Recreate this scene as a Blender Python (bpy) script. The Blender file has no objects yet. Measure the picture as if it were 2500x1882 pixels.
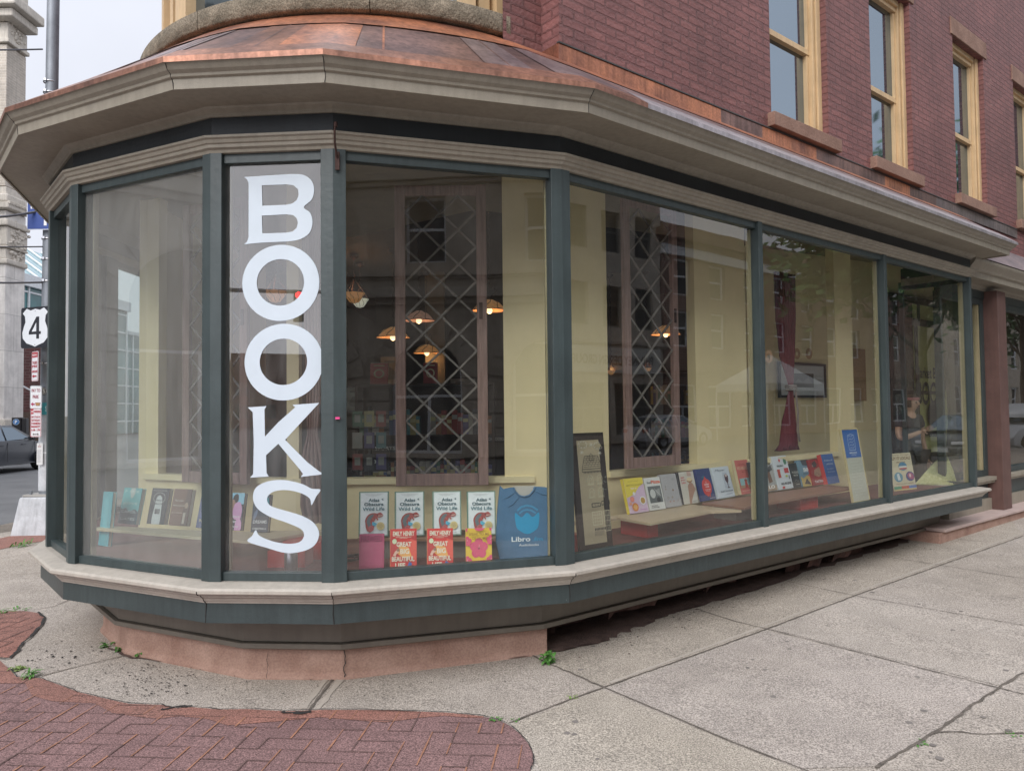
import bpy, bmesh, math, random
from mathutils import Vector, Matrix
random.seed(7)
S = bpy.context.scene
COL = S.collection
R = math.radians
# ------------------------------------------------------------------ camera, sky, sun, exposure
EYE = 1.556
FP, PITCH, ROLL = 1800.0, .03299, .01094
cp, sp, cr, sr = math.cos(PITCH), math.sin(PITCH), math.cos(ROLL), math.sin(ROLL)
FW = Vector((0, cp, sp)); UP0 = Vector((0, -sp, cp)); RT0 = Vector((1, 0, 0))
RT = cr*RT0 - sr*UP0; UP = sr*RT0 + cr*UP0
cam = bpy.data.cameras.new('camera'); camo = bpy.data.objects.new('camera', cam); COL.objects.link(camo)
cam.sensor_width = 36; cam.lens = 36*FP/2500; cam.clip_end = 3000; cam.clip_start = .05
M = Matrix((RT, UP, -FW)).transposed().to_4x4(); M.translation = (0, 0, EYE)
camo.matrix_world = M
S.camera = camo
S.view_settings.view_transform = 'Standard'; S.view_settings.look = 'None'
S.view_settings.gamma = 1; S.view_settings.exposure = 0.34
SUN_AZ, SUN_EL = 200, 40      # soft daylight from behind the camera, overcast
W = bpy.data.worlds.new('World'); S.world = W; W.use_nodes = True
nt = W.node_tree; nt.nodes.clear()
def wn(t, **k):
    n = nt.nodes.new(t)
    for a, b in k.items(): setattr(n, a, b)
    return n
wo = wn('ShaderNodeOutputWorld'); bg = wn('ShaderNodeBackground'); nt.links.new(bg.outputs[0], wo.inputs[0])
sky = wn('ShaderNodeTexSky', sky_type='NISHITA'); sky.sun_disc = False
sky.sun_elevation = R(SUN_EL); sky.sun_rotation = R(SUN_AZ); sky.dust_density = 4; sky.air_density = 1.2
# overcast veil over the sky: brighter round the hidden sun
tc = wn('ShaderNodeTexCoord'); vm = wn('ShaderNodeVectorMath', operation='DOT_PRODUCT')
nt.links.new(tc.outputs['Generated'], vm.inputs[0]); vm.inputs[1].default_value = (-.40, -.86, .30)
mr = wn('ShaderNodeMapRange'); mr.inputs[1].default_value = -.6; mr.inputs[2].default_value = .95
mr.inputs[3].default_value = 6.5; mr.inputs[4].default_value = 17.0
nt.links.new(vm.outputs['Value'], mr.inputs[0])
nz = wn('ShaderNodeTexNoise'); nz.inputs['Scale'].default_value = 2.2; nz.inputs['Detail'].default_value = 5
nt.links.new(tc.outputs['Generated'], nz.inputs[0])
mr2 = wn('ShaderNodeMapRange'); mr2.inputs[1].default_value = .3; mr2.inputs[2].default_value = .7
mr2.inputs[3].default_value = .86; mr2.inputs[4].default_value = 1.08
nt.links.new(nz.outputs[0], mr2.inputs[0])
mm = wn('ShaderNodeMath', operation='MULTIPLY'); nt.links.new(mr.outputs[0], mm.inputs[0]); nt.links.new(mr2.outputs[0], mm.inputs[1])
vc = wn('ShaderNodeVectorMath', operation='SCALE'); vc.inputs[0].default_value = (.94, .965, 1.06)
nt.links.new(mm.outputs[0], vc.inputs['Scale'])
mx = wn('ShaderNodeMix', data_type='RGBA'); mx.inputs[0].default_value = .88
nt.links.new(sky.outputs[0], mx.inputs[6]); nt.links.new(vc.outputs[0], mx.inputs[7])
nt.links.new(mx.outputs[2], bg.inputs[0]); bg.inputs[1].default_value = .105
sl = bpy.data.lights.new('sun', 'SUN'); sl.energy = 1.5; sl.angle = R(35); sl.color = (1, .96, .9)
so = bpy.data.objects.new('sun', sl); COL.objects.link(so)
so.rotation_euler = (R(90-SUN_EL), 0, R(180-SUN_AZ)) ; so.location = (0, -5, 20)

# ------------------------------------------------------------------ helpers
PXK = 2500/2212
def ray(x, y):
    x *= PXK; y *= PXK
    return FW + RT*((x-1250)/FP) + UP*((941-y)/FP)
def at(x, y, h):               # point at height h relative to the eye
    d = ray(x, y); t = h/d.z; return Vector((d.x*t, d.y*t, EYE+h))
def aty(x, y, Y):              # point on the plane y = Y
    d = ray(x, y); t = Y/d.y; return Vector((d.x*t, Y, EYE+d.z*t))
DF = Vector((.7808, .6248, 0)); NF = Vector((.6248, -.7808, 0))   # street front: along, outward
def pt(s, D, z=0): return DF*s - NF*D + Vector((0, 0, z))
def onD(x, y, D):
    d = ray(x, y); t = D/(-(d.dot(NF))); p = d*t; return Vector((p.x, p.y, p.z+EYE))
def gz(x, y):
    s = max(-3., min(16., x*DF.x + y*DF.y)); return .012*(s-3.04)
def gnd(x, y):                 # pixel on the pavement
    h = -1.56
    for _ in range(4):
        p = at(x, y, h); h = gz(p.x, p.y)-EYE
    return p

MATS = {}
def mat(name, col, rough=.6, var=.12, scale=6, bump=.0, bscale=60, metal=0, col2=None, fine=0, fscale=200, emit=0, spec=.5, coords='Object', stretch=None, streak=0, chips=None):
    if name in MATS: return MATS[name]
    m = bpy.data.materials.new(name); m.use_nodes = True; MATS[name] = m
    t = m.node_tree; N = t.nodes; L = t.links; b = N['Principled BSDF']
    b.inputs['Roughness'].default_value = rough; b.inputs['Metallic'].default_value = metal
    b.inputs['Specular IOR Level'].default_value = spec
    tc = N.new('ShaderNodeTexCoord'); src = tc.outputs[coords]
    if stretch:
        mp = N.new('ShaderNodeMapping'); mp.inputs['Scale'].default_value = stretch; L.new(src, mp.inputs[0]); src = mp.outputs[0]
    n1 = N.new('ShaderNodeTexNoise'); n1.inputs['Scale'].default_value = scale; n1.inputs['Detail'].default_value = 6; n1.inputs['Roughness'].default_value = .62
    L.new(src, n1.inputs[0])
    r = N.new('ShaderNodeMapRange'); r.inputs[1].default_value = .3; r.inputs[2].default_value = .7; L.new(n1.outputs[0], r.inputs[0])
    mix = N.new('ShaderNodeMix'); mix.data_type = 'RGBA'; L.new(r.outputs[0], mix.inputs[0])
    c = Vector(col); c2 = Vector(col2) if col2 else c*(1+var)
    a = c if col2 else c*(1-var)
    mix.inputs[6].default_value = (*a, 1); mix.inputs[7].default_value = (*c2, 1)
    out = mix.outputs[2]
    if fine:
        n2 = N.new('ShaderNodeTexNoise'); n2.inputs['Scale'].default_value = fscale; n2.inputs['Detail'].default_value = 2; L.new(src, n2.inputs[0])
        r2 = N.new('ShaderNodeMapRange'); r2.inputs[1].default_value = .35; r2.inputs[2].default_value = .65; r2.inputs[3].default_value = 1-fine; r2.inputs[4].default_value = 1+fine; L.new(n2.outputs[0], r2.inputs[0])
        vs = N.new('ShaderNodeVectorMath'); vs.operation = 'SCALE'; L.new(out, vs.inputs[0]); L.new(r2.outputs[0], vs.inputs['Scale']); out = vs.outputs[0]
    if streak:   # rain streaks and grime running down
        mp = N.new('ShaderNodeMapping'); mp.inputs['Scale'].default_value = (9, 9, .7); L.new(tc.outputs['Object'], mp.inputs[0])
        n3 = N.new('ShaderNodeTexNoise'); n3.inputs['Scale'].default_value = 3; n3.inputs['Detail'].default_value = 5; L.new(mp.outputs[0], n3.inputs[0])
        r3 = N.new('ShaderNodeMapRange'); r3.inputs[1].default_value = .4; r3.inputs[2].default_value = .7; r3.inputs[3].default_value = 1; r3.inputs[4].default_value = 1-streak; L.new(n3.outputs[0], r3.inputs[0])
        vs = N.new('ShaderNodeVectorMath'); vs.operation = 'SCALE'; L.new(out, vs.inputs[0]); L.new(r3.outputs[0], vs.inputs['Scale']); out = vs.outputs[0]
    if chips:    # knocked and flaked paint
        n4 = N.new('ShaderNodeTexNoise'); n4.inputs['Scale'].default_value = 11; n4.inputs['Detail'].default_value = 9; n4.inputs['Roughness'].default_value = .72; L.new(tc.outputs['Object'], n4.inputs[0])
        r4 = N.new('ShaderNodeMapRange'); r4.inputs[1].default_value = .70; r4.inputs[2].default_value = .73; L.new(n4.outputs[0], r4.inputs[0])
        m4 = N.new('ShaderNodeMix'); m4.data_type = 'RGBA'; L.new(r4.outputs[0], m4.inputs[0]); L.new(out, m4.inputs[6]); m4.inputs[7].default_value = (*chips, 1); out = m4.outputs[2]
    L.new(out, b.inputs['Base Color'])
    if bump:
        nb = N.new('ShaderNodeTexNoise'); nb.inputs['Scale'].default_value = bscale; nb.inputs['Detail'].default_value = 4; L.new(src, nb.inputs[0])
        bp = N.new('ShaderNodeBump'); bp.inputs['Strength'].default_value = 1; bp.inputs['Distance'].default_value = bump; L.new(nb.outputs[0], bp.inputs['Height']); L.new(bp.outputs[0], b.inputs['Normal'])
    if emit:
        b.inputs['Emission Color'].default_value = (*col, 1); b.inputs['Emission Strength'].default_value = emit
    return m

def brickmat(name, c1, c2, mortar, w=.21, h=.066, ms=.006, rough=.6, bump=.006, spot=None, off=.5, uvs=(1, 1, 1), sm=.3):
    m = bpy.data.materials.new(name); m.use_nodes = True; MATS[name] = m
    t = m.node_tree; N = t.nodes; L = t.links; b = N['Principled BSDF']; b.inputs['Roughness'].default_value = rough
    tc = N.new('ShaderNodeTexCoord')
    # wobble the courses a little
    nw = N.new('ShaderNodeTexNoise'); nw.inputs['Scale'].default_value = 7; nw.inputs['Detail'].default_value = 3; L.new(tc.outputs['UV'], nw.inputs[0])
    ws = N.new('ShaderNodeVectorMath'); ws.operation = 'MULTIPLY_ADD'; ws.inputs[1].default_value = (.014, .014, 0); L.new(nw.outputs['Color'], ws.inputs[0]); L.new(tc.outputs['UV'], ws.inputs[2])
    bt = N.new('ShaderNodeTexBrick'); L.new(ws.outputs[0], bt.inputs[0]); bt.offset = off
    for k, v in (('Scale', 1), ('Brick Width', w), ('Row Height', h), ('Mortar Size', ms), ('Mortar Smooth', sm), ('Bias', 0)): bt.inputs[k].default_value = v
    bt.inputs['Color1'].default_value = (*c1, 1); bt.inputs['Color2'].default_value = (*c2, 1); bt.inputs['Mortar'].default_value = (*mortar, 1)
    n1 = N.new('ShaderNodeTexNoise'); n1.inputs['Scale'].default_value = 1.3; n1.inputs['Detail'].default_value = 8; n1.inputs['Roughness'].default_value = .7; L.new(tc.outputs['UV'], n1.inputs[0])
    r = N.new('ShaderNodeMapRange'); r.inputs[1].default_value = .3; r.inputs[2].default_value = .7; r.inputs[3].default_value = .78; r.inputs[4].default_value = 1.22; L.new(n1.outputs[0], r.inputs[0])
    vs = N.new('ShaderNodeVectorMath'); vs.operation = 'SCALE'; L.new(bt.outputs[0], vs.inputs[0]); L.new(r.outputs[0], vs.inputs['Scale']); out = vs.outputs[0]
    mp = N.new('ShaderNodeMapping'); mp.inputs['Scale'].default_value = (5, .35, 1); L.new(tc.outputs['UV'], mp.inputs[0]); n5 = N.new('ShaderNodeTexNoise'); n5.inputs['Scale'].default_value = 1.6; n5.inputs['Detail'].default_value = 6; L.new(mp.outputs[0], n5.inputs[0])
    r5 = N.new('ShaderNodeMapRange'); r5.inputs[1].default_value = .45; r5.inputs[2].default_value = .75; r5.inputs[3].default_value = 1; r5.inputs[4].default_value = .82; L.new(n5.outputs[0], r5.inputs[0])
    vs = N.new('ShaderNodeVectorMath'); vs.operation = 'SCALE'; L.new(out, vs.inputs[0]); L.new(r5.outputs[0], vs.inputs['Scale']); out = vs.outputs[0]
    if spot:   # flaked paint showing paler brick and mortar along some joints
        n2 = N.new('ShaderNodeTexNoise'); n2.inputs['Scale'].default_value = 4.5; n2.inputs['Detail'].default_value = 10; n2.inputs['Roughness'].default_value = .75; L.new(tc.outputs['UV'], n2.inputs[0])
        cr_ = N.new('ShaderNodeMapRange'); cr_.inputs[1].default_value = .60; cr_.inputs[2].default_value = .68; L.new(n2.outputs[0], cr_.inputs[0])
        ml = N.new('ShaderNodeMath'); ml.operation = 'MULTIPLY'; L.new(cr_.outputs[0], ml.inputs[0]); L.new(bt.outputs['Fac'], ml.inputs[1])
        mx = N.new('ShaderNodeMix'); mx.data_type = 'RGBA'; L.new(ml.outputs[0], mx.inputs[0]); L.new(out, mx.inputs[6]); mx.inputs[7].default_value = (*spot, 1); out = mx.outputs[2]
    L.new(out, b.inputs['Base Color'])
    nb = N.new('ShaderNodeTexNoise'); nb.inputs['Scale'].default_value = 35; nb.inputs['Detail'].default_value = 6; L.new(tc.outputs['UV'], nb.inputs[0])
    mh = N.new('ShaderNodeMath'); mh.operation = 'MULTIPLY_ADD'; mh.inputs[1].default_value = .55; L.new(nb.outputs[0], mh.inputs[0])
    inv = N.new('ShaderNodeMath'); inv.operation = 'SUBTRACT'; inv.inputs[0].default_value = 1; L.new(bt.outputs['Fac'], inv.inputs[1]); L.new(inv.outputs[0], mh.inputs[2])
    bp = N.new('ShaderNodeBump'); bp.inputs['Distance'].default_value = bump; L.new(mh.outputs[0], bp.inputs['Height']); L.new(bp.outputs[0], b.inputs['Normal'])
    return m

def glassmat(name, ior=2.0, tint=(.95, .97, .96), dirt=.007, even=False):
    m = bpy.data.materials.new(name); m.use_nodes = True; MATS[name] = m
    t = m.node_tree; N = t.nodes; L = t.links; N.clear()
    o = N.new('ShaderNodeOutputMaterial'); tr = N.new('ShaderNodeBsdfTransparent'); tr.inputs[0].default_value = (*tint, 1)
    g = N.new('ShaderNodeBsdfGlossy'); g.inputs['Roughness'].default_value = .0
    tc = N.new('ShaderNodeTexCoord'); nn = N.new('ShaderNodeTexNoise'); nn.inputs['Scale'].default_value = 1.6; nn.inputs['Detail'].default_value = 1; L.new(tc.outputs['Object'], nn.inputs[0])
    bp = N.new('ShaderNodeBump'); bp.inputs['Distance'].default_value = .0009; L.new(nn.outputs[0], bp.inputs['Height']); L.new(bp.outputs[0], g.inputs['Normal'])
    fr = N.new('ShaderNodeFresnel'); fr.inputs[0].default_value = ior
    ge = N.new('ShaderNodeNewGeometry'); iv = N.new('ShaderNodeMath'); iv.operation = 'SUBTRACT'; iv.inputs[0].default_value = 1; L.new(ge.outputs['Backfacing'], iv.inputs[1])
    ml = N.new('ShaderNodeMath'); ml.operation = 'MULTIPLY'; L.new(fr.outputs[0], ml.inputs[0]); L.new(iv.outputs[0], ml.inputs[1])
    mx = N.new('ShaderNodeMixShader'); L.new(ml.outputs[0], mx.inputs[0]); L.new(tr.outputs[0], mx.inputs[1]); L.new(g.outputs[0], mx.inputs[2])
    # thin film of dust, streaky
    df = N.new('ShaderNodeBsdfDiffuse'); df.inputs[0].default_value = (.62, .62, .6, 1)
    mp = N.new('ShaderNodeMapping'); mp.inputs['Scale'].default_value = (6, 6, 1.2); L.new(tc.outputs['Object'], mp.inputs[0])
    n2 = N.new('ShaderNodeTexNoise'); n2.inputs['Scale'].default_value = 2.5; n2.inputs['Detail'].default_value = 8; L.new(mp.outputs[0], n2.inputs[0])
    r2 = N.new('ShaderNodeMapRange'); r2.inputs[1].default_value = .35; r2.inputs[2].default_value = .8; r2.inputs[3].default_value = dirt*(1.5 if even else .5); r2.inputs[4].default_value = dirt*(2.2 if even else 2.6); L.new(n2.outputs[0], r2.inputs[0])
    m2 = N.new('ShaderNodeMath'); m2.operation = 'MULTIPLY'; L.new(r2.outputs[0], m2.inputs[0]); L.new(iv.outputs[0], m2.inputs[1])
    mx2 = N.new('ShaderNodeMixShader'); L.new(m2.outputs[0], mx2.inputs[0]); L.new(mx.outputs[0], mx2.inputs[1]); L.new(df.outputs[0], mx2.inputs[2])
    L.new(mx2.outputs[0], o.inputs[0])
    return m

class MB:
    def __init__(s): s.v = []; s.f = []; s.m = []; s.mats = []; s.sm = []
    def mi(s, m):
        if m not in s.mats: s.mats.append(m)
        return s.mats.index(m)
    def add(s, vs, fs, m, smooth=False):
        o = len(s.v); s.v += [Vector(v) for v in vs]; i = s.mi(m)
        for f in fs: s.f.append([a+o for a in f]); s.m.append(i); s.sm.append(smooth)
        return s
    def obb(s, c, ax, ay, az, m):            # centre, half vectors
        c, ax, ay, az = map(Vector, (c, ax, ay, az))
        vs = [c+ax*i+ay*j+az*k for k in (-1, 1) for j in (-1, 1) for i in (-1, 1)]
        fs = [(0, 2, 3, 1), (4, 5, 7, 6), (0, 1, 5, 4), (2, 6, 7, 3), (0, 4, 6, 2), (1, 3, 7, 5)]
        if ax.cross(ay).dot(az) < 0: fs = [f[::-1] for f in fs]
        return s.add(vs, fs, m)
    def box(s, x0, x1, y0, y1, z0, z1, m):
        return s.obb(((x0+x1)/2, (y0+y1)/2, (z0+z1)/2), ((x1-x0)/2, 0, 0), (0, (y1-y0)/2, 0), (0, 0, (z1-z0)/2), m)
    def fbox(s, s0, s1, D0, D1, z0, z1, m):  # box in the street front's own axes
        return s.obb(pt((s0+s1)/2, (D0+D1)/2, (z0+z1)/2), DF*((s1-s0)/2), NF*((D1-D0)/2), Vector((0, 0, (z1-z0)/2)), m)
    def prism(s, pts, z0, z1, m):            # plan polygon, counter-clockwise
        a = sum(pts[i][0]*pts[(i+1) % len(pts)][1]-pts[(i+1) % len(pts)][0]*pts[i][1] for i in range(len(pts)))
        if a < 0: pts = pts[::-1]
        n = len(pts); vs = [(p[0], p[1], z0) for p in pts]+[(p[0], p[1], z1) for p in pts]
        fs = [tuple(range(n-1, -1, -1)), tuple(range(n, 2*n))]+[(i, (i+1) % n, n+(i+1) % n, n+i) for i in range(n)]
        return s.add(vs, fs, m)
    def sheet(s, pts, m): return s.add(pts, [tuple(range(len(pts)))], m)
    def tube(s, pts, r, m, n=8, cap=True, smooth=True):
        pts = [Vector(p) for p in pts]; rr = r if isinstance(r, (list, tuple)) else [r]*len(pts); vs = []; fs = []
        up = None
        for i, p in enumerate(pts):
            t = (pts[min(i+1, len(pts)-1)]-pts[max(i-1, 0)]).normalized()
            if up is None or abs(up.dot(t)) > .98: up = Vector((0, 0, 1)) if abs(t.z) < .9 else Vector((1, 0, 0))
            a = t.cross(up).normalized(); b = a.cross(t).normalized(); up = b
            for k in range(n):
                th = 2*math.pi*k/n; vs.append(p+a*math.cos(th)*rr[i]+b*math.sin(th)*rr[i])
        for i in range(len(pts)-1):
            for k in range(n): fs.append((i*n+k, i*n+(k+1) % n, (i+1)*n+(k+1) % n, (i+1)*n+k))
        s.add(vs, [f[::-1] for f in fs], m, smooth)
        if cap:
            s.add([vs[k] for k in range(n)], [tuple(range(n))], m); s.add([vs[(len(pts)-1)*n+k] for k in range(n)], [tuple(range(n-1, -1, -1))], m)
        return s
    def lathe(s, c, prof, m, n=24, a0=0, a1=2*math.pi):
        c = Vector(c); vs = []; fs = []; full = abs(a1-a0-2*math.pi) < 1e-6; N = n if full else n+1
        for r, z in prof:
            for k in range(N):
                th = a0+(a1-a0)*k/n; vs.append(c+Vector((r*math.cos(th), r*math.sin(th), z)))
        for i in range(len(prof)-1):
            for k in range(n):
                k2 = (k+1) % N; fs.append((i*N+k, i*N+k2, (i+1)*N+k2, (i+1)*N+k))
        return s.add(vs, fs, m, True)
    def sweep(s, path, prof, m, closed_prof=True, caps=True, smooth=False):   # plan path, (offset to the right of travel, z)
        P = [Vector((p[0], p[1], 0)) for p in path]; n = len(P); off = []
        for i in range(n):
            t1 = (P[i]-P[i-1]).normalized() if i > 0 else None; t2 = (P[i+1]-P[i]).normalized() if i < n-1 else None
            if t1 is None: t1 = t2
            if t2 is None: t2 = t1
            n1 = Vector((t1.y, -t1.x, 0)); n2 = Vector((t2.y, -t2.x, 0)); b = (n1+n2).normalized(); off.append(b/max(.3, b.dot(n1)))
        k = len(prof); vs = []
        for i in range(n):
            for o, z in prof: vs.append(P[i]+off[i]*o+Vector((0, 0, z)))
        fs = []
        for i in range(n-1):
            for j in range(k if closed_prof else k-1):
                j2 = (j+1) % k; fs.append((i*k+j, i*k+j2, (i+1)*k+j2, (i+1)*k+j))
        if closed_prof and caps: fs += [tuple(range(k-1, -1, -1)), tuple(range((n-1)*k, n*k))]
        return s.add(vs, fs, m, smooth)
    def build(s, name, parent=None, loc=None, bevel=0, label=None, kind=None, cat=None, group=None, rot=None, recalc=True):
        me = bpy.data.meshes.new(name); me.from_pydata([tuple(v) for v in s.v], [], s.f)
        for m in s.mats: me.materials.append(m)
        me.polygons.foreach_set('material_index', s.m); me.polygons.foreach_set('use_smooth', s.sm)
        if recalc:
            b = bmesh.new(); b.from_mesh(me); bmesh.ops.recalc_face_normals(b, faces=b.faces); b.to_mesh(me); b.free()
        me.update()
        uv = me.uv_layers.new(name='UVMap')
        for p in me.polygons:
            nn = p.normal
            if abs(nn.z) > .75: fx = lambda c: (c.x, c.y)
            else:
                t = Vector((-nn.y, nn.x)).normalized(); fx = lambda c, t=t: (c.x*t.x+c.y*t.y, c.z)
            for li in p.loop_indices: uv.data[li].uv = fx(me.vertices[me.loops[li].vertex_index].co)
        o = bpy.data.objects.new(name, me); COL.objects.link(o)
        if parent: o.parent = parent
        if loc is not None: o.location = loc
        if rot is not None: o.rotation_euler = rot
        if bevel:
            md = o.modifiers.new('bevel', 'BEVEL'); md.width = bevel; md.segments = 2; md.limit_method = 'ANGLE'; md.angle_limit = R(40)
        tag(o, label, cat, group, kind)
        return o
def tag(o, label=None, cat=None, group=None, kind=None):
    if label: o['label'] = label
    if cat: o['category'] = cat
    if group: o['group'] = group
    if kind: o['kind'] = kind
    return o
def empty(name, label, cat, loc=(0, 0, 0), rz=0, group=None, rot=None):
    o = bpy.data.objects.new(name, None); COL.objects.link(o); o.location = loc; o.rotation_euler = rot if rot else (0, 0, rz); o.empty_display_size = .1
    return tag(o, label, cat, group)
def copy_tree(o, parent=None):
    c = o.copy(); COL.objects.link(c); c.parent = parent
    for ch in list(o.children): copy_tree(ch, c)
    return c

def text2d(txt, size, bold=0, shear=0, space=1.0):
    cu = bpy.data.curves.new('lettering', 'FONT'); cu.body = txt; cu.size = size; cu.align_x = 'CENTER'; cu.offset = bold; cu.shear = shear; cu.space_character = space
    cu.resolution_u = 3
    o = bpy.data.objects.new('lettering', cu); COL.objects.link(o); bpy.context.view_layer.update()
    me = bpy.data.meshes.new_from_object(o.evaluated_get(bpy.context.evaluated_depsgraph_get()))
    r = ([v.co.copy() for v in me.vertices], [tuple(p.vertices) for p in me.polygons])
    bpy.data.objects.remove(o); bpy.data.meshes.remove(me); bpy.data.curves.remove(cu)
    return r
def shape2d(loops):
    cu = bpy.data.curves.new('shape', 'CURVE'); cu.dimensions = '2D'; cu.fill_mode = 'BOTH'
    for lp in loops:
        sp_ = cu.splines.new('POLY'); sp_.points.add(len(lp)-1)
        for i, p in enumerate(lp): sp_.points[i].co = (p[0], p[1], 0, 1)
        sp_.use_cyclic_u = True
    o = bpy.data.objects.new('shape', cu); COL.objects.link(o); bpy.context.view_layer.update()
    me = bpy.data.meshes.new_from_object(o.evaluated_get(bpy.context.evaluated_depsgraph_get()))
    r = ([v.co.copy() for v in me.vertices], [tuple(p.vertices) for p in me.polygons])
    bpy.data.objects.remove(o); bpy.data.meshes.remove(me); bpy.data.curves.remove(cu)
    return r
def smooth_loop(p, n=5):
    out = []; k = len(p)
    for i in range(k):
        a, b, c, d = p[i-1], p[i], p[(i+1) % k], p[(i+2) % k]
        for j in range(n):
            t = j/n
            out.append(tuple(.5*((2*b[q])+(-a[q]+c[q])*t+(2*a[q]-5*b[q]+4*c[q]-d[q])*t*t+(-a[q]+3*b[q]-3*c[q]+d[q])*t**3) for q in (0, 1)))
    return out
def smooth_open(p, n=5):
    q = [p[0]]+list(p)+[p[-1]]; out = []
    for i in range(1, len(q)-2):
        a, b, c, d = q[i-1], q[i], q[i+1], q[i+2]
        for j in range(n):
            t = j/n; out.append(tuple(.5*((2*b[w])+(-a[w]+c[w])*t+(2*a[w]-5*b[w]+4*c[w]-d[w])*t*t+(-a[w]+3*b[w]-3*c[w]+d[w])*t**3) for w in (0, 1)))
    return out+[p[-1]]
def oval(cx, cy, rx, ry, n=24): return [(cx+rx*math.cos(2*math.pi*i/n), cy+ry*math.sin(2*math.pi*i/n)) for i in range(n)]
def clip01(p):
    for ax, lim, hi in ((0, 0, 0), (0, 1, 1), (1, 0, 0), (1, 1, 1)):
        out = []; n = len(p)
        for i in range(n):
            a, b = p[i-1], p[i]; ia = a[ax] <= lim if hi else a[ax] >= lim; ib = b[ax] <= lim if hi else b[ax] >= lim
            if ia != ib: t = (lim-a[ax])/(b[ax]-a[ax]); out.append((a[0]+(b[0]-a[0])*t, a[1]+(b[1]-a[1])*t))
            if ib: out.append(b)
        p = out
        if not p: break
    return p
def flat(c, rough=.5): 
    return mat('print_%02x%02x%02x' % tuple(int(255*min(1, x)**(1/2.2)) for x in c), c, rough=rough, var=.05, scale=40)
# artwork laid on a front face: x right, z up, front towards -y
def art(items, w, h, name, parent, y=-.0015, step=.0004, flip=False):
    mb = MB(); k = 0
    for it in items:
        k += 1; yy = y-step*k; q = it[0]
        if q == 't':   # text, cx, cy, width, height, colour, bold, shear
            _, txt, cx, cy, ww, hh, c = it[:7]; bold = it[7] if len(it) > 7 else .02; sh = it[8] if len(it) > 8 else 0
            vs, fs = text2d(txt, 1, bold, sh)
            if not vs: continue
            x0 = min(v.x for v in vs); x1 = max(v.x for v in vs); y0 = min(v.y for v in vs); y1 = max(v.y for v in vs)
            sx = ww*w/(x1-x0); sy = hh*h/(y1-y0)
            P = [((v.x-(x0+x1)/2)*sx+cx*w, yy, (v.y-(y0+y1)/2)*sy+cy*h) for v in vs]
        else:
            def C1(l): return clip01(l)
            if q == 'r': lp = [[(it[1], it[2]), (it[3], it[2]), (it[3], it[4]), (it[1], it[4])]]
            elif q == 'c': lp = [C1(oval(it[1], it[2], it[3], it[4]))]
            elif q == 'p': lp = [C1(it[1])]
            elif q == 's': lp = [C1(smooth_loop(it[1]))]
            elif q == 'o': lp = [oval(it[1], it[2], it[3], it[4]), oval(it[1], it[2], it[3]*it[5], it[4]*it[5])]
            elif q == 'l':     # line strip
                pts = it[1]; wd = it[2]; lp = []
                for a, b in zip(pts[:-1], pts[1:]):
                    ax, ay, bx, by = a[0]*w, a[1]*h, b[0]*w, b[1]*h; L = math.hypot(bx-ax, by-ay) or 1; nx, ny = -(by-ay)/L*wd/2, (bx-ax)/L*wd/2
                    mb.add([(ax+nx, yy, ay+ny), (bx+nx, yy, by+ny), (bx-nx, yy, by-ny), (ax-nx, yy, ay-ny)], [(0, 1, 2, 3)], flat(it[3]))
                continue
            if len(lp[0]) < 3: continue
            vs, fs = shape2d(lp); P = [(v.x*w, yy, v.y*h) for v in vs]; c = it[-1]
        mb.add([(-a, b_, c_) for a, b_, c_ in P] if flip else P, fs, flat(c) if not isinstance(c, bpy.types.Material) else c)
    return mb.build(name, parent, recalc=False) if mb.v else None

# ------------------------------------------------------------------ materials
TAUPE = mat('taupe_paint', (.285, .255, .205), .55, var=.10, scale=3, bump=.0015, bscale=25, fine=.05, streak=.13, chips=(.16, .13, .10))
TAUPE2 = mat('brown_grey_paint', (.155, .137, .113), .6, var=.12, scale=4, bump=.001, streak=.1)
GREEN = mat('slate_green_paint', (.043, .060, .062), .42, var=.12, scale=4, bump=.0015, bscale=30, fine=.06, streak=.20, chips=(.19, .22, .22))
NAVY = mat('blue_black_paint', (.016, .021, .025), .45, var=.25, scale=3, bump=.001, streak=.15)
CREAM = mat('cream_paint', (.76, .64, .38), .55, var=.06, scale=2)
LINING = mat('darker_cream_stop', (.34, .29, .17), .6, var=.1, scale=4)  # same hue as the cream paint, evenly darker
CREAM_D = mat('cream_trim', (.72, .62, .38), .5, var=.05, scale=2)
OCHRE = mat('ochre_paint', (.60, .425, .24), .5, var=.10, scale=5, bump=.001, streak=.14)
BRICK = brickmat('painted_brick', (.225, .092, .084), (.180, .074, .070), (.150, .062, .058), spot=(.34, .19, .16), bump=.016, ms=.009)
def copper(name, a, b, rough):
    m = mat(name, a, rough, scale=2.6, col2=b, bump=.0012, bscale=14, metal=.75, fine=.12, fscale=60, streak=.35); return m
COP_B = copper('bright_copper', (.24, .11, .085), (.80, .33, .17), .42)
COP_E = copper('brown_copper_edge', (.15, .085, .07), (.50, .25, .17), .45)
COP_D = copper('tarnished_copper', (.13, .088, .085), (.36, .215, .18), .45)
COP_G = copper('weathered_copper', (.20, .16, .17), (.44, .34, .33), .4)
STONE_S = mat('mossy_sandstone', (.10, .083, .058), .9, col2=(.25, .205, .15), scale=9, bump=.012, bscale=45, fine=.35, fscale=120)
STONE_B = mat('brownstone', (.20, .115, .085), .9, col2=(.30, .185, .14), scale=5, bump=.006, bscale=40, fine=.18, fscale=150)
PINK = mat('pink_rendered_plinth', (.27, .158, .122), .85, col2=(.41, .27, .215), scale=4.5, bump=.005, bscale=28, fine=.12, fscale=90)
ROUGHSTONE = mat('dark_rough_stone', (.055, .03, .026), .95, col2=(.13, .07, .058), scale=6, bump=.03, bscale=14, fine=.2)
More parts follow.
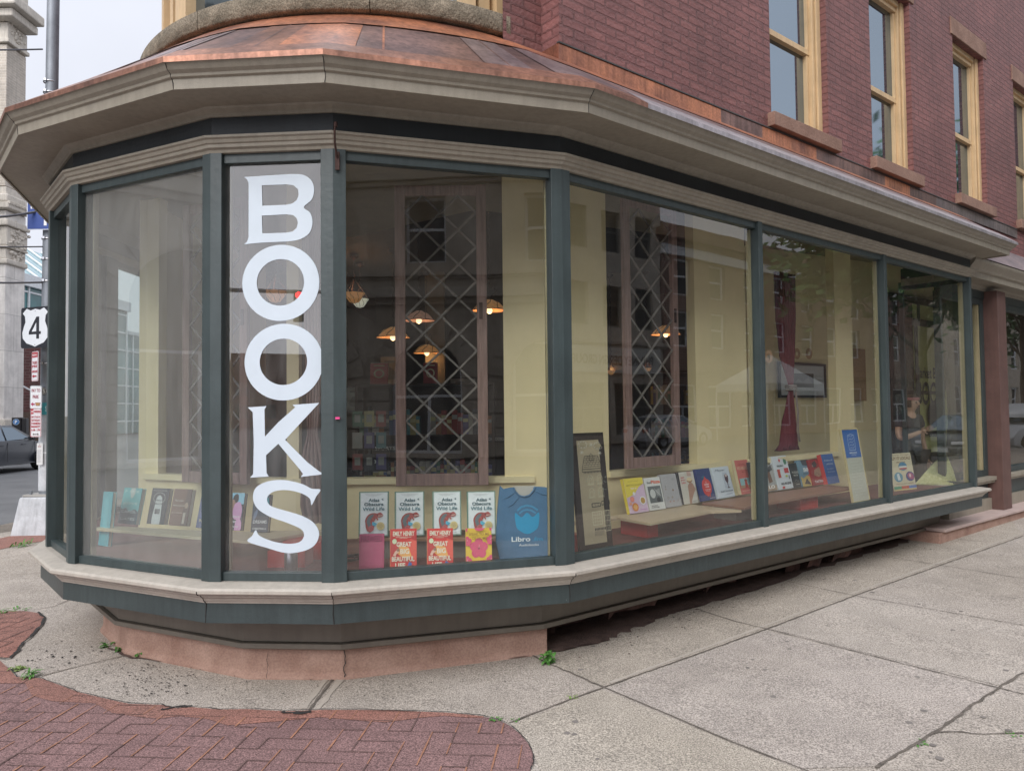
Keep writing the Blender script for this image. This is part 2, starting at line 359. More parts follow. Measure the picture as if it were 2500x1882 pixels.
DIRT = mat('dark_dirt', (.07, .043, .036), .95, col2=(.14, .09, .075), scale=9, bump=.01, bscale=60, fine=.4)
GROOVE = mat('joint_dirt', (.13, .112, .095), .95, var=.35, scale=20, fine=.3)
WOOD_O = mat('old_red_wood', (.15, .09, .075), .7, col2=(.29, .18, .155), scale=3, stretch=(14, 14, 1.2), bump=.003, bscale=8, fine=.1)
WOOD_G = mat('grey_lath', (.09, .078, .07), .75, col2=(.19, .17, .15), scale=4, bump=.001)
WOOD_P = mat('bench_plywood', (.42, .30, .18), .5, col2=(.55, .42, .28), scale=2, stretch=(1, 12, 12))
BRONZE = mat('brown_post_paint', (.125, .068, .058), .55, var=.15, scale=5, bump=.001, streak=.15)
REDP = mat('red_lacquer', (.42, .03, .03), .35, var=.15)
REDFLOOR = mat('dark_red_floor', (.10, .03, .03), .6, col2=(.19, .07, .06), scale=5)
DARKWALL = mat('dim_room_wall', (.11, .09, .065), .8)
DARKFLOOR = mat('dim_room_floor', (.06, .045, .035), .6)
IRON = mat('rusty_iron', (.06, .03, .025), .7, var=.3, scale=40, metal=.4)
GALV = mat('galvanised_steel', (.23, .25, .28), .5, var=.18, scale=5, metal=.35, bump=.001, bscale=40, fine=.12)
GLASS = glassmat('shop_glass', 2.0)
GLASS2 = glassmat('books_pane_glass', 2.3, tint=(.90, .90, .92), dirt=.05)  # BOOKS pane: stronger mirror and more pale diffuse than the plain panes
GLASS3 = glassmat('misted_glass', 2.5, tint=(.90, .95, .94), dirt=.10, even=True)
DGLASS = mat('dark_window_glass', (.015, .02, .025), .04, spec=1.0); DGLASS.node_tree.nodes['Principled BSDF'].inputs['IOR'].default_value = 2.4; DGLASS.node_tree.nodes['Principled BSDF'].inputs['Specular Tint'].default_value = (.74, .88, 1, 1)
ENVG = mat('dark_far_glass', (.03, .035, .04), .25, spec=.25)
PAPERW = mat('book_pages', (.70, .66, .56), .8, var=.06, scale=3, stretch=(1, 1, 160))
BLACKM = mat('black_metal', (.012, .012, .014), .4, spec=.5)
WHITEP = mat('white_paint', (.72, .74, .76), .5, var=.06)
DECAL = mat('white_window_lettering', (.55, .62, .69), .45, var=.03, scale=8)

# pavement
def concrete(name, a, b, bright=1):
    m = bpy.data.materials.new(name); m.use_nodes = True; MATS[name] = m
    t = m.node_tree; N = t.nodes; L = t.links; p = N['Principled BSDF']; p.inputs['Roughness'].default_value = .88
    tc = N.new('ShaderNodeTexCoord')
    def noise(sc, det, lo, hi, o0, o1, r=.6):
        n = N.new('ShaderNodeTexNoise'); n.inputs['Scale'].default_value = sc; n.inputs['Detail'].default_value = det; n.inputs['Roughness'].default_value = r; L.new(tc.outputs['Object'], n.inputs[0])
        m_ = N.new('ShaderNodeMapRange'); m_.inputs[1].default_value = lo; m_.inputs[2].default_value = hi; m_.inputs[3].default_value = o0; m_.inputs[4].default_value = o1; L.new(n.outputs[0], m_.inputs[0]); return n, m_
    _, big = noise(.55, 5, .35, .65, 0, 1)
    mx = N.new('ShaderNodeMix'); mx.data_type = 'RGBA'; L.new(big.outputs[0], mx.inputs[0]); mx.inputs[6].default_value = (*a, 1); mx.inputs[7].default_value = (*b, 1)
    _, mid = noise(3.2, 10, .3, .7, .82, 1.14, .76)
    _, sp1 = noise(130, 3, .38, .62, .52, 1.36)
    _, sp2 = noise(60, 2, .36, .5, .78, 1.0)
    cur = mx.outputs[2]
    for q in (mid, sp1, sp2):
        v = N.new('ShaderNodeVectorMath'); v.operation = 'SCALE'; L.new(cur, v.inputs[0]); L.new(q.outputs[0], v.inputs['Scale']); cur = v.outputs[0]
    L.new(cur, p.inputs['Base Color'])
    nb, _ = noise(110, 4, 0, 1, 0, 1)
    bp = N.new('ShaderNodeBump'); bp.inputs['Distance'].default_value = .004; L.new(nb.outputs[0], bp.inputs['Height']); L.new(bp.outputs[0], p.inputs['Normal'])
    return m
CONC = concrete('aggregate_concrete', (.385, .34, .292), (.475, .425, .378))
CONC_W = concrete('broom_finished_concrete', (.375, .33, .275), (.45, .40, .34))
ASPH = mat('asphalt', (.11, .115, .12), .85, col2=(.16, .163, .168), scale=1.2, bump=.004, bscale=120, fine=.3, fscale=150)
REDC = concrete('red_stamped_concrete', (.21, .123, .12), (.275, .165, .158))
REDE = concrete('orange_red_edge', (.33, .15, .115), (.27, .145, .12))
REDJ = mat('orange_joint', (.33, .16, .10), .9, var=.3, scale=12)
REDJD = mat('dark_joint', (.13, .08, .072), .9, var=.3, scale=12)
# ================================================================== ground
P1 = (-2.773, 4.641); P0 = (-3.30, 5.25); PM = (-3.82, 6.62); P2 = (-1.671, 4.095); P3 = (-.977, 4.04); P4 = (.308, 4.430); PG = (5.243, 8.375)
SG = 9.33                                    # street-front length mark of the bay's far end
def gmesh(name, poly, m, lift, kind='structure', step=None, label=None):
    b = bmesh.new(); vs = [b.verts.new((p[0], p[1], 0)) for p in poly]; f = b.faces.new(vs)
    if f.normal.z < 0: f.normal_flip()
    bmesh.ops.triangulate(b, faces=b.faces)
    if step:
        for _ in range(step): bmesh.ops.subdivide_edges(b, edges=[e for e in b.edges if e.calc_length() > 1.0], cuts=1, use_grid_fill=False)
        bmesh.ops.triangulate(b, faces=b.faces)
    for v in b.verts: v.co.z = gz(v.co.x, v.co.y)+lift
    bmesh.ops.recalc_face_normals(b, faces=b.faces)
    if sum(f.normal.z for f in b.faces) < 0: bmesh.ops.reverse_faces(b, faces=b.faces)
    me = bpy.data.meshes.new(name); b.to_mesh(me); b.free(); me.materials.append(m)
    o = bpy.data.objects.new(name, me); COL.objects.link(o); return tag(o, label=label, kind=kind)
def cliplist(pts): return [gnd(*p) for p in pts]
# far ground / street
mb = MB(); mb.sheet([(-600, -600, -.20), (600, -600, -.20), (600, 600, -.20), (-600, 600, -.20)], ASPH); mb.build('street', kind='structure')
# sidewalk slab round the corner: one sheet with a kerb step
cA = gnd(0, 1163); cB = gnd(62, 1149)
side = [(-7.4, 9.0), (-6.9, 9.95), (-6.55, 10.5), (-6.3, 11.5), (-6.2, 40), (0, 40), (20, 30)]
sw = [(-7.6, -2.5), (-7.8, 6.5), (-7.5, 9.0), (-6.95, 9.95), (-6.6, 10.6), (-6.4, 12), (-6.4, 30), (-3, 30), (4, 12)]
q = pt(30, -1.1); q2 = pt(-4, -1.1); q3 = pt(30, 6)
poly = [(-7.6, -2.2), (-7.8, 6.5), (-7.5, 9.0), (-6.95, 9.95), (-6.6, 10.6), (-6.4, 12), (-6.4, 30), (-3, 30), (q3.x, q3.y), (q.x, q.y), (q2.x, q2.y), (-4.8, -3.0)]
poly = poly[::-1]
gmesh('sidewalk', poly, CONC, 0, step=6)
mb = MB()
pa = [(p[0], p[1]) for p in poly]
for i in range(len(pa)):
    a, b_ = pa[i], pa[(i+1) % len(pa)]
    mb.add([(a[0], a[1], gz(*a)-.002), (b_[0], b_[1], gz(*b_)-.002), (b_[0], b_[1], -.3), (a[0], a[1], -.3)], [(0, 1, 2, 3)], CONC)
mb.build('kerb', kind='structure')
# paler broom-finished strip next to the shop
strip = [(1135, 1408), (1172, 1427), (1305, 1485), (1500, 1415), (1657, 1359), (1846, 1287), (2030, 1221), (2212, 1157)]
sp_ = [gnd(*p) for p in strip]; back = [pt(11.5, 3.7), pt(3.2, 4.0)]
gmesh('finished_strip', [(p.x, p.y) for p in sp_]+[(p.x, p.y) for p in back], CONC_W, .003, step=4)
# red stamped pavement, main area and lobe
edge = [(0, 1428), (17, 1444), (36, 1464), (87, 1466), (134, 1483), (168, 1496), (230, 1511), (280, 1522), (350, 1524), (380, 1531), (414, 1529), (476, 1534), (531, 1533), (619, 1538), (700, 1535), (787, 1535), (850, 1536), (915, 1539), (965, 1541), (1011, 1545), (1045, 1549), (1075, 1556), (1092, 1563), (1107, 1572), (1125, 1588), (1139, 1604), (1148, 1620), (1153, 1636), (1152, 1650), (1146, 1664)]
E3 = [gnd(*p) for p in edge]; main2 = [(p.x, p.y) for p in E3]
ex = [(.05, 2.55), (-.35, 1.9), (-1.3, 1.2), (-2.9, .8), (-5.2, 2.2), (-4.6, 3.9), (-3.4, 4.3)]
ex = [(-.18, 2.62), (-.5, 2.1), (-1.2, 1.5), (-2.4, 1.1), (-4.3, 1.8), (-4.4, 3.2)]
main_poly = main2+ex
gmesh('red_pavement', main_poly, REDC, .004)
# worn orange border band along the curved edge
def offset_in(pts, d):
    out = []
    for i in range(len(pts)):
        a = Vector(pts[max(i-1, 0)]); b_ = Vector(pts[min(i+1, len(pts)-1)]); t = (b_-a).normalized(); out.append((pts[i][0]+t.y*d, pts[i][1]-t.x*d))
    return out
nb_ = 21; rnd = random.Random(3)
inn = [(p[0], p[1]) for i, p in enumerate(offset_in(main2[:nb_], 0))]
inn = []
for i in range(nb_):
    a = Vector(main2[max(i-1, 0)]); b_ = Vector(main2[min(i+1, nb_-1)]); t = (b_-a).normalized(); w_ = (.13+.05*math.sin(i*1.7)+rnd.uniform(-.03, .03))*(1 if i < 16 else max(.1, (nb_-1-i)/5))
    inn.append((main2[i][0]+t.y*w_, main2[i][1]-t.x*w_))
mb = MB()
for i in range(nb_-1):
    A, B, C_, D_ = main2[i], main2[i+1], inn[i+1], inn[i]
    mb.add([(p[0], p[1], gz(*p)+.0065) for p in (A, B, C_, D_)], [(0, 1, 2, 3)], REDE)
mb.build('worn_red_border', kind='structure')
lobe = [(0, 1321), (53, 1320), (81, 1324), (95, 1333), (90, 1349), (80, 1360), (67, 1371), (42, 1394), (32, 1410), (28, 1421), (0, 1420)]
LB = [gnd(*p) for p in lobe]; lobe2 = [(p.x, p.y) for p in LB]+[(-5.0, 4.35), (-5.6, 5.6)]
gmesh('red_pavement_lobe', lobe2, REDE, .004)
# herringbone joints pressed into the red pavement
def inside(x, y, P):
    c = False; j = len(P)-1
    for i in range(len(P)):
        if (P[i][1] > y) != (P[j][1] > y) and x < (P[j][0]-P[i][0])*(y-P[i][1])/(P[j][1]-P[i][1])+P[i][0]: c = not c
        j = i
    return c
mb = MB(); U = .112; ang = R(-6); ca, sa = math.cos(ang), math.sin(ang); rj = random.Random(11)
segs = set()
for i in range(-70, 40):
    for j in range(-5, 75):
        k = (i+j) % 4
        # 90-degree herringbone on a unit grid: which cell edges are joints
        if k in (0, 2): segs.add((i, j, 'h')); segs.add((i, j, 'v'))
        if k == 1: segs.add((i, j, 'h')); 
        if k == 3: segs.add((i, j, 'v'))
for (i, j, o_) in segs:
    # grid cells carry the brick that starts there
    pass
def cell(i, j):
    k = (i-j) % 4       # 0,1: horizontal pair; 2,3: vertical pair
    if k == 0: return ('H', i, j)
    if k == 1: return ('H', i-1, j)
    if k == 2: return ('V', i, j)
    return ('V', i, j-1) if False else ('V', i, j+1)
def cid(i, j):
    k = (i-j) % 4
    if k == 0: return ('H', i, j)
    if k == 1: return ('H', i-1, j)
    if k == 3: return ('V', i, j)        # cell below (i, j+1) has k = 2
    return ('V', i, j-1)
for PLY, zz, base in ((main_poly, .0085, 0), (lobe2, .0085, 1)):
    for i in range(-75, 20):
        for j in range(0, 80):
            a = cid(i, j)
            for (di, dj, x0, y0, x1, y1) in ((1, 0, i+1, j, i+1, j+1), (0, 1, i, j+1, i+1, j+1)):
                if cid(i+di, j+dj) == a: continue
                if rj.random() < .10: continue
                X0, Y0, X1, Y1 = [(q_)*U for q_ in (x0, y0, x1, y1)]
                ax, ay = X0*ca-Y0*sa, X0*sa+Y0*ca; bx, by = X1*ca-Y1*sa, X1*sa+Y1*ca
                if not (inside(ax, ay, PLY) and inside(bx, by, PLY)): continue
                t = Vector((bx-ax, by-ay)).normalized(); w0 = (.0036 if abs(t.y) > .7 else .0022)*rj.uniform(.5, 1.4); nx, ny = -t.y*w0, t.x*w0
                steep = abs(t.y) > .7
                mt = (REDJ if (steep and rj.random() < .75) else REDJD) if base == 0 else REDJD
                mb.add([(ax+nx, ay+ny, gz(ax, ay)+zz), (bx+nx, by+ny, gz(bx, by)+zz), (bx-nx, by-ny, gz(bx, by)+zz), (ax-nx, ay-ny, gz(ax, ay)+zz)], [(0, 1, 2, 3)], mt)
mb.build('pavement_joints', kind='structure')
# slab joints and cracks
def crack(pl, w, m, mb, jit=.006, sub=14, lift=.005):
    P = [gnd(*p) for p in pl]; out = []
    for a, b_ in zip(P[:-1], P[1:]):
        n = max(3, int((b_-a).length/.05))
        for i in range(n): 
            t = i/n; p = a.lerp(b_, t); out.append(Vector((p.x+random.uniform(-jit, jit), p.y+random.uniform(-jit, jit), 0)))
    out.append(Vector((P[-1].x, P[-1].y, 0)))
    L = []; Rr = []
    for i, p in enumerate(out):
        t = (out[min(i+1, len(out)-1)]-out[max(i-1, 0)]).normalized(); ww = w*random.uniform(.4, 1.1)/2; n = Vector((-t.y, t.x, 0))
        z = gz(p.x, p.y)+lift; L.append((p+n*ww)+Vector((0, 0, z))); Rr.append((p-n*ww)+Vector((0, 0, z)))
    k = len(out); mb.add(L+Rr, [(i, i+1, k+i+1, k+i) for i in range(k-1)], m)
mb = MB()
crack([(1135, 1408), (1172, 1427), (1305, 1485)], .016, GROOVE, mb)
crack([(232, 1400), (286, 1421), (430, 1440), (575, 1458), (660, 1459), (742, 1457), (900, 1444), (1141, 1417)], .026, DIRT, mb, .010, lift=.006)
crack([(1305, 1485), (1590, 1607), (1743, 1665), (1900, 1740)], .010, GROOVE, mb, .002)
crack([(1100, 1562), (1240, 1508), (1305, 1485)], .013, GROOVE, mb, .003)
crack([(1305, 1485), (1657, 1359), (1846, 1287), (2212, 1157)], .012, GROOVE, mb, .003)
crack([(1505, 1316), (1590, 1343), (1657, 1359)], .016, GROOVE, mb, .003)
crack([(1657, 1359), (2156, 1486), (2212, 1500)], .011, GROOVE, mb, .002)
crack([(1701, 1256), (1846, 1287), (2212, 1351)], .010, GROOVE, mb, .002)
crack([(1700, 1690), (1891, 1659), (2016, 1584), (2156, 1486), (2212, 1454)][1:], .018, GROOVE, mb, .006)
crack([(2016, 1584), (2060, 1580), (2120, 1585), (2212, 1584)], .013, GROOVE, mb, .008)
crack([(1906, 1202), (2031, 1221), (2212, 1250)], .010, GROOVE, mb, .002)
crack([(2023, 1159), (2120, 1170), (2212, 1180)], .009, GROOVE, mb, .002)
crack([(730, 1455), (700, 1492), (668, 1534)], .020, GROOVE, mb, .003)
crack([(272, 1416), (180, 1437), (90, 1460)], .012, mat('faint_groove', (.22, .19, .16), .9), mb, .002)
crack([(150, 1296), (115, 1311), (0, 1330)], .010, GROOVE, mb, .003)
crack([(150, 1296), (210, 1285)], .010, GROOVE, mb, .003)
crack([(0, 1243), (120, 1236)], .009, GROOVE, mb, .003)
# crumbled dark asphalt along the edges of the red paving
ASB = mat('crumbled_tar', (.03, .028, .027), .9, var=.4, scale=60, bump=.006)
crack(edge[1:14], .008, ASB, mb, .008, lift=.010)
crack(edge[13:22], .009, ASB, mb, .006, lift=.010)
crack(edge[20:], .006, ASB, mb, .002, lift=.010)
crack([(81, 1324), (97, 1334), (92, 1350), (69, 1373), (44, 1396), (34, 1411), (20, 1424), (0, 1424)], .022, ASB, mb, .01, lift=.010)
crack([(345, 1536), (380, 1530), (415, 1528)], .03, ASB, mb, .01, lift=.011)
crack([(610, 1540), (640, 1543), (672, 1540)], .035, ASB, mb, .01, lift=.011)
mb.build('pavement_cracks', kind='structure')
# single slabs cast at different times
for nm_, pl_, a_c, b_c, lf in (('slab', [(1312, 1486), (1655, 1363), (2150, 1486), (2016, 1580), (1891, 1655), (1735, 1660), (1590, 1603)], (.38, .335, .295), (.465, .415, .375), .0022), ('slab', [(1668, 1359), (1846, 1292), (2330, 1385), (2190, 1470), (2160, 1481)], (.395, .35, .305), (.485, .435, .385), .0024), ('slab', [(1106, 1565), (1240, 1512), (1302, 1489), (1585, 1607), (1738, 1668), (1900, 1750), (1400, 1900), (1180, 1700), (1158, 1640), (1140, 1602)], (.395, .35, .29), (.48, .43, .37), .0026)):
    P_ = [gnd(*p) for p in pl_]; gmesh(nm_, [(p.x, p.y) for p in P_], concrete('slab_concrete_%d' % int(lf*1e4), a_c, b_c), lf, step=3)
mb = MB(); rj = random.Random(55); GUM = mat('old_gum', (.20, .18, .165), .9, var=.2)
for _ in range(34):
    p = gnd(rj.uniform(1200, 2200), rj.uniform(1250, 1660)); r_ = rj.uniform(.008, .020); z = gz(p.x, p.y)+.0035
    mb.add([(p.x+r_*rj.uniform(.8, 1.1)*math.cos(i*.628), p.y+r_*rj.uniform(.8, 1.1)*math.sin(i*.628), z) for i in range(10)], [tuple(range(10))], GUM)
mb.build('gum_spots', kind='stuff', label='old flattened gum spots dotted over the slabs', cat='gum')
# smooth tooled margins beside the joints
mb = MB(); TM = mat('tooled_margin', (.42, .375, .325), .8, var=.08, scale=9, fine=.08)
crack([(1318, 1475), (1655, 1351), (1846, 1280), (2212, 1151)], .030, TM, mb, .0, lift=.0045)
crack([(715, 1455), (690, 1485), (655, 1531)], .05, TM, mb, .0, lift=.004)
crack([(745, 1455), (715, 1495), (686, 1532)], .05, TM, mb, .0, lift=.004)
mb.build('tooled_margins', kind='structure')
# drifted dirt under the long window
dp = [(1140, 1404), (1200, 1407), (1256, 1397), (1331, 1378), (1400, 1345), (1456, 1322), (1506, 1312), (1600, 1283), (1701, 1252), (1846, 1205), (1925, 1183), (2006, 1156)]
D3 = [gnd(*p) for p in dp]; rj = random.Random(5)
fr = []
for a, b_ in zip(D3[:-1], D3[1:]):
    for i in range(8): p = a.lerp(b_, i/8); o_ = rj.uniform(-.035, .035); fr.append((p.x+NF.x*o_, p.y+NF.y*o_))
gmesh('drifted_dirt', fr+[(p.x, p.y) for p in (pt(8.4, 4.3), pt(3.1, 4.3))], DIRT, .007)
# gravel crumbs and gum spots: uncountable
mb = MB(); rj = random.Random(9)
def crumb(p, r, m):
    z = gz(p.x, p.y)+.006; n = 6; a0 = rj.uniform(0, 6); vs = [(p.x+r*rj.uniform(.6, 1.2)*math.cos(a0+i), p.y+r*rj.uniform(.6, 1.2)*math.sin(a0+i), z) for i in range(n)]
    vs.append((p.x, p.y, z+r*.45)); mb.add(vs, [(i, (i+1) % n, n) for i in range(n)], m)
for _ in range(150): crumb(gnd(rj.gauss(330, 70), rj.uniform(1435, 1505)), rj.uniform(.003, .008), ASB)
for _ in range(40): crumb(gnd(rj.gauss(115, 40), rj.gauss(1420, 14)), rj.uniform(.004, .012), ASB)
for _ in range(60): crumb(gnd(rj.uniform(150, 1100), rj.uniform(1460, 1530)), rj.uniform(.002, .006), ASB)
for _ in range(260):
    s_ = rj.uniform(3.2, 8.6); crumb(pt(s_, min(3.8, rj.gauss(3.52, .13))), rj.uniform(.002, .009), DIRT if rj.random() < .6 else ASB)
mb.build('crumbs', kind='stuff', label='dark gravel crumbs and grit scattered on the pavement', cat='gravel')
# red ramp near the pole
rp = [gnd(*p) for p in [(-60, 1178), (0, 1163), (60, 1150), (112, 1149), (118, 1166), (60, 1174), (0, 1187), (-70, 1200)]]
gmesh('red_kerb_ramp', [(p.x, p.y) for p in rp], REDE, .005)

# ================================================================== the bookshop building
BLD = empty('bookshop_building', 'maroon brick corner bookshop with a faceted glass shop window and copper roof', 'building')
FAR = (-3.82, 14.0)
PATH = [FAR, PM, P0, P1, P2, P3, P4, PG, tuple(pt(SG, 4.0).xy)]
def H(h): return EYE+h
# cornice: bed mould, soffit, fascia, crown
mb = MB()
mb.sweep(PATH, [(0, H(1.655)), (.018, H(1.655)), (.022, H(1.672)), (.05, H(1.69)), (.055, H(1.70)), (.292, H(1.70)), (.292, H(1.688)), (.305, H(1.688)), (.308, H(1.742)), (.322, H(1.748)), (.326, H(1.762)), (.345, H(1.775)), (.362, H(1.80)), (.372, H(1.812)), (.372, H(1.828)), (0, H(1.828))], TAUPE)
mb.build('cornice', BLD, bevel=.0015)
mb = MB(); mb.sweep(PATH, [(0, H(1.53)), (.004, H(1.53)), (.004, H(1.655)), (0, H(1.655)), (-.06, H(1.655)), (-.06, H(1.53))], NAVY); mb.build('frieze_band', BLD)
mb = MB(); mb.sweep(PATH, [(-.06, H(1.53)), (-.06, H(1.452)), (.012, H(1.452)), (.018, H(1.468)), (.034, H(1.476)), (.036, H(1.494)), (.046, H(1.498)), (.052, H(1.516)), (.064, H(1.522)), (.064, H(1.536)), (.004, H(1.54))], TAUPE); mb.build('head_moulding', BLD, bevel=.001)
# sill nosing + fascia + underside + recessed boards
mb = MB(); mb.sweep(PATH, [(-.10, H(-.926)), (.02, H(-.926)), (.10, H(-.94)), (.112, H(-.950)), (.112, H(-.968)), (.10, H(-.977)), (.082, H(-.98)), (.080, H(-.992)), (.064, H(-1.0)), (.055, H(-1.018)), (.048, H(-1.022)), (.046, H(-1.032)), (-.10, H(-1.032))], mat('lit_taupe_paint', (.42, .385, .335), .5, var=.1, scale=5, bump=.001, streak=.12, fine=.05, chips=(.17, .15, .12))); mb.build('sill_moulding', BLD, bevel=.002)  # lighter copy of the taupe: light on the sill put into its colour
mb = MB(); mb.sweep(PATH, [(.038, H(-1.032)), (.038, H(-1.142)), (.006, H(-1.142)), (.006, H(-1.032))], GREEN); mb.build('sill_fascia', BLD, bevel=.001)
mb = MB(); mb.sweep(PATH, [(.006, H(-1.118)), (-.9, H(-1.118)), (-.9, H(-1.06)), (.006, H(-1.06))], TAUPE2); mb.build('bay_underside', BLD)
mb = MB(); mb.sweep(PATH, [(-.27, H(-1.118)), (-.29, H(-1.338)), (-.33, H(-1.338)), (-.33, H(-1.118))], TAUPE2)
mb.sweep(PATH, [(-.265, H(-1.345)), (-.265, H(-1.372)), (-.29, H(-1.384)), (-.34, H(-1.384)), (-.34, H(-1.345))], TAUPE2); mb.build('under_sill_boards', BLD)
# plinth under the round of the bay
P4b = pt(3.12, 3.27)
mb = MB(); pth = [PM, P0, P1, P2, P3, P4]
mb.sweep(pth, [(-.35, H(-1.386)), (-.345, H(-1.40)), (-.345, H(-1.54)), (-.325, H(-1.56)), (-.325, H(-1.72)), (-.55, H(-1.72)), (-.55, H(-1.386))], PINK)
pl = mb.build('plinth', BLD, bevel=.006)
mb = MB()
def vcrack(p, z0, z1, w):
    pts = []; n = 9
    for i in range(n+1): pts.append(Vector((p[0]+random.uniform(-.007, .007), p[1], z0+(z1-z0)*i/n)))
    k = n+1; t = Vector((1, .03, 0))
    L = [a+t*w*random.uniform(.4, 1) for a in pts]; Rr = [a-t*w*random.uniform(.4, 1) for a in pts]
    mb.add(L+Rr, [(i, i+1, k+i+1, k+i) for i in range(n)], ASB)
c_ = at(750, 1400, -1.39); vcrack((-1.000, 4.378), H(-1.39), H(-1.58), .004); mb.build('crack', pl); mb = MB()
vcrack((-1.465, 4.405), H(-1.42), H(-1.58), .0018); mb.build('crack', pl)
# broken rough stone under the long window
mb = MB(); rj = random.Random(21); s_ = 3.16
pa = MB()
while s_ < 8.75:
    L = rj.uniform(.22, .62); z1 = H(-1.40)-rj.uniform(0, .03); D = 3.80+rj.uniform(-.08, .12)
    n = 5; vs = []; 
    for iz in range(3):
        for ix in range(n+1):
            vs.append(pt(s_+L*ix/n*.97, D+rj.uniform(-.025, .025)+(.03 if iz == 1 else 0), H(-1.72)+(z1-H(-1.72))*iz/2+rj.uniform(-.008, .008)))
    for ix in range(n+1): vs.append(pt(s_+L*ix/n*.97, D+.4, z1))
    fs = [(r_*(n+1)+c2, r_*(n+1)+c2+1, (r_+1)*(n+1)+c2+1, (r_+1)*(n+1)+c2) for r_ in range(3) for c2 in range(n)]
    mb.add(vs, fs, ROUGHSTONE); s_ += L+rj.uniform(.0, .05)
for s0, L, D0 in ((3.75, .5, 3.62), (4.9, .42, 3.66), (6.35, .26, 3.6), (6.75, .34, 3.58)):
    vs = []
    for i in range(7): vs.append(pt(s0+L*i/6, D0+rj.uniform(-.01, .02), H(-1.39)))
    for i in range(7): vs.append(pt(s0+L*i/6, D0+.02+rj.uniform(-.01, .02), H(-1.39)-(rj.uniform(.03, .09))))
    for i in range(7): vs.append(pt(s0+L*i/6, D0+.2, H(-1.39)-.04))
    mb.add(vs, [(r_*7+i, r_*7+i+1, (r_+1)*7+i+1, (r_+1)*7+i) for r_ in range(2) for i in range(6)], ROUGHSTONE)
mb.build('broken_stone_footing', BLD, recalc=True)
# plinth beyond the bay
mb = MB(); mb.fbox(8.55, 30, 3.36, 3.9, H(-1.62), H(-1.375), PINK); 
mb.build('far_plinth', BLD, bevel=.01)
mb = MB(); mb.fbox(8.62, 30, 3.33, 4.2, H(-1.372), H(-1.335), mat('pale_coping', (.45, .35, .32), .8, var=.1, scale=6, bump=.004)); mb.build('plinth_coping', BLD, bevel=.008)

# posts, rails and glass
def unit(a, b_): v = Vector((b_[0]-a[0], b_[1]-a[1])); return v.normalized(), v.length
corners = [PM, P0, P1, P2, P3, P4, PG]
dirs = [unit(PATH[i], PATH[i+1])[0] for i in range(len(PATH)-1)]
ZB, ZT = H(-.926), H(1.456)
def nrm(t): return Vector((t.y, -t.x))
postw = {0: .07, 1: .05, 2: .062, 3: .062, 4: .068, 5: .066, 6: .05}
for k, c in enumerate(corners):
    t1, t2 = dirs[k], dirs[k+1]; n1, n2 = nrm(t1), nrm(t2); w_ = postw[k]; c = Vector(c)
    if k == 6: n2 = n1; t2 = t1*-1
    b_ = (n1+n2).normalized(); mi = b_/b_.dot(n1)
    if k == 6: plan = [c+n1*.012, c+n1*.012-t1*w_, c-n1*.10-t1*w_, c-n1*.10]
    else: plan = [c-t1*w_+n1*.012, c+mi*.012, c+t2*w_+n2*.012, c+t2*w_-n2*.09, c-mi*.09, c-t1*w_-n1*.09]
    mb = MB(); mb.prism([tuple(p) for p in plan], ZB, ZT, GREEN); mb.build('post', BLD, bevel=.0025)
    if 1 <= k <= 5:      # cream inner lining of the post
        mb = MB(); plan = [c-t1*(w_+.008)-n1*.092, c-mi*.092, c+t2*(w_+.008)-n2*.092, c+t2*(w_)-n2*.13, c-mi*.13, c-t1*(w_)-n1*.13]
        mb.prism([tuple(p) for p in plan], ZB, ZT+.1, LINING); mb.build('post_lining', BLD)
step = (SG-3.01)/3
for k in (1, 2):
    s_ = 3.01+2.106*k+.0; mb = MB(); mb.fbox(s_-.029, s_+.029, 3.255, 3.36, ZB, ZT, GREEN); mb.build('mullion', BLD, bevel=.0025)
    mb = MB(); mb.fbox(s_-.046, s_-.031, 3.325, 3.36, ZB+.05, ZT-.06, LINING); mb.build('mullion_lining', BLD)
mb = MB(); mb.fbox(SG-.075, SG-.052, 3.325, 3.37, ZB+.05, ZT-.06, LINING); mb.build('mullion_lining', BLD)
panes = []
def rails(a, b_, wa, wb, m=GREEN):
    a = Vector(a); b_ = Vector(b_); t = (b_-a).normalized(); n = nrm(t); a = a+t*wa; b_ = b_-t*wb
    def bar(z0, z1, d0, d1):
        mb = MB(); mb.prism([tuple(a+n*d0), tuple(b_+n*d0), tuple(b_+n*d1), tuple(a+n*d1)], z0, z1, m); return mb
    bar(ZB, ZB+.048, -.012, -.07).build('bottom_rail', BLD, bevel=.003)
    bar(ZT-.056, ZT, -.012, -.07).build('head_rail', BLD, bevel=.003)
    return a, b_, t, n
segs = [(PM, P0, .07, .05), (P0, P1, .05, .062), (P1, P2, .062, .062), (P2, P3, .062, .068), (P3, P4, .068, .066)]
SS = [3.01, 3.01+2.106, 3.01+4.212, SG]
for k in range(3): segs.append((tuple(pt(SS[k], 3.266).xy), tuple(pt(SS[k+1], 3.266).xy), .066 if k == 0 else .029, .05 if k == 2 else .029))
segs.append(((-3.82, 8.75), (-3.82, 6.95), .0, .0))
pane_objs = []
for k, (a, b_, wa, wb) in enumerate(segs):
    a, b_, t, n = rails(a, b_, wa, wb)
    mb = MB(); mb.prism([tuple(a-n*.040), tuple(b_-n*.040), tuple(b_-n*.048), tuple(a-n*.048)], ZB+.046, ZT-.054, GLASS2 if k == 3 else GLASS3 if k == 2 else GLASS)
    pane_objs.append((mb.build('glass_pane', BLD), a, b_, t, n))
# left street front: solid wall round its one window
mb = MB()
mb.box(-3.86, -3.72, 6.75, 6.95, ZB, ZT, GREEN); mb.box(-3.86, -3.72, 8.75, 14, ZB, ZT, CREAM); mb.build('side_wall', BLD)
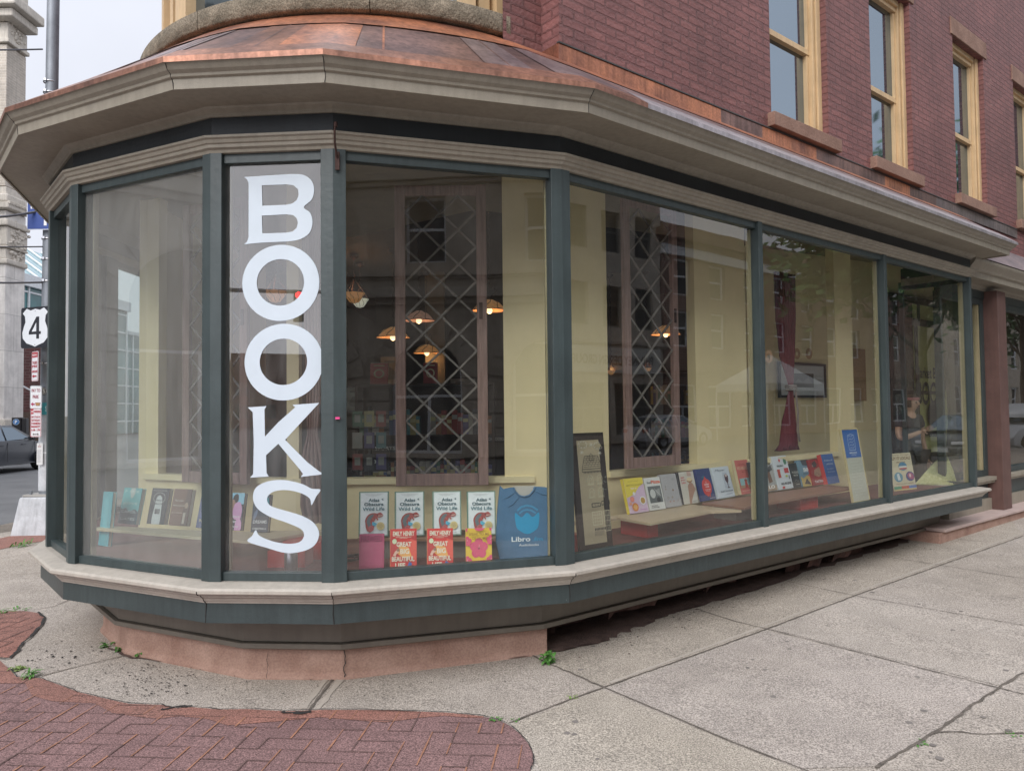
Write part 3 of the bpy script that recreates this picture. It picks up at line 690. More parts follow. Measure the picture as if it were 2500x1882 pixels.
# BOOKS lettering on the narrow pane: panes measured from 22..392 across, 10..1600 down
po, a, b_, t, n = pane_objs[3]; wP = (b_-a).length; z0, z1 = ZB+.046, ZT-.054
def LU(u): return (u-22)/370*wP
def LV(v): return z1-(v-10)/1590*(z1-z0)
Bo = smooth_open([(250, 57), (310, 60), (345, 82), (357, 120), (348, 160), (318, 189), (342, 212), (351, 250), (338, 292), (300, 316), (250, 322)], 4)
Bl = [(160, 323), (93, 328), (104, 318), (110, 300), (110, 85), (104, 72), (93, 62), (150, 60)]
Bc1 = [(160, 97), (252, 97), (280, 102), (297, 118), (299, 140), (292, 160), (275, 173), (252, 177), (162, 178)]
Bc2 = [(160, 217), (250, 215), (278, 219), (292, 232), (296, 250), (291, 270), (277, 283), (250, 287), (162, 287)]
K = [(107, 966), (178, 962), (170, 975), (172, 1080), (222, 1025), (285, 968), (275, 958), (375, 952), (360, 968), (247, 1093), (330, 1180), (372, 1214), (392, 1226), (305, 1236), (314, 1225), (300, 1205), (222, 1108), (176, 1152), (178, 1220), (186, 1234), (116, 1238), (128, 1224), (130, 1100), (126, 985)]
Ss = [(378, 1285), (362, 1312), (345, 1344), (338, 1318), (300, 1296), (245, 1286), (200, 1294), (180, 1318), (192, 1346), (250, 1366), (312, 1386), (356, 1415), (373, 1455), (355, 1498), (310, 1521), (250, 1527), (180, 1508), (108, 1484), (124, 1462), (138, 1440), (152, 1462), (205, 1484), (262, 1492), (302, 1484), (317, 1460), (306, 1436), (255, 1412), (190, 1388), (143, 1356), (127, 1315), (140, 1275), (185, 1252), (245, 1248), (310, 1263), (345, 1281)]
glyphs = [('B', [Bo+Bl, Bc1, Bc2]), ('O', [oval(231, 483, 145, 149, 56), oval(230, 481, 89, 91, 48)]), ('O', [oval(242, 792, 147, 149, 56), oval(241, 791, 89, 90, 48)]), ('K', [K]), ('S', [smooth_loop(Ss, 4)])]
for g, loops in glyphs:
    vs, fs = shape2d([[(LU(x), LV(y)) for x, y in lp] for lp in loops])
    mb = MB(); P_ = []
    for off in (-.0385, -.0365):
        for v in vs: q_ = a+t*v.x+n*off; P_.append((q_.x, q_.y, v.y))
    k = len(vs); mb.add(P_, [tuple(i+k for i in f) for f in fs], DECAL)
    for lp in loops:   # rim gives the cut vinyl its thickness
        R_ = [(LU(x), LV(y)) for x, y in lp]; A_ = [((a+t*x-n*.0385).x, (a+t*x-n*.0385).y, y) for x, y in R_]; B_ = [((a+t*x-n*.0365).x, (a+t*x-n*.0365).y, y) for x, y in R_]
        m_ = len(R_); mb.add(A_+B_, [(i, (i+1) % m_, m_+(i+1) % m_, m_+i) for i in range(m_)], DECAL)
    mb.build('window_letter', po, recalc=False)
# iron hook bracket, pink sticker
mb = MB(); pc = Vector((P3[0]+.04, P3[1]-.01))
mb.tube([(pc.x, pc.y-.10, H(1.545)), (pc.x-.005, pc.y-.10, H(1.52)), (pc.x-.01, pc.y-.075, H(1.46)), (pc.x-.012, pc.y-.02, H(1.40))], .006, IRON)
mb.box(pc.x-.024, pc.x, pc.y-.014, pc.y-.004, H(1.33), H(1.43), IRON); mb.tube([(pc.x, pc.y-.10, H(1.56)), (pc.x, pc.y-.10, H(1.535))], .010, IRON)
mb.build('iron_hook', BLD)
mb = MB(); sx = aty(731, 903, P3[1]+.004); mb.box(sx.x-.010, sx.x+.012, sx.y-.026, sx.y-.012, sx.z-.006, sx.z+.006, mat('pink_sticker', (.75, .06, .25), .5)); mb.build('sticker', BLD)

def mitre(k, prof, name):
    t1, t2 = dirs[k-1], dirs[k]; n1, n2 = nrm(t1), nrm(t2); b__ = (n1+n2).normalized(); q_ = b__/b__.dot(n1); c = Vector(PATH[k]); mb = MB(); sd = Vector((-b__.y, b__.x))
    mb.tube([tuple(c+q_*(o_+.0006)+sd*random.uniform(-.003, .004))+(z,) for o_, z in prof], [random.uniform(.0012, .0032) for _ in prof], ASB, 5); mb.build(name, BLD)
for k in (3, 4, 5, 6): mitre(k, [(.305, H(1.69)), (.307, H(1.72)), (.309, H(1.742)), (.322, H(1.75)), (.327, H(1.763)), (.346, H(1.776)), (.363, H(1.80))], 'mitre_crack')
for k in (4, 5, 6): mitre(k, [(.112, H(-.955)), (.112, H(-.968)), (.100, H(-.977)), (.083, H(-.98)), (.081, H(-.992)), (.065, H(-1.0)), (.056, H(-1.018)), (.047, H(-1.03))], 'mitre_crack')
for k in (4, 5, 6): mitre(k, [(.039, H(-1.034)), (.039, H(-1.09)), (.039, H(-1.141))], 'fascia_joint')
# ---------------- turret, copper roof, upper walls
CX, CY = -1.1, 6.45; SR = 1.95
def ang(x, y): return math.atan2(y-CY, x-CX)
aR = ang(-.02, 4.84)+.02; aL = R(180)
A0, A1 = R(178), R(360)+aR if aR < 0 else aR
A0 = R(178); A1 = aR+2*math.pi
mb = MB(); bounds = [A0, A0+(A1-A0)*.22, A0+(A1-A0)*.50, A0+(A1-A0)*.78, A1]
for i in range(4):
    a0, a1 = bounds[i]+.0015, bounds[i+1]-.0015
    mb = MB(); mb.lathe((CX, CY, 0), [(1.7, H(2.50)), (SR-.01, H(2.50)), (SR, H(2.51)), (SR, H(2.625)), (SR-.02, H(2.64)), (1.72, H(2.66))], STONE_S, 22, a0, a1)
    for aa in (a0, a1):
        c_, s__ = math.cos(aa), math.sin(aa); mb.add([(CX+r_*c_, CY+r_*s__, z) for r_, z in ((1.7, H(2.50)), (SR, H(2.50)), (SR, H(2.63)), (1.72, H(2.66)))], [(0, 1, 2, 3)], STONE_S)
    o = mb.build('turret_sill_stone', BLD)
TUR = []
def arcbox(r0, r1, a0, a1, z0, z1, m, name, n=10, par=BLD):
    mb = MB(); vs = []; 
    for i in range(n+1):
        a_ = a0+(a1-a0)*i/n; c_, s__ = math.cos(a_), math.sin(a_)
        for r_, z in ((r0, z0), (r1, z0), (r1, z1), (r0, z1)): vs.append((CX+r_*c_, CY+r_*s__, z))
    fs = [(i*4+j, i*4+(j+1) % 4, (i+1)*4+(j+1) % 4, (i+1)*4+j) for i in range(n) for j in range(4)]+[(0, 1, 2, 3), (n*4, n*4+1, n*4+2, n*4+3)]
    mb.add(vs, fs, m); return mb.build(name, par)
aw0, aw1 = R(188), A1
wl = ang(*aty(430, 5, 4.9).xy) % (2*math.pi)
arcbox(1.60, 1.70, A0, A1, H(2.64), 9, OCHRE, 'turret_wall', 40)
# window glass of the turret stands proud of the drum, between ochre pilasters
g0, g1 = R(229), R(297)
tw = arcbox(1.70, 1.725, g0, g1, H(2.66), 7, DGLASS, 'turret_window', 24)
arcbox(1.70, 1.76, g0, g1, H(2.655), H(2.70), OCHRE, 'sash_rail', 24, tw)
for aa, w_ in ((g0-.012, .03), (g1+.012, .03), ((g0+g1)/2-.2, .02), ((g0+g1)/2+.22, .02)): arcbox(1.70, 1.80, aa-w_, aa+w_, H(2.65), 9, OCHRE, 'window_mullion', 2, tw)
for aa in (g0-.10, g0-.18, g0-.27, g0-.36, g0-.5, g1+.09, g1+.16, g1+.24):
    arcbox(1.70, 1.80-(.03 if int(aa*100) % 2 else 0), aa-.026, aa+.022, H(2.65), 9, OCHRE, 'turret_pilaster', 2)
# copper roof skirt
outer = [Vector((p[0], p[1])) for p in PATH[:-1]]
def offs(k, o_):
    t1 = dirs[max(k-1, 0)]; t2 = dirs[min(k, len(dirs)-2)] if k < 7 else dirs[6]
    if k == 0: t1 = t2
    n1, n2 = nrm(t1), nrm(t2)
    if k == 7: n2 = n1
    b__ = (n1+n2).normalized(); return outer[k]+b__*(o_/b__.dot(n1))
OC = [offs(k, .374) for k in range(8)]; OC[7] = OC[7]+Vector(DF.xy)*.37
rows = []    # (outer point, inner point, height)
def radial(p): v = (p-Vector((CX, CY))).normalized(); q_ = Vector((CX, CY))+v*(SR-.06); return q_, H(2.49)
zW = H(2.34)
samples = []
for k in range(7):
    n = [8, 3, 6, 10, 6, 10, 30][k]
    for i in range(n): samples.append((k, OC[k].lerp(OC[k+1], i/n)))
samples.append((7, OC[7]))
SK = []
for k, p in samples:
    s_ = p.x*DF.x+p.y*DF.y
    if k <= 0: q_ = Vector((-2.95, p.y)); z = H(2.40)
    elif k < 6:
        q_, z = radial(p)
    else:
        f = (p-OC[6]).length/(OC[7]-OC[6]).length
        if f < .02: q_, z = radial(p)
        else:
            q_ = Vector(pt(max(3.32, 3.34+(f-.04)*(9.9-3.34)/.96), 3.597).xy); z = zW
    SK.append((Vector((p.x, p.y, H(1.822))), Vector((q_.x, q_.y, z))))
def band(f0, f1, m, name, lift0=0, lift1=0, drip=False, rng=(0, 999)):
    mb = MB(); vs = []
    SKR = SK[rng[0]:rng[1]]
    for o_, i_ in SKR:
        up = Vector((0, 0, 1)); A_ = o_.lerp(i_, f0)+up*lift0; B_ = o_.lerp(i_, f1)+up*lift1
        vs += [A_, B_]
    n = len(SKR); mb.add(vs, [(2*i, 2*i+2, 2*i+3, 2*i+1) for i in range(n-1)], m)
    if drip:
        D_ = [v-Vector((0, 0, .03)) for v in vs[::2]]; k = len(mb.v); mb.add([v for v in vs[::2]]+D_, [(i, i+1, n+i+1, n+i) for i in range(n-1)], m)
    return mb.build(name, BLD, recalc=True)
ZINC = mat('weathered_pale_flashing', (.30, .275, .29), .45, col2=(.50, .465, .49), scale=6, metal=.5, fine=.15, streak=.3)
band(-.0, .13, COP_E, 'copper_drip_flashing', .010, .012, drip=True, rng=(0, 46))
band(-.0, .30, ZINC, 'pale_drip_flashing', .010, .012, drip=True, rng=(45, 999))
band(.11, .74, COP_D, 'copper_roof_slope', .002, .002)
band(.70, 1.0, COP_B, 'copper_top_flashing', .012, .012)
# standing laps between the slabs
rj = random.Random(4)
for i, (o_, i_) in enumerate(SK):
    if (i*7 % 5) in (0,) or i in (22, 26):
        A_ = o_.lerp(i_, .12); B_ = o_.lerp(i_, .72); t_ = (SK[min(i+1, len(SK)-1)][0]-SK[max(i-1, 0)][0]).normalized()
        dn = Vector((0, 0, .008)); mb = MB()
        mb.add([A_+dn, B_+dn, B_+t_*.012+dn, A_+t_*.012+dn, A_, B_], [(0, 1, 2, 3), (0, 1, 5, 4)], COP_B if i % 2 else COP_D); mb.build('roof_lap', BLD)
# panels of differing tarnish
for (i0, i1, m_) in ((12, 16, COP_G), (18, 21, COP_E), (24, 27, COP_G), (29, 31, COP_E), (31, 34, COP_B), (39, 41, COP_G), (42, 72, COP_G)):
    mb = MB(); vs = []
    for o_, i_ in SK[i0:i1+1]: vs += [o_.lerp(i_, .13)+Vector((0, 0, .007)), o_.lerp(i_, .69)+Vector((0, 0, .007))]
    n = len(vs)//2; mb.add(vs, [(2*i, 2*i+2, 2*i+3, 2*i+1) for i in range(n-1)], m_); mb.build('roof_slab', BLD)
# wall openings helper
def wall(mb, O, T, N_, L, z0, z1, ops, dep, m, reveal=None):
    O = Vector(O); T = Vector(T); N_ = Vector(N_); Z = Vector((0, 0, 1)); reveal = reveal or m
    us = sorted({0, L}|{o_[0] for o_ in ops}|{o_[1] for o_ in ops}); zs = sorted({z0, z1}|{o_[2] for o_ in ops}|{o_[3] for o_ in ops})
    P_ = lambda u, z, d=0: O+T*u+Z*z-N_*d
    for i in range(len(us)-1):
        for j in range(len(zs)-1):
            u, z = (us[i]+us[i+1])/2, (zs[j]+zs[j+1])/2
            if any(o_[0] < u < o_[1] and o_[2] < z < o_[3] for o_ in ops): continue
            mb.add([P_(us[i], zs[j]), P_(us[i+1], zs[j]), P_(us[i+1], zs[j+1]), P_(us[i], zs[j+1])], [(0, 1, 2, 3)], m)
    for o_ in ops:
        a_, b__, c_, d_ = o_[:4]
        if len(o_) > 4:   # round arch: fill the corners above the springing
            r_ = (b__-a_)/2; cx = (a_+b__)/2; n = 12; arc = [(cx-r_*math.cos(math.pi*i/n), d_-r_+r_*math.sin(math.pi*i/n)) for i in range(n+1)]
            for i in range(n): mb.add([P_(*arc[i]), P_(*arc[i+1]), P_(arc[i+1][0], d_+.0), P_(arc[i][0], d_+.0)], [(0, 1, 2, 3)], m)
            for i in range(n): mb.add([P_(*arc[i]), P_(*arc[i+1]), P_(*arc[i+1], dep), P_(*arc[i], dep)], [(0, 1, 2, 3)], reveal)
            d2 = d_-r_
        else: d2 = d_; mb.add([P_(a_, d_), P_(b__, d_), P_(b__, d_, dep), P_(a_, d_, dep)], [(0, 1, 2, 3)], reveal)
        for u in (a_, b__): mb.add([P_(u, c_), P_(u, d2), P_(u, d2, dep), P_(u, c_, dep)], [(0, 1, 2, 3)], reveal)
        mb.add([P_(a_, c_), P_(b__, c_), P_(b__, c_, dep), P_(a_, c_, dep)], [(0, 1, 2, 3)], reveal)
wins = [(5.87, 6.87), (7.77, 8.75), (9.96, 10.96), (12.08, 13.08), (14.2, 15.2), (16.3, 17.3)]
ZW0, ZW1 = H(2.60), H(4.60)
mb = MB(); wall(mb, pt(3.32, 3.60), DF, NF, 26, H(1.9), 9.5, [(a_-3.32, b__-3.32, ZW0, ZW1) for a_, b__ in wins], .16, BRICK)
mb.add([pt(3.32, 3.60, H(1.9)), pt(3.32, 3.80, H(1.9)), pt(3.32, 3.80, 9.5), pt(3.32, 3.60, 9.5)], [(0, 1, 2, 3)], BRICK)
mb.add([pt(3.32, 3.78, H(1.9)), pt(2.98, 3.78, H(1.9)), pt(2.98, 3.78, 9.5), pt(3.32, 3.78, 9.5)], [(0, 1, 2, 3)], BRICK)
mb.add([(-2.95, 7, H(1.9)), (-2.95, 30, H(1.9)), (-2.95, 30, 9.5), (-2.95, 7, 9.5)], [(0, 1, 2, 3)], BRICK)
mb.build('brick_wall', BLD, recalc=False)
mb = MB()
for q0, q1, m_ in ((3.3, 5.1, COP_B), (5.1, 5.7, COP_D), (5.7, 6.6, COP_B), (6.6, 8.0, COP_D), (8.0, 8.6, COP_B), (8.6, 9.3, COP_D), (9.3, 12, COP_G)): mb.add([pt(q0, 3.585, H(2.33)), pt(q1, 3.585, H(2.33)), pt(q1, 3.585, H(2.455)), pt(q0, 3.585, H(2.455))], [(0, 1, 2, 3)], m_)
mb.add([pt(3.3, 3.585, H(2.33)), pt(3.3, 3.80, H(2.33)), pt(3.3, 3.80, H(2.455)), pt(3.3, 3.585, H(2.455))], [(0, 1, 2, 3)], COP_B)
mb.fbox(3.295, 12, 3.578, 3.598, H(2.452), H(2.462), mat('lead_bead', (.05, .05, .05), .6)); mb.build('wall_flashing', BLD)
for k, (a_, b__) in enumerate(wins):
    fr_ = MB(); D0, D1 = 3.70, 3.80
    fr_.fbox(a_, a_+.075, D0, D1, ZW0, ZW1, OCHRE); fr_.fbox(b__-.11, b__, D0-.015, D1, ZW0, ZW1, OCHRE); fr_.fbox(b__-.07, b__, D0-.04, D0-.018, ZW0, ZW1, OCHRE)
    fr_.fbox(a_+.075, b__-.11, D0, D1, ZW1-.11, ZW1, OCHRE); fr_.fbox(a_+.075, b__-.11, D0-.03, D1, ZW1-.06, ZW1, OCHRE)
    fr_.fbox(a_+.075, b__-.11, D0+.01, D1, ZW0, ZW0+.03, OCHRE)
    f_ = fr_.build('upper_window', BLD, bevel=.003)
    m1 = MB(); zm = H(3.44); m1.fbox(a_+.075, b__-.11, D0+.022, D1, zm, zm+.055, OCHRE); m1.fbox(b__-.145, b__-.112, D0+.03, D1, ZW0+.03, zm, OCHRE); m1.fbox(b__-.14, b__-.112, D0+.02, D1-.03, zm+.05, ZW1-.11, OCHRE); m1.fbox(a_+.077, a_+.10, D0+.02, D1, ZW0+.03, ZW1-.11, OCHRE); m1.build('sash', f_, bevel=.002)
    g_ = MB(); g_.fbox(a_+.06, b__-.10, D0+.05, D0+.06, zm+.02, ZW1-.10, DGLASS); g_.build('pane', f_)
    g_ = MB(); g_.fbox(a_+.06, b__-.10, D0+.07, D0+.08, ZW0+.01, zm+.02, DGLASS); g_.build('pane', f_)
    s1 = MB(); s1.fbox(a_-.06, b__+.12, 3.53, 3.75, ZW0-.125, ZW0-.002, STONE_B); s1.build('stone_sill', BLD, bevel=.006)
    s1 = MB(); s1.fbox(a_-.06, b__+.10, 3.585, 3.75, ZW1+.002, ZW1+.22, STONE_B); s1.build('stone_lintel', BLD, bevel=.006)
# roof deck closing the upper volume
mb = MB(); mb.prism([(-2.95, 7), (-1.1, 6.0), tuple(pt(3.3, 3.9).xy), tuple(pt(29, 3.9).xy), (10, 30), (-2.95, 30)], 9.4, 9.5, TAUPE2); mb.build('roof_deck', BLD)

# ---------------- the neighbouring recessed shopfront
mb = MB(); P_far = [tuple(pt(SG+.1, 3.60).xy), tuple(pt(30, 3.60).xy)]
mb.sweep(P_far, [(0, H(1.46)), (.02, H(1.46)), (.03, H(1.50)), (.05, H(1.515)), (.24, H(1.515)), (.25, H(1.50)), (.27, H(1.50)), (.275, H(1.57)), (.30, H(1.58)), (.31, H(1.60)), (.36, H(1.66)), (.37, H(1.68)), (.37, H(1.70)), (0, H(1.70))], TAUPE); mb.build('far_cornice', BLD)
mb = MB(); mb.add([pt(SG+.1, 3.22, H(1.705)), pt(30, 3.22, H(1.705)), pt(30, 3.6, H(2.1)), pt(SG+.1, 3.6, H(2.1))], [(0, 1, 2, 3)], COP_G); mb.build('far_roof', BLD)
mb = MB(); mb.fbox(SG+.02, 30, 3.59, 3.66, H(1.36), H(1.46), GREEN); mb.build('far_head', BLD)
mb = MB(); mb.fbox(10.70, 10.99, 3.44, 3.72, H(-1.334), H(1.455), BRONZE); mb.build('brown_post', BLD, bevel=.004)
for s0, s1 in ((SG+.03, 10.69), (11.0, 15)):
    mb = MB(); mb.fbox(s0, s1, 3.57, 3.80, H(-1.34), H(-1.19), TAUPE); mb.build('stall_riser_base', BLD)
    mb = MB(); mb.fbox(s0, s1, 3.61, 3.80, H(-1.188), H(-.99), GREEN); mb.build('stall_riser', BLD)
    mb = MB(); mb.fbox(s0, s1+.015, 3.53, 3.80, H(-.988), H(-.96), TAUPE); mb.fbox(s0, s1+.015, 3.51, 3.80, H(-.958), H(-.91), TAUPE); mb.build('stall_sill', BLD, bevel=.003)
    mb = MB(); mb.fbox(s0, s1, 3.60, 3.68, H(-.908), H(-.83), GREEN); mb.fbox(s0, s0+.05, 3.60, 3.68, H(-.83), H(1.36), GREEN); mb.fbox(s1-.10, s1, 3.60, 3.68, H(-.83), H(1.36), GREEN)
    mb.fbox(s0+.05, s1-.10, 3.60, 3.68, H(1.28), H(1.36), GREEN); mb.build('shopfront_frame', BLD, bevel=.003)
    mb = MB(); mb.fbox(s1-.15, s1-.102, 3.62, 3.72, H(-.83), H(1.28), LINING); mb.build('shopfront_lining', BLD)
    mb = MB(); mb.fbox(s0+.05, s1-.10, 3.645, 3.653, H(-.83), H(1.28), GLASS); mb.build('glass_pane', BLD)
# end return of the bay
mb = MB(); mb.fbox(SG-.02, SG+.02, 3.38, 4.05, H(-1.12), H(-.88), GREEN); mb.fbox(SG-.02, SG+.02, 3.38, 4.05, H(1.40), H(1.5), GREEN); mb.fbox(SG-.02, SG+.02, 4.0, 4.05, H(-.88), H(1.40), GREEN); mb.build('return_frame', BLD)
mb = MB(); mb.fbox(SG-.004, SG+.004, 3.38, 4.0, H(-.88), H(1.40), GLASS); mb.build('return_pane', BLD)

# ================================================================== inside
WB = 5.46                                  # plane of the partition behind the round window
W1 = Vector((-1.60, WB)); W2 = Vector((.40, WB)); W0 = W1+Vector((-.914, .407))*1.56
LEDGE = H(-.49)
mb = MB(); mb.prism([PM, P0, P1, P2, P3, P4, tuple(pt(SG-.02, 3.30).xy), tuple(pt(SG-.02, 4.2).xy), tuple(pt(3.9, 4.2).xy), (.4, 5.6), (-1.9, 5.6), (-3.0, 6.1), (-3.75, 8.8)], H(-1.05), H(-.935), REDFLOOR); mb.build('display_floor', BLD)
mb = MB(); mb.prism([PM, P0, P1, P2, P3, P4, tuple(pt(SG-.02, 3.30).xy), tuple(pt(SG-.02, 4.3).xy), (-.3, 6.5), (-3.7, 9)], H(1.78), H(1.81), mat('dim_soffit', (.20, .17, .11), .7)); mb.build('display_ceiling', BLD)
mb = MB()
def pw(a_, b__, z0, z1, th=.08):
    a_, b__ = Vector(a_), Vector(b__); t_ = (b__-a_).normalized(); n_ = Vector((-t_.y, t_.x)); mb.prism([tuple(a_), tuple(b__), tuple(b__+n_*th), tuple(a_+n_*th)], z0, z1, CREAM)
colx0, colx1 = aty(1087, 700, WB).x, .40
pw(W1, W2, H(-1.05), LEDGE-.04); pw(W0, W1, H(-1.05), LEDGE-.04)
pw((colx0, WB), W2, LEDGE-.04, H(1.78)); pw(W0, W0+Vector((.914, -.407))*.14, LEDGE-.04, H(1.78)); pw(W1-Vector((.07, 0)), W1+Vector((.02, 0)), LEDGE-.04, H(1.78))
pw(W0, (W0.x+.02, 9.0), H(-1.05), H(1.78), .06)
DP = 4.04
sA0 = onD(1313, 800, DP); sA1 = onD(1503, 800, DP); sB0 = onD(1613, 800, DP); sB1 = onD(1806, 800, DP); sC0 = onD(1843, 800, DP)
sv = lambda p: p.x*DF.x+p.y*DF.y
sA0, sA1, sB0, sB1, sC0 = map(sv, (sA0, sA1, sB0, sB1, sC0))
s2 = W2.x*DF.x+W2.y*DF.y
def pf(s0, s1, z0, z1, D0=DP, D1=DP+.09): mb.fbox(s0, s1, D0, D1, z0, z1, CREAM)
pf(s2-.05, sC0, H(-1.05), LEDGE-.04); pf(s2-.05, sA0, LEDGE-.04, H(1.78)); pf(sA1, sB0, LEDGE-.04, H(1.78)); pf(sB1, sC0, LEDGE-.04, H(1.78))
mb.build('display_partition', BLD)
mb = MB(); 
mb.prism([(W1.x-.01, WB-.03), (colx0+.22, WB-.03), (colx0+.22, WB+.09), (W1.x, WB+.09)], LEDGE-.045, LEDGE, CREAM_D)
a_ = W0; b__ = W1; mb.prism([tuple(a_+Vector((-.012, -.03))), tuple(b__+Vector((-.012, -.03))), tuple(b__+Vector((0, .09))), tuple(a_+Vector((0, .09)))], LEDGE-.045, LEDGE, CREAM_D)
mb.fbox(sA0-.02, sA1+.30, DP-.03, DP+.1, LEDGE-.045, LEDGE, CREAM_D); mb.fbox(sB0-.05, sB1, DP-.03, DP+.1, LEDGE-.045, LEDGE, CREAM_D); mb.build('ledge', BLD)
# wall seen through the second opening, and the dim room behind
mb = MB(); mb.fbox(sB0+.28, 12.6, 4.85, 4.92, H(-1.3), H(2.2), CREAM)
mb.build('inner_cream_wall', BLD)
ZF, ZC = .10, 4.05
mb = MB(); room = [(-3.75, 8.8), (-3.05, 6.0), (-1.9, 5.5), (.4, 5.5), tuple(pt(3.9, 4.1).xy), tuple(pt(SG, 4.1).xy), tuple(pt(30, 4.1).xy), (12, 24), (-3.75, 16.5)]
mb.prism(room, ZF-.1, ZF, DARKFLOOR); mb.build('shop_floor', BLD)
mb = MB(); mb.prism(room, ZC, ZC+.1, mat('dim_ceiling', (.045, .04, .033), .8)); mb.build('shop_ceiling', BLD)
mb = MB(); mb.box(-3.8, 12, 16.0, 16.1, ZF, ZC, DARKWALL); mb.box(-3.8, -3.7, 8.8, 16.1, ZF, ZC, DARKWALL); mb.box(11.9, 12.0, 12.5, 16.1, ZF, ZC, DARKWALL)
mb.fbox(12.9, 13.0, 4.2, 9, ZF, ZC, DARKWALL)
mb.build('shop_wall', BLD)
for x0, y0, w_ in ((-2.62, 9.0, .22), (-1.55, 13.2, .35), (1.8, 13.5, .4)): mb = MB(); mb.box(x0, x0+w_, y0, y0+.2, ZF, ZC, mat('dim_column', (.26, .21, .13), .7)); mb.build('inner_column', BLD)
# ---------------- benches in the window
def legs(mb, pts, z0, z1, m):
    for x, y in pts: mb.tube([(x, y, z0), (x, y, z1)], .015, m, 8)
FLZ = H(-.935); BZ = H(-.80)
def bench(poly, label, m, supports, group='display benches'):
    e = empty('display_bench', label, 'bench', (poly[0][0], poly[0][1], FLZ), group=group)
    inv = Vector((-poly[0][0], -poly[0][1], -FLZ))
    mb = MB(); mb.prism(poly, BZ-.020, BZ, m); mb.v = [v+inv for v in mb.v]; mb.build('bench_top', e, bevel=.002)
    for sp3, mm in supports:
        mb = MB(); mb.prism(sp3, FLZ, BZ-.0205, mm); mb.v = [v+inv for v in mb.v]; mb.build('support', e, bevel=.002)
xy = lambda p: (p.x, p.y)
GREYM = mat('dark_grey_board', (.17, .15, .13), .7)  # even dark grey for the boards holding up two benches
bA = [xy(at(772, 1162, -.80)), xy(at(1086, 1162, -.80)), (.12, 4.98), (-.95, 4.98)]
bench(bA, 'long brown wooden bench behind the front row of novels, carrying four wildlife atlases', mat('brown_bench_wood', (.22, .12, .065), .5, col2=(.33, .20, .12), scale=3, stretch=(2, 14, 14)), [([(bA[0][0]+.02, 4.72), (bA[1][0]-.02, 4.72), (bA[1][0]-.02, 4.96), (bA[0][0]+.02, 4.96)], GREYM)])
bB = [xy(at(1334, 1117, -.80)), xy(at(1404, 1129.5, -.80)), xy(at(1534, 1104, -.80)), xy(pt(5.0, 3.40)), xy(pt(5.0, 3.88)), xy(pt(2.95, 3.88))]
bench(bB, 'pale plywood bench on red boxes behind the framed village drawing', mat('pale_ply', (.46, .36, .24), .45, var=.08, scale=3), [([xy(pt(2.92, 3.60)), xy(pt(3.42, 3.52)), xy(pt(3.42, 3.84)), xy(pt(2.95, 3.84))], REDP), ([xy(pt(4.10, 3.58)), xy(pt(4.22, 3.58)), xy(pt(4.22, 3.84)), xy(pt(4.10, 3.84))], REDP)])
bC = [xy(pt(5.14, 3.47)), xy(at(1849, 1052, -.80)), xy(at(1849, 1052, -.80)+Vector((-.18, .225, 0))), xy(pt(5.14, 3.88))]
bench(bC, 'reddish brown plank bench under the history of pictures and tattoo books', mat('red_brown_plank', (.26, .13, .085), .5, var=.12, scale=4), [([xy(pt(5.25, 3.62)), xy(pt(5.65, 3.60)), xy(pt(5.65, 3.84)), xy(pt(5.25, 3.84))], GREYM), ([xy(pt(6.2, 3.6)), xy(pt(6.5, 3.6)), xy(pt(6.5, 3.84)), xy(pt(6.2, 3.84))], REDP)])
bD = [xy(at(204, 1140, -.80)), xy(at(438, 1160, -.80)), xy(at(556, 1169, -.80)), xy(at(666, 1150, -.80)), (-1.15, 5.05), (-1.95, 5.0), (-2.95, 5.35)]
bench(bD, 'cream painted bench curving along the left windows under the standing novels', mat('cream_shelf', (.50, .42, .28), .5, var=.06), [([(-1.47, 4.72), (-1.22, 4.70), (-1.2, 4.92), (-1.45, 4.94)], REDP)])

# ---------------- books
def book(BL, BR, ytop, yaw, cover, items, label, group=None, hs=-.80, t=.028, lean=13, spine=None, sitems=None, roll=0, nm='book', depthfix=None, spw=None):
    p = at(BL[0], BL[1], hs) if depthfix is None else aty(BL[0], BL[1], depthfix)
    u = Vector((math.cos(R(yaw)), math.sin(R(yaw)))); rr = ray(*BR); k = rr.x/rr.y
    w = abs((k*p.y-p.x)/(u.x-k*u.y)); Y = p.y+u.y*w/2
    h = (((BL[1]+BR[1])/2-ytop)/1593*Y)/math.cos(R(lean))*1.0
    rq = random.Random(int(BL[0]*13)); lean += rq.uniform(-1.5, 2); yaw += rq.uniform(-2.2, 2.2)
    e = MB(); cm = cover if isinstance(cover, bpy.types.Material) else flat(cover, .38); smt = flat(spine, .4) if spine else cm
    e.box(0, w, 0, .0028, 0, h, cm); e.box(0, w, t-.0028, t, 0, h, cm); e.box(-.002, .0012, .0003, t-.0003, 0, h, smt)
    o = e.build(nm, None, loc=(p.x, p.y, EYE+hs+t*math.sin(R(lean))), rot=(-R(lean), R(roll), R(yaw)), label=label, cat='book', group=group)
    q_ = MB(); q_.box(.0013, w-.004, .003, t-.003, .003, h-.004, PAPERW); q_.build('pages', o)
    if items: art(items, w, h, 'cover_art', o)
    if sitems:
        a_ = art(sitems, t, h, 'spine_art', o, y=-.001)
        if a_: a_.rotation_euler = (0, 0, R(-90)); a_.location = (-.002, t, 0)
    return o
Wt = (.75, .76, .76); Bk = (.02, .02, .025); Tl = (.06, .12, .14)
rj = random.Random(2)
def rays_pat(c):
    out = []
    for i in range(22):
        a_ = 2*math.pi*i/22; out.append(('l', [(.5+.30*math.cos(a_), .40+.22*math.sin(a_)), (.5+.30*math.cos(a_)*1.55+.12*math.cos(a_*3), .40+.40*math.sin(a_))], .0010, c))
    return out
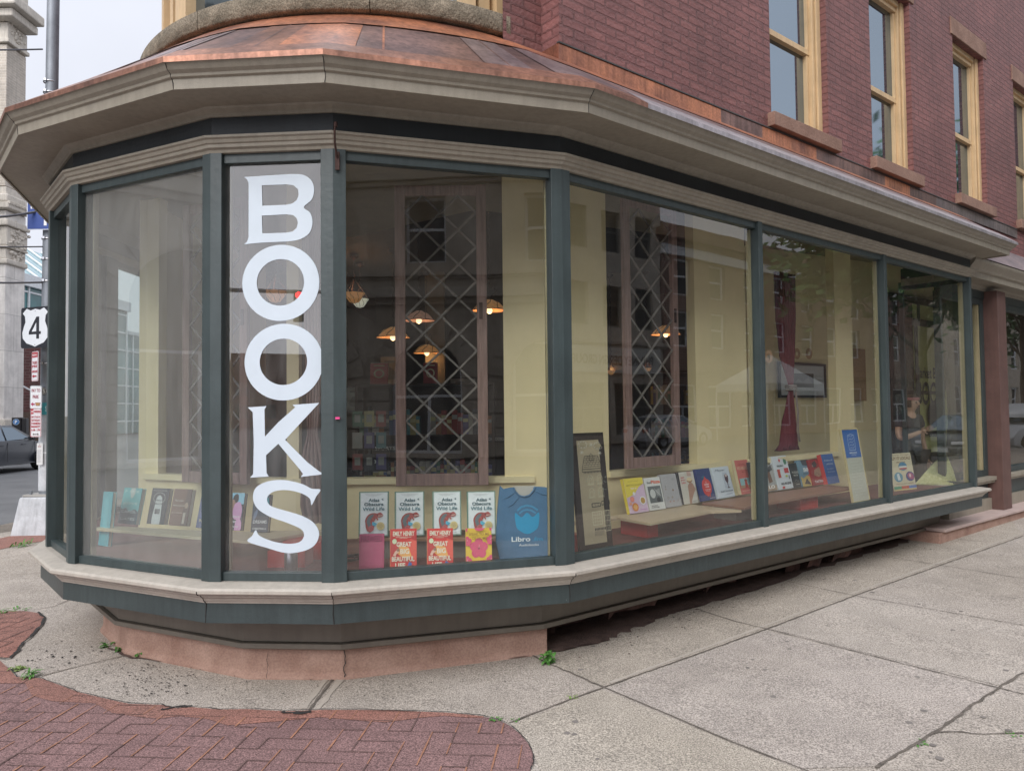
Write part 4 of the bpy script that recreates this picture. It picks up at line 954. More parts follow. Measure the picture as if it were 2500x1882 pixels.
def atlas():
    g = (.13, .22, .16); red = (.36, .07, .06); gy = (.13, .16, .17)
    cham = [(.22, .28), (.21, .36), (.26, .44), (.36, .50), (.50, .52), (.62, .51), (.72, .53), (.80, .49), (.82, .45), (.72, .42), (.62, .42), (.55, .38), (.50, .30), (.52, .22), (.48, .14), (.38, .09), (.29, .12), (.24, .19)]
    it = [('r', .035, .02, .965, .98, (.70, .76, .76)), ('r', .055, .035, .945, .965, (.73, .77, .78))]+[('l', [(.05, .03), (.95, .03), (.95, .97), (.05, .97), (.05, .03)], .0015, (.35, .45, .36))]
    it += [r_ for r_ in rays_pat((.52, .58, .60)) if all(.06 < q[0] < .94 and .04 < q[1] < .62 for q in r_[1])]
    it += [('r', .20, .935, .78, .939, (.4, .42, .42)), ('r', .24, .918, .74, .922, (.4, .42, .42)), ('r', .3, .901, .62, .905, (.4, .42, .42)),
           ('t', 'Atlas', .50, .805, .38, .075, Tl, .03), ('t', 'Obscura', .50, .715, .66, .075, Tl, .03), ('t', 'Wild Life', .49, .61, .74, .082, (.05, .16, .19), .012),
           ('p', [(.75, .83), (.79, .80), (.84, .80), (.81, .82), (.83, .85), (.79, .83)], Tl),
           ('s', cham, red), ('s', [(.27, .30), (.28, .38), (.36, .46), (.50, .49), (.46, .42), (.38, .34), (.42, .24), (.36, .18)], gy), ('o', .42, .175, .09, .062, .55, (.55, .12, .12)), ('c', .42, .175, .035, .025, (.5, .10, .10)),
           ('p', [(.46, .33), (.62, .28), (.53, .22), (.44, .26)], (.10, .42, .58)), ('p', [(.66, .46), (.82, .465), (.82, .455), (.66, .445)], (.75, .65, .55)), ('c', .63, .475, .018, .013, Bk), ('p', [(.42, .40), (.50, .33), (.54, .35), (.47, .42)], (.45, .10, .08)), ('p', [(.56, .42), (.63, .35), (.66, .37), (.60, .44)], (.45, .10, .08)),
           ('c', .735, .225, .135, .09, (.68, .55, .26)), ('r', .67, .262, .80, .268, (.3, .2, .05)), ('r', .645, .24, .825, .246, (.3, .2, .05)), ('r', .64, .218, .83, .224, (.3, .2, .05)), ('r', .66, .196, .81, .202, (.3, .2, .05)), ('r', .69, .174, .78, .180, (.3, .2, .05)),
           ('t', 'CARA GIAIMO AND JOSHUA FOER', .5, .065, .66, .016, Tl, .02)]
    return g, it
g_, at_items = atlas()
Lab = ['leftmost of four pale atlases with a red chameleon, above the plain magenta book', 'second of four pale chameleon atlases from the left, behind the left red novel', 'third of four pale chameleon atlases from the left, behind the right red novel', 'rightmost of four pale chameleon atlases, behind the yellow hibiscus book beside the blue shirt']
for (bl, br, yt), lb in zip([((775, 1161), (839, 1160), 1066), ((853, 1160), (917, 1159), 1065.5), ((935, 1159), (997, 1158), 1065), ((1010, 1158), (1072, 1157), 1065)], Lab):
    book(bl, br, yt, 5, g_, at_items, lb, 'identical wildlife atlases on the bench', hs=-.795, t=.030, lean=9)
# front row
FR = -.932
book((776, 1239), (829, 1238), 1157, 4, (.42, .06, .14), [('t', 'FIREWEED', .5, .87, .86, .15, (.16, .02, .06), .0), ('r', .06, .2, .94, .78, (.45, .07, .16)), ('l', [(.1, .3), (.5, .5), (.9, .35), (.5, .7), (.1, .3)], .0008, (.36, .05, .12)), ('t', 'LAUREN HADDAD', .5, .10, .86, .10, (.16, .02, .06), .0)], 'plain magenta paperback at the left end of the front row under an atlas', hs=FR, t=.022, lean=8)
def gbbl():
    r1 = (.62, .045, .035); cr_ = (.78, .72, .58)
    return [('p', [(0, .3), (.35, .55), (.2, .8), (0, .75)], (.50, .03, .03)), ('p', [(1, .2), (.6, .5), (.8, .8), (1, .7)], (.72, .09, .06)), ('p', [(.2, .05), (.6, .3), (.9, 0)], (.52, .03, .03)), ('p', [(.62, .8), (1, .95), (1, .7)], (.48, .03, .03)),
            ('p', [(.25, .42), (.48, .30), (.82, .32), (.70, .55), (.35, .60)], (.80, .38, .10)), ('t', 'EMILY HENRY', .51, .885, .82, .115, cr_, .03), ('r', .2, .795, .8, .803, cr_), ('r', .35, .77, .65, .776, cr_),
            ('c', .16, .70, .085, .062, (.62, .68, .45)), ('t', 'GREAT', .52, .625, .56, .115, cr_, .03), ('t', 'BIG', .55, .455, .34, .125, cr_, .03), ('t', 'BEAUTIFUL', .49, .275, .86, .115, cr_, .03), ('t', 'LIFE', .38, .115, .38, .125, cr_, .03),
            ('p', [(.10, .36), (.18, .46), (.28, .50), (.33, .44), (.24, .40), (.20, .34)], (.75, .45, .35)), ('p', [(.22, .50), (.34, .55), (.36, .47), (.28, .45)], (.30, .16, .10)), ('p', [(.64, .09), (.72, .20), (.82, .17), (.80, .07)], (.05, .13, .42)), ('c', .73, .22, .03, .024, (.30, .14, .08)), ('p', [(.62, .02), (.70, .08), (.80, .06), (.78, .02)], (.70, .45, .35))]
book((843, 1234), (900, 1233), 1147, 5, (.62, .045, .035), gbbl(), 'left one of two red novels with cream capitals, in the front row', 'identical red novels', hs=FR, t=.03, lean=8, spine=(.72, .30, .10))
book((923, 1232), (979, 1231), 1146, 5, (.62, .045, .035), gbbl(), 'right one of two red novels with cream capitals, in the front row', 'identical red novels', hs=FR, t=.03, lean=8, spine=(.72, .30, .10))
ye = (.74, .50, .05); pk = (.66, .08, .17)
def flower(cx, cy, r_, asp=.76): 
    out = []
    for i in range(5):
        a_ = 2*math.pi*i/5+.3; out.append(('c', cx+r_*.62*math.cos(a_), cy+r_*.62*asp*math.sin(a_), r_*.50, r_*.50*asp, pk))
    out += [('c', cx, cy, r_*.3, r_*.3*asp, pk), ('c', cx, cy, r_*.13, r_*.12*asp, (.28, .02, .06)), ('l', [(cx, cy), (cx+r_*.05, cy+r_*.4*asp)], .002, (.8, .6, .5))]; return out
book((1007, 1225), (1063, 1222), 1144, 5, ye, flower(.5, .47, .32)+flower(.05, .65, .16)+flower(.96, .68, .16)+flower(.05, .14, .16)+flower(.96, .15, .17)+flower(.45, 1.0, .2)[:0]+[('p', [(.3, 1), (.75, 1), (.65, .94), (.5, .92), (.38, .95)], pk), ('p', [(0, 1), (.08, 1), (.05, .92), (0, .9)], pk), ('p', [(.9, 1), (1, 1), (1, .93), (.92, .93)], pk), ('t', 'SPEAK TO ME', .51, .845, .78, .07, (.30, .16, .03), .01), ('t', 'OF HOME', .53, .735, .58, .07, (.30, .16, .03), .01), ('t', 'JEANINE', .51, .105, .48, .075, (.30, .16, .03), .01), ('t', 'CUMMINS', .51, .02, .48, .04, (.30, .16, .03), .01)], 'yellow novel with big pink hibiscus flowers, right end of the front row', hs=FR, t=.03, lean=8, spine=(.6, .35, .05))
# folded blue T-shirt on a board
p = aty(1081, 1217, 4.56); e = empty('tshirt', 'blue folded T-shirt with a teal shield print and white wording, standing by the corner post', 'shirt', (p.x, p.y, FLZ), rot=(-R(5), 0, R(7)))
TS = mat('blue_jersey', (.055, .14, .25), .85, col2=(.075, .17, .295), scale=5, bump=.012, bscale=7)
w_, h_ = .325, .45
outl = [(0, .0), (w_, .0), (w_+.004, .40), (w_-.01, .445), (.225, .455), (.215, .43), (.19, .405), (.155, .398), (.125, .405), (.10, .43), (.092, .455), (.03, .445), (.003, .43)]
vs, fs = shape2d([smooth_loop(outl, 3)]); mb = MB(); lp = smooth_loop(outl, 3); n = len(lp)
mb.add([(v.x, 0, v.y) for v in vs], fs, TS); mb.add([(a_, 0, b__) for a_, b__ in lp]+[(a_, .04, b__) for a_, b__ in lp], [(i, (i+1) % n, n+(i+1) % n, n+i) for i in range(n)], TS)
mb.add([(v.x, .04, v.y) for v in vs], fs, TS); mb.build('folded_body', e)
mb = MB(); mb.tube([(.092, -.001, .452), (.10, -.002, .43), (.125, -.003, .403), (.155, -.003, .395), (.19, -.003, .403), (.215, -.002, .43), (.225, -.001, .452)], .006, TS, 6); mb.build('collar', e)
mb = MB(); mb.box(.09, .23, .012, .018, .36, .462, flat((.42, .40, .36))); mb.build('backing_board', e)
for a_, b__ in (((.10, .425), (.02, .385)), ((.225, .43), (.32, .40)), ((.12, .39), (.05, .33))):
    mb = MB(); mb.tube([(a_[0], .0, a_[1]), ((a_[0]+b__[0])/2, -.003, (a_[1]+b__[1])/2-.006), (b__[0], .0, b__[1])], [.003, .006, .002], TS, 6); mb.build('crease', e)
tq = (.02, .28, .50)
art([('s', [(.30, .66), (.42, .60), (.53, .66), (.64, .60), (.76, .66), (.75, .50), (.70, .43), (.53, .37), (.36, .43), (.31, .50)], tq), ('l', [(.34, .69), (.42, .74), (.53, .76), (.64, .74), (.74, .69)], .012, (.05, .24, .42)), ('l', [(.38, .65), (.45, .69), (.53, .70), (.61, .69), (.70, .65)], .010, (.05, .24, .42)),
     ('t', 'Libro', .40, .305, .36, .065, (.72, .76, .78), .02), ('t', '.fm', .72, .30, .20, .055, (.03, .26, .46), .02), ('t', 'Audiobooks', .55, .225, .38, .032, (.66, .70, .73), .01)], w_, h_, 'shirt_print', e, y=-.001)

# right-hand benches
YW = 38.6
book((1361, 1112), (1401, 1106), 1036, YW+3, (.62, .46, .60), [('p', [(0, 1), (1, 1), (1, .82), (.7, .72), (.45, .55), (.25, .50), (0, .45)], (.72, .58, .07)), ('t', 'MARTHA COLLISON', .5, .80, .8, .05, (.35, .28, .03), .02), ('r', .2, .9, .75, .91, (.4, .33, .05)), ('t', 'TOP 10', .42, .70, .3, .05, (.78, .7, .75), .02), ('c', .25, .40, .11, .08, (.72, .25, .18)), ('c', .78, .33, .16, .12, Wt), ('c', .78, .33, .12, .09, (.50, .30, .08)), ('c', .33, .17, .16, .12, (.65, .22, .05)), ('c', .33, .17, .10, .07, (.72, .40, .12)), ('c', .12, .28, .07, .05, (.75, .35, .25)), ('c', .38, .55, .06, .05, Wt), ('r', .55, .07, .9, .085, (.5, .2, .5))], 'yellow and lilac cookbook with painted plates, first on the pale bench', spine=(.70, .55, .06))
book((1405, 1105), (1437.6, 1100), 1034.5, YW+3, (.66, .66, .64), [('t', "Pizza", .68, .86, .58, .10, (.70, .12, .05), .03), ('t', 'Roman', .26, .85, .28, .07, (.08, .12, .12), .02, .3), ('r', .10, .22, .92, .73, (.14, .15, .15)), ('c', .36, .50, .17, .14, (.55, .56, .54)), ('c', .66, .30, .12, .08, (.05, .05, .05)), ('p', [(.55, .6), (.85, .65), (.8, .4), (.6, .45)], (.30, .31, .30)), ('l', [(.5, .65), (.85, .4)], .003, (.6, .6, .6)), ('t', 'RECIPES', .32, .13, .4, .035, (.1, .1, .1), .02), ('t', 'FROM ROME', .35, .08, .5, .035, (.1, .1, .1), .02)], 'white cookbook with a grey kitchen photograph and red PIZZA title', spine=(.62, .58, .55))
book((1440, 1098.5), (1472, 1094), 1027, YW+3, (.40, .39, .40), [('t', '&', .2, .62, .08, .06, (.22, .2, .2), .01), ('r', .14, .53, .22, .56, (.3, .24, .2)), ('c', .62, .50, .05, .03, (.25, .15, .1)), ('o', .22, .28, .06, .035, .7, (.28, .22, .2)), ('c', .48, .29, .05, .035, (.34, .28, .25)), ('c', .3, .17, .05, .02, (.4, .22, .2)), ('c', .52, .17, .05, .02, (.4, .22, .2)), ('r', .72, .14, .74, .21, (.3, .2, .2)), ('r', .80, .14, .82, .21, (.3, .2, .2)), ('r', .6, .84, .85, .85, (.25, .25, .25)), ('r', .6, .81, .85, .82, (.25, .25, .25))], 'plain grey cookbook with tiny drawn icons, third on the pale bench')
book((1474, 1092), (1510, 1086.5), 1022, YW+3, (.60, .57, .50), [('r', 0, 0, .10, 1, (.03, .03, .04)), ('p', [(.45, 0), (.50, .3), (.52, .55), (.68, .68), (.85, .60), (.95, .42), (.78, .28), (.62, .1), (.58, 0)], (.42, .24, .17)), ('c', .68, .72, .17, .07, (.35, .18, .08)), ('c', .68, .75, .17, .06, (.68, .55, .35)), ('r', .58, .85, .82, 1.0, (.55, .38, .32)), ('t', 'NEW', .28, .82, .2, .05, (.5, .06, .08), .03), ('t', 'JEWISH', .30, .74, .26, .05, (.5, .06, .08), .03), ('t', 'DELI', .30, .66, .24, .05, (.5, .06, .08), .03), ('r', .65, .06, .92, .07, (.2, .2, .2))], 'cream cookbook with a black spine and a hand holding a stacked burger', spine=(.03, .03, .04))
book((1518, 1084.5), (1548, 1080.5), 1015, YW+3, (.03, .055, .17), [('s', [(.2, .48), (.28, .60), (.42, .66), (.5, .62), (.60, .66), (.78, .60), (.85, .45), (.78, .27), (.62, .17), (.45, .14), (.28, .2), (.2, .33)], (.62, .06, .05)), ('p', [(.42, .66), (.5, .76), (.6, .66), (.5, .63)], (.62, .06, .05)), ('p', [(.25, .72), (.5, .80), (.45, .68)], (.04, .14, .20)), ('t', 'A', .52, .56, .06, .05, Wt, .02), ('t', 'SWEET', .53, .49, .34, .045, Wt, .02), ('t', 'YEAR', .53, .42, .28, .045, Wt, .02), ('r', .34, .33, .72, .34, Wt), ('r', .38, .29, .68, .30, Wt), ('r', .42, .11, .5, .22, (.62, .06, .05)), ('r', .56, .10, .62, .2, (.62, .06, .05)), ('t', 'Joan Nathan', .72, .06, .4, .035, Wt, .01)], 'navy cookbook with a big red pomegranate, on the pale bench', spine=(.04, .06, .20))
book((1553, 1079), (1590, 1074.5), 1011.5, YW+3, (.62, .68, .74), [('t', 'Meyer', .45, .88, .62, .09, (.04, .05, .09), .0, .4), ('r', .52, .30, .82, .80, (.50, .56, .64)), ('p', [(.62, .72), (.74, .76), (.84, .68), (.80, .52), (.74, .45), (.74, .33), (.84, .29), (.64, .29), (.71, .33), (.70, .45), (.62, .55)], (.07, .03, .04)), ('c', .72, .70, .07, .05, (.55, .45, .42)), ('t', "FINEST ICE CREAM", .55, .20, .72, .045, (.03, .04, .08), .02), ('r', .5, .10, .85, .115, (.2, .22, .3))], 'white ice cream book with a sundae glass, beside the navy pomegranate book')
book((1596, 1071.5), (1630, 1069.5), 998.5, YW+1, (.62, .16, .13), [('r', 0, 0, .17, 1, (.66, .58, .34)), ('t', 'WES ANDERSON', .60, .76, .70, .09, (.80, .66, .45), .0), ('r', .35, .86, .75, .875, (.3, .06, .05)), ('c', .55, .65, .05, .015, (.3, .06, .05)), ('r', .25, .18, .95, .46, (.30, .50, .50)), ('r', .25, .18, .95, .26, (.45, .30, .18)), ('p', [(.50, .18), (.54, .38), (.66, .38), (.70, .18)], (.50, .08, .06)), ('c', .60, .40, .09, .035, (.28, .08, .05)), ('r', .25, .09, .95, .10, (.8, .5, .4))][0:9], 'tall coral book with a cream spine strip, right end of the pale bench', spine=(.66, .58, .34), t=.04)
book((1631, 1069), (1642, 1068), 1001, YW, (.05, .05, .055), [('r', .3, .5, .9, .55, (.35, .33, .3)), ('r', .3, .4, .9, .42, (.35, .33, .3))], 'thin black book half hidden behind the mullion, right of the coral book')
book((1658, 1063.5), (1681, 1061), 1007, YW, (.42, .42, .40), [('p', [(.1, .95), (.5, .9), (.8, .98), (.9, .8), (.4, .7)], (.10, .10, .10)), ('p', [(.3, .7), (.6, .75), (.7, .35), (.35, .3)], (.22, .13, .09)), ('r', .0, .02, 1, .22, (.40, .30, .22)), ('t', 'LO', .5, .16, .6, .13, (.85, .85, .82), .05), ('c', .55, .78, .1, .06, (.05, .05, .05))], 'grey photo book with white capitals at the left end of the plank bench')
book((1683, 1060), (1716, 1056.5), 988, YW+2, (.66, .70, .74), [('p', [(.45, .92), (.53, .87), (.47, .80), (.37, .86)], (.65, .10, .08)), ('c', .80, .83, .10, .11, (.07, .22, .13)), ('t', 'READING', .42, .70, .42, .055, (.05, .07, .06), .03), ('r', .16, .35, .34, .60, (.50, .08, .05)), ('r', .62, .47, .92, .62, (.50, .05, .05)), ('c', .70, .38, .09, .035, (.45, .5, .1)), ('r', .82, .28, .90, .40, (.2, .22, .25)), ('t', 'ALL IN LINE', .55, .17, .68, .07, (.04, .05, .06), .03), ('p', [(.25, .02), (.40, .02), (.42, .09), (.25, .09)], (.55, .05, .05))], 'tall white book scattered with red and green shapes')
book((1717, 1055), (1734, 1053.5), 1003, YW, (.03, .035, .035), [('t', 'PUZZLE', .5, .62, .8, .08, (.55, .55, .5), .02), ('t', 'BOOK', .5, .50, .55, .07, (.55, .55, .5), .02), ('l', [(.2, .25), (.4, .32), (.6, .25), (.8, .32)], .002, (.5, .5, .45)), ('r', .25, .12, .75, .135, (.5, .5, .45))], 'small black book with pale lettering, just left of the number 50 book')
book((1735, 1053), (1759, 1050.5), 996, YW, (.16, .28, .36), [('p', [(.3, 1), (1, 1), (1, .75), (.4, .80)], (.06, .07, .08)), ('t', '50', .60, .62, .48, .15, Wt, .05), ('p', [(0, 0), (1, 0), (1, .25), (.6, .42), (.2, .3), (0, .4)], (.55, .40, .14)), ('p', [(.2, .1), (.5, .3), (.8, .05)], (.05, .04, .04)), ('p', [(.6, .4), (1, .5), (1, .3)], (.55, .10, .06)), ('t', 'STREET', .5, .48, .5, .04, (.1, .1, .1), .03)], 'blue and yellow book with a large white number 50')
book((1759, 1050.5), (1788, 1048), 995, YW, (.33, .035, .035), [('c', .38, .78, .16, .09, (.55, .45, .36)), ('p', [(.2, .85), (.5, .95), (.6, .8), (.5, .7), (.3, .68)], (.06, .05, .05)), ('p', [(.3, .6), (.7, .7), (.9, .4), (.5, .3), (.2, .4)], (.40, .26, .18)), ('l', [(.2, .3), (.4, .5), (.7, .35), (.85, .6)], .003, (.08, .04, .04)), ('t', 'TATTOO', .5, .14, .78, .09, Wt, .04)], 'dark red book with an inked figure and white TATTOO title')
book((1789, 1048), (1815.5, 1046), 984.5, YW-1, (.045, .13, .38), [('t', 'A History of', .5, .78, .72, .07, (.62, .70, .80), .01, .3), ('t', 'pictures', .55, .66, .55, .07, (.62, .70, .80), .01, .3), ('t', 'for children', .5, .50, .55, .05, (.35, .45, .65), .01, .3), ('t', 'david & martin', .5, .40, .6, .045, (.35, .45, .65), .01, .3)], 'bright blue book with a red spine and handwritten white title on the plank bench', spine=(.58, .06, .05), t=.045)
# left-hand bench
book((254, 1132), (294, 1133.5), 1058, -24, (.10, .38, .40), [('p', [(0, 0), (1, 0), (1, .35), (.8, .42), (.5, .34), (.3, .44), (.1, .40), (0, .45)], (.04, .07, .09)), ('s', [(.42, 1), (.62, 1), (.66, .85), (.56, .72), (.46, .74), (.40, .88)], (.45, .50, .48)), ('t', 'F O X', .5, .90, .8, .07, (.62, .72, .70), .0), ('t', 'JOYCE', .5, .56, .8, .07, (.6, .7, .68), .0), ('t', 'CAROL', .5, .34, .8, .07, (.62, .66, .66), .0), ('t', 'OATES', .5, .14, .8, .07, (.62, .66, .66), .0)], 'teal novel with spaced white capitals, leftmost on the cream bench', lean=14, t=.035)
book((316.5, 1133), (353, 1136.5), 1060, -22, (.045, .05, .055), [('s', [(.28, .0), (.72, .0), (.70, .5), (.66, .72), (.5, .80), (.34, .72), (.30, .5)], (.62, .64, .64)), ('o', .5, .72, .34, .16, .93, (.5, .5, .5)), ('r', .35, .28, .65, .42, (.18, .18, .18)), ('t', 'FEMALE', .5, .66, .42, .045, (.1, .1, .1), .02), ('t', 'BEACH', .5, .56, .40, .045, (.1, .1, .1), .02), ('t', 'A NOVEL IN SUMMER', .5, .93, .8, .03, (.5, .5, .5), .0), ('p', [(.4, .28), (.43, .45), (.48, .28)], (.03, .03, .03))], 'black novel with a pale arched doorway on its cover, on the cream bench', lean=14, t=.035)
book((363.6, 1136.5), (401.6, 1139.5), 1062, -20, (.20, .10, .06), [('p', [(.65, 0), (1, 0), (1, 1), (.78, 1), (.7, .5)], (.12, .07, .05)), ('c', .82, .55, .10, .08, (.40, .28, .2)), ('r', .72, .05, .85, .35, (.5, .42, .35)), ('t', 'The Lost', .38, .68, .50, .06, (.62, .56, .48), .01, .1), ('t', 'Masterpiece', .40, .54, .62, .06, (.62, .56, .48), .01, .1), ('t', 'B. A. Shapiro', .38, .34, .56, .05, (.6, .5, .42), .01, .1)], 'brown novel with cream script title, third on the cream bench', lean=14, t=.038)
book((423, 1142), (458, 1145), 1066, -18, (.05, .08, .22), [('p', [(.2, 1), (.7, 1), (.6, .55), (.2, .5)], (.50, .17, .06)), ('c', .4, .35, .25, .14, (.12, .16, .40)), ('t', 'NIGHT', .5, .2, .7, .08, (.6, .5, .3), .02)], 'blue and orange novel half hidden by the window post', lean=14, t=.035)
book((489, 1147), (521, 1150), 1071, -10, (.05, .05, .06), [('r', 0, .70, 1, 1, (.30, .58, .72)), ('s', [(.2, .75), (.3, .93), (.55, .97), (.62, .82), (.45, .72)], (.05, .035, .03)), ('s', [(.1, .75), (.3, .82), (.45, .70), (.35, .55), (.1, .4)], (.42, .25, .17)), ('s', [(.4, .7), (.75, .75), (.92, .55), (.85, .3), (.45, .3), (.3, .45)], (.68, .36, .58)), ('t', 'ordinary', .42, .36, .80, .075, Wt, .02, .2), ('t', 'Love', .36, .24, .5, .085, Wt, .02, .2), ('s', [(.55, .0), (.6, .25), (.8, .33), (.97, .2), (.95, 0)], (.68, .36, .58)), ('t', 'Rutkoski', .5, .10, .55, .045, Wt, .02)], 'novel with a woman in pink on a light blue ground, below the letter K', lean=13, t=.035)
book((541.5, 1151), (578, 1153), 1074, -6, (.035, .045, .065), [('s', [(.5, .95), (.9, .9), (.95, .6), (.7, .55), (.5, .7)], (.05, .28, .32)), ('s', [(.6, .8), (.8, .8), (.75, .6)], (.5, .15, .12)), ('t', 'DREAMS', .5, .27, .82, .09, Wt, .02), ('t', 'CHRISTINA LI', .5, .09, .82, .05, Wt, .02), ('s', [(.1, .3), (.3, .45), (.3, .6), (.12, .5)], (.15, .2, .3))], 'dark blue novel standing behind the letter S', lean=13, t=.035)
o = book((212, 1178), (234, 1179), 1064, -30, (.08, .36, .42), [('r', .3, .1, .7, .9, (.10, .42, .48))], 'turquoise hardback standing on the window floor left of the teal novel', hs=-.93, lean=4)
# red box, steel canister, cables below the S
p = at(563, 1233, -.93); mb = MB(); mb.box(0, .23, 0, .16, 0, .10, REDP); mb.box(.006, .224, -.003, 0, .02, .09, REDP); mb.build('red_box', loc=(p.x, p.y+.12, FLZ), rot=(0, 0, R(-3)), bevel=.004, label='glossy red box on the window floor under the letter S', cat='box')
p = at(623, 1238, -.93); mb = MB(); mb.lathe((0, 0, 0), [(0, .0), (.036, 0), (.038, .004), (.038, .118), (.034, .124), (0, .124)], mat('brushed_steel', (.45, .45, .46), .28, metal=1, scale=20), 28); mb.build('steel_canister', loc=(p.x, p.y+.05, FLZ), label='upright brushed steel canister in front of the red box', cat='canister')
mb = MB(); rj = random.Random(8)
pts = [];
for i in range(70): a_ = i*.42; pts.append((-1.08+.09*math.cos(a_)+i*.0006, 4.62+.06*math.sin(a_*1.07), FLZ+.006+.035*(.5+.5*math.sin(a_*.63))))
mb.tube(pts, .0035, BLACKM, 6); mb.build('coiled_cable', label='tangled black cable on the window floor beside the steel canister', cat='cable')
# framed village drawing
def leaning_panel(name, BL, BR, ytop, yaw, hs, lean, label, cat, fw, fm, inner, items, th=.022):
    p = at(BL[0], BL[1], hs); u = Vector((math.cos(R(yaw)), math.sin(R(yaw)))); rr = ray(*BR); k = rr.x/rr.y; w = abs((k*p.y-p.x)/(u.x-k*u.y)); Y = p.y+u.y*w/2
    h = (((BL[1]+BR[1])/2-ytop)/1593*Y)/math.cos(R(lean))
    e = empty(name, label, cat, (p.x, p.y, EYE+hs), rot=(-R(lean), 0, R(yaw)))
    mb = MB(); mb.box(fw*.6, w-fw*.6, .004, th-.002, fw*.6, h-fw*.6, inner); o = mb.build('panel', e)
    mb = MB()
    if fw > 0:
        mb.box(0, fw, 0, th, 0, h, fm); mb.box(w-fw, w, 0, th, 0, h, fm); mb.box(fw, w-fw, 0, th, 0, fw, fm); mb.box(fw, w-fw, 0, th, h-fw, h, fm); mb.build('frame', e, bevel=.0015)
    if items: art(items, w, h, 'artwork', e, y=.0035, step=.0003)
    return e, w, h
ink = (.03, .025, .022); wl_ = (.66, .64, .55); pal = (.60, .56, .38)
it = []
for cx, cy in ((.34, .90), (.80, .885)):
    for k in range(8): a_ = k*.785; it.append(('o', cx+.09*math.cos(a_), cy+.022*math.sin(a_), .055, .013, .86, wl_))
    it.append(('c', cx, cy, .09, .020, (.40, .34, .22)))
for cx, cy, r_ in ((.58, .895, .07), (.28, .835, .06), (.82, .82, .06)):
    for k in range(4): a_ = k*.785; it.append(('l', [(cx-r_*math.cos(a_), cy-r_*.3*math.sin(a_)), (cx+r_*math.cos(a_), cy+r_*.3*math.sin(a_))], .002, wl_))
roof = [(.34, .80), (.74, .80), (.86, .69), (.24, .69), (.34, .80)]
it += [('l', roof, .0035, ink), ('l', [(.24, .69), (.24, .668), (.86, .668), (.86, .69)], .0035, ink), ('l', [(.48, .80), (.54, .822), (.60, .80), (.60, .76), (.48, .76), (.48, .80)], .003, ink)]
for k in range(1, 6):
    f = k/6; z = .80-.11*f; x0 = .34-.10*f; x1 = .74+.12*f; it.append(('l', [(x0, z), (x1, z)], .0022, ink))
    for j in range(1, 6): xx = x0+(x1-x0)*(j+.5*(k % 2))/6; it.append(('l', [(xx, z), (xx, z+.018)], .0022, ink))
for k in range(14): it.append(('r', .25+k*.044, .655, .27+k*.044, .668, ink))
for cx, cy in ((.42, .60), (.70, .60), (.42, .49), (.70, .49)):
    it += [('l', [(cx-.08, cy-.035), (cx-.08, cy+.01), (cx-.05, cy+.03), (cx, cy+.038), (cx+.05, cy+.03), (cx+.08, cy+.01), (cx+.08, cy-.035), (cx-.08, cy-.035)], .0022, pal), ('l', [(cx-.04, cy-.035), (cx-.04, cy+.01), (cx+.04, cy+.01), (cx+.04, cy-.035)], .0018, pal), ('l', [(cx-.10, cy-.043), (cx+.10, cy-.043)], .002, pal)]
for k in range(26): cx, cy = rnd.uniform(.24, .9), rnd.uniform(.42, .64); it.append(('c', cx, cy, .012, .0035, (.28, .32, .26)))
it += [('l', [(.36, .37), (.62, .37), (.62, .40), (.36, .40), (.36, .37)], .005, ink), ('l', [(.66, .38), (.90, .38), (.90, .41), (.66, .41), (.66, .38)], .005, ink)]
for k in range(12): it.append(('l', [(.37+k*.045, .375), (.39+k*.045, .40)], .003, ink))
for x0, x1, z0_, z1_ in ((.34, .62, .22, .33), (.68, .86, .16, .33)):
    it.append(('l', [(x0, z0_), (x1, z0_), (x1, z1_), (x0, z1_), (x0, z0_)], .003, pal))
    for k in range(1, 4): it.append(('l', [(x0+(x1-x0)*k/4, z0_), (x0+(x1-x0)*k/4, z1_)], .0016, pal)); it.append(('l', [(x0, z0_+(z1_-z0_)*k/4), (x1, z0_+(z1_-z0_)*k/4)], .0016, pal))
for k in range(8): it += [('c', .38+.04*k, .185, .016, .012, ink), ('l', [(.36+.035*k, .13), (.36+.035*k, .17)], .003, ink)]
leaning_panel('framed_drawing', (1254, 1196), (1325, 1183), 937, 38, -.932, 6, 'tall dark framed drawing of a tiled roof on tan paper, leaning inside the corner', 'picture', .048, mat('dark_brown_frame', (.03, .02, .016), .4), flat((.42, .35, .23), .8), it)
# blue and cream panel
it = [('r', .06, .60, .94, .985, (.035, .13, .40)), ('r', .06, .015, .94, .598, (.50, .50, .42)), ('l', [(.32, .70), (.30, .78), (.32, .90), (.5, .92), (.68, .90), (.70, .80), (.66, .70), (.32, .70)], .004, (.55, .65, .78))]
for k in range(5): it.append(('l', [(.36, .72+k*.04), (.45, .74+k*.04), (.52, .72+k*.04), (.64, .75+k*.04)], .003, (.55, .65, .78)))
it += [('t', 'BREAK', .5, .665, .44, .02, (.65, .72, .80), .02), ('r', .35, .64, .65, .643, (.5, .6, .75)), ('r', .35, .63, .65, .633, (.5, .6, .75))]
for k in range(12): it.append(('r', .18, .10+k*.04, .18+rnd.uniform(.4, .65), .104+k*.04, (.62, .64, .58)))
leaning_panel('standing_panel', (1844, 1087), (1881, 1083), 927, 36, -.932, 9, 'tall narrow panel, blue above and cream below, leaning at the end of the plank bench', 'panel', .014, mat('pale_wood_frame', (.55, .46, .25), .5), flat((.50, .48, .40)), it)
brn = (.18, .09, .04)
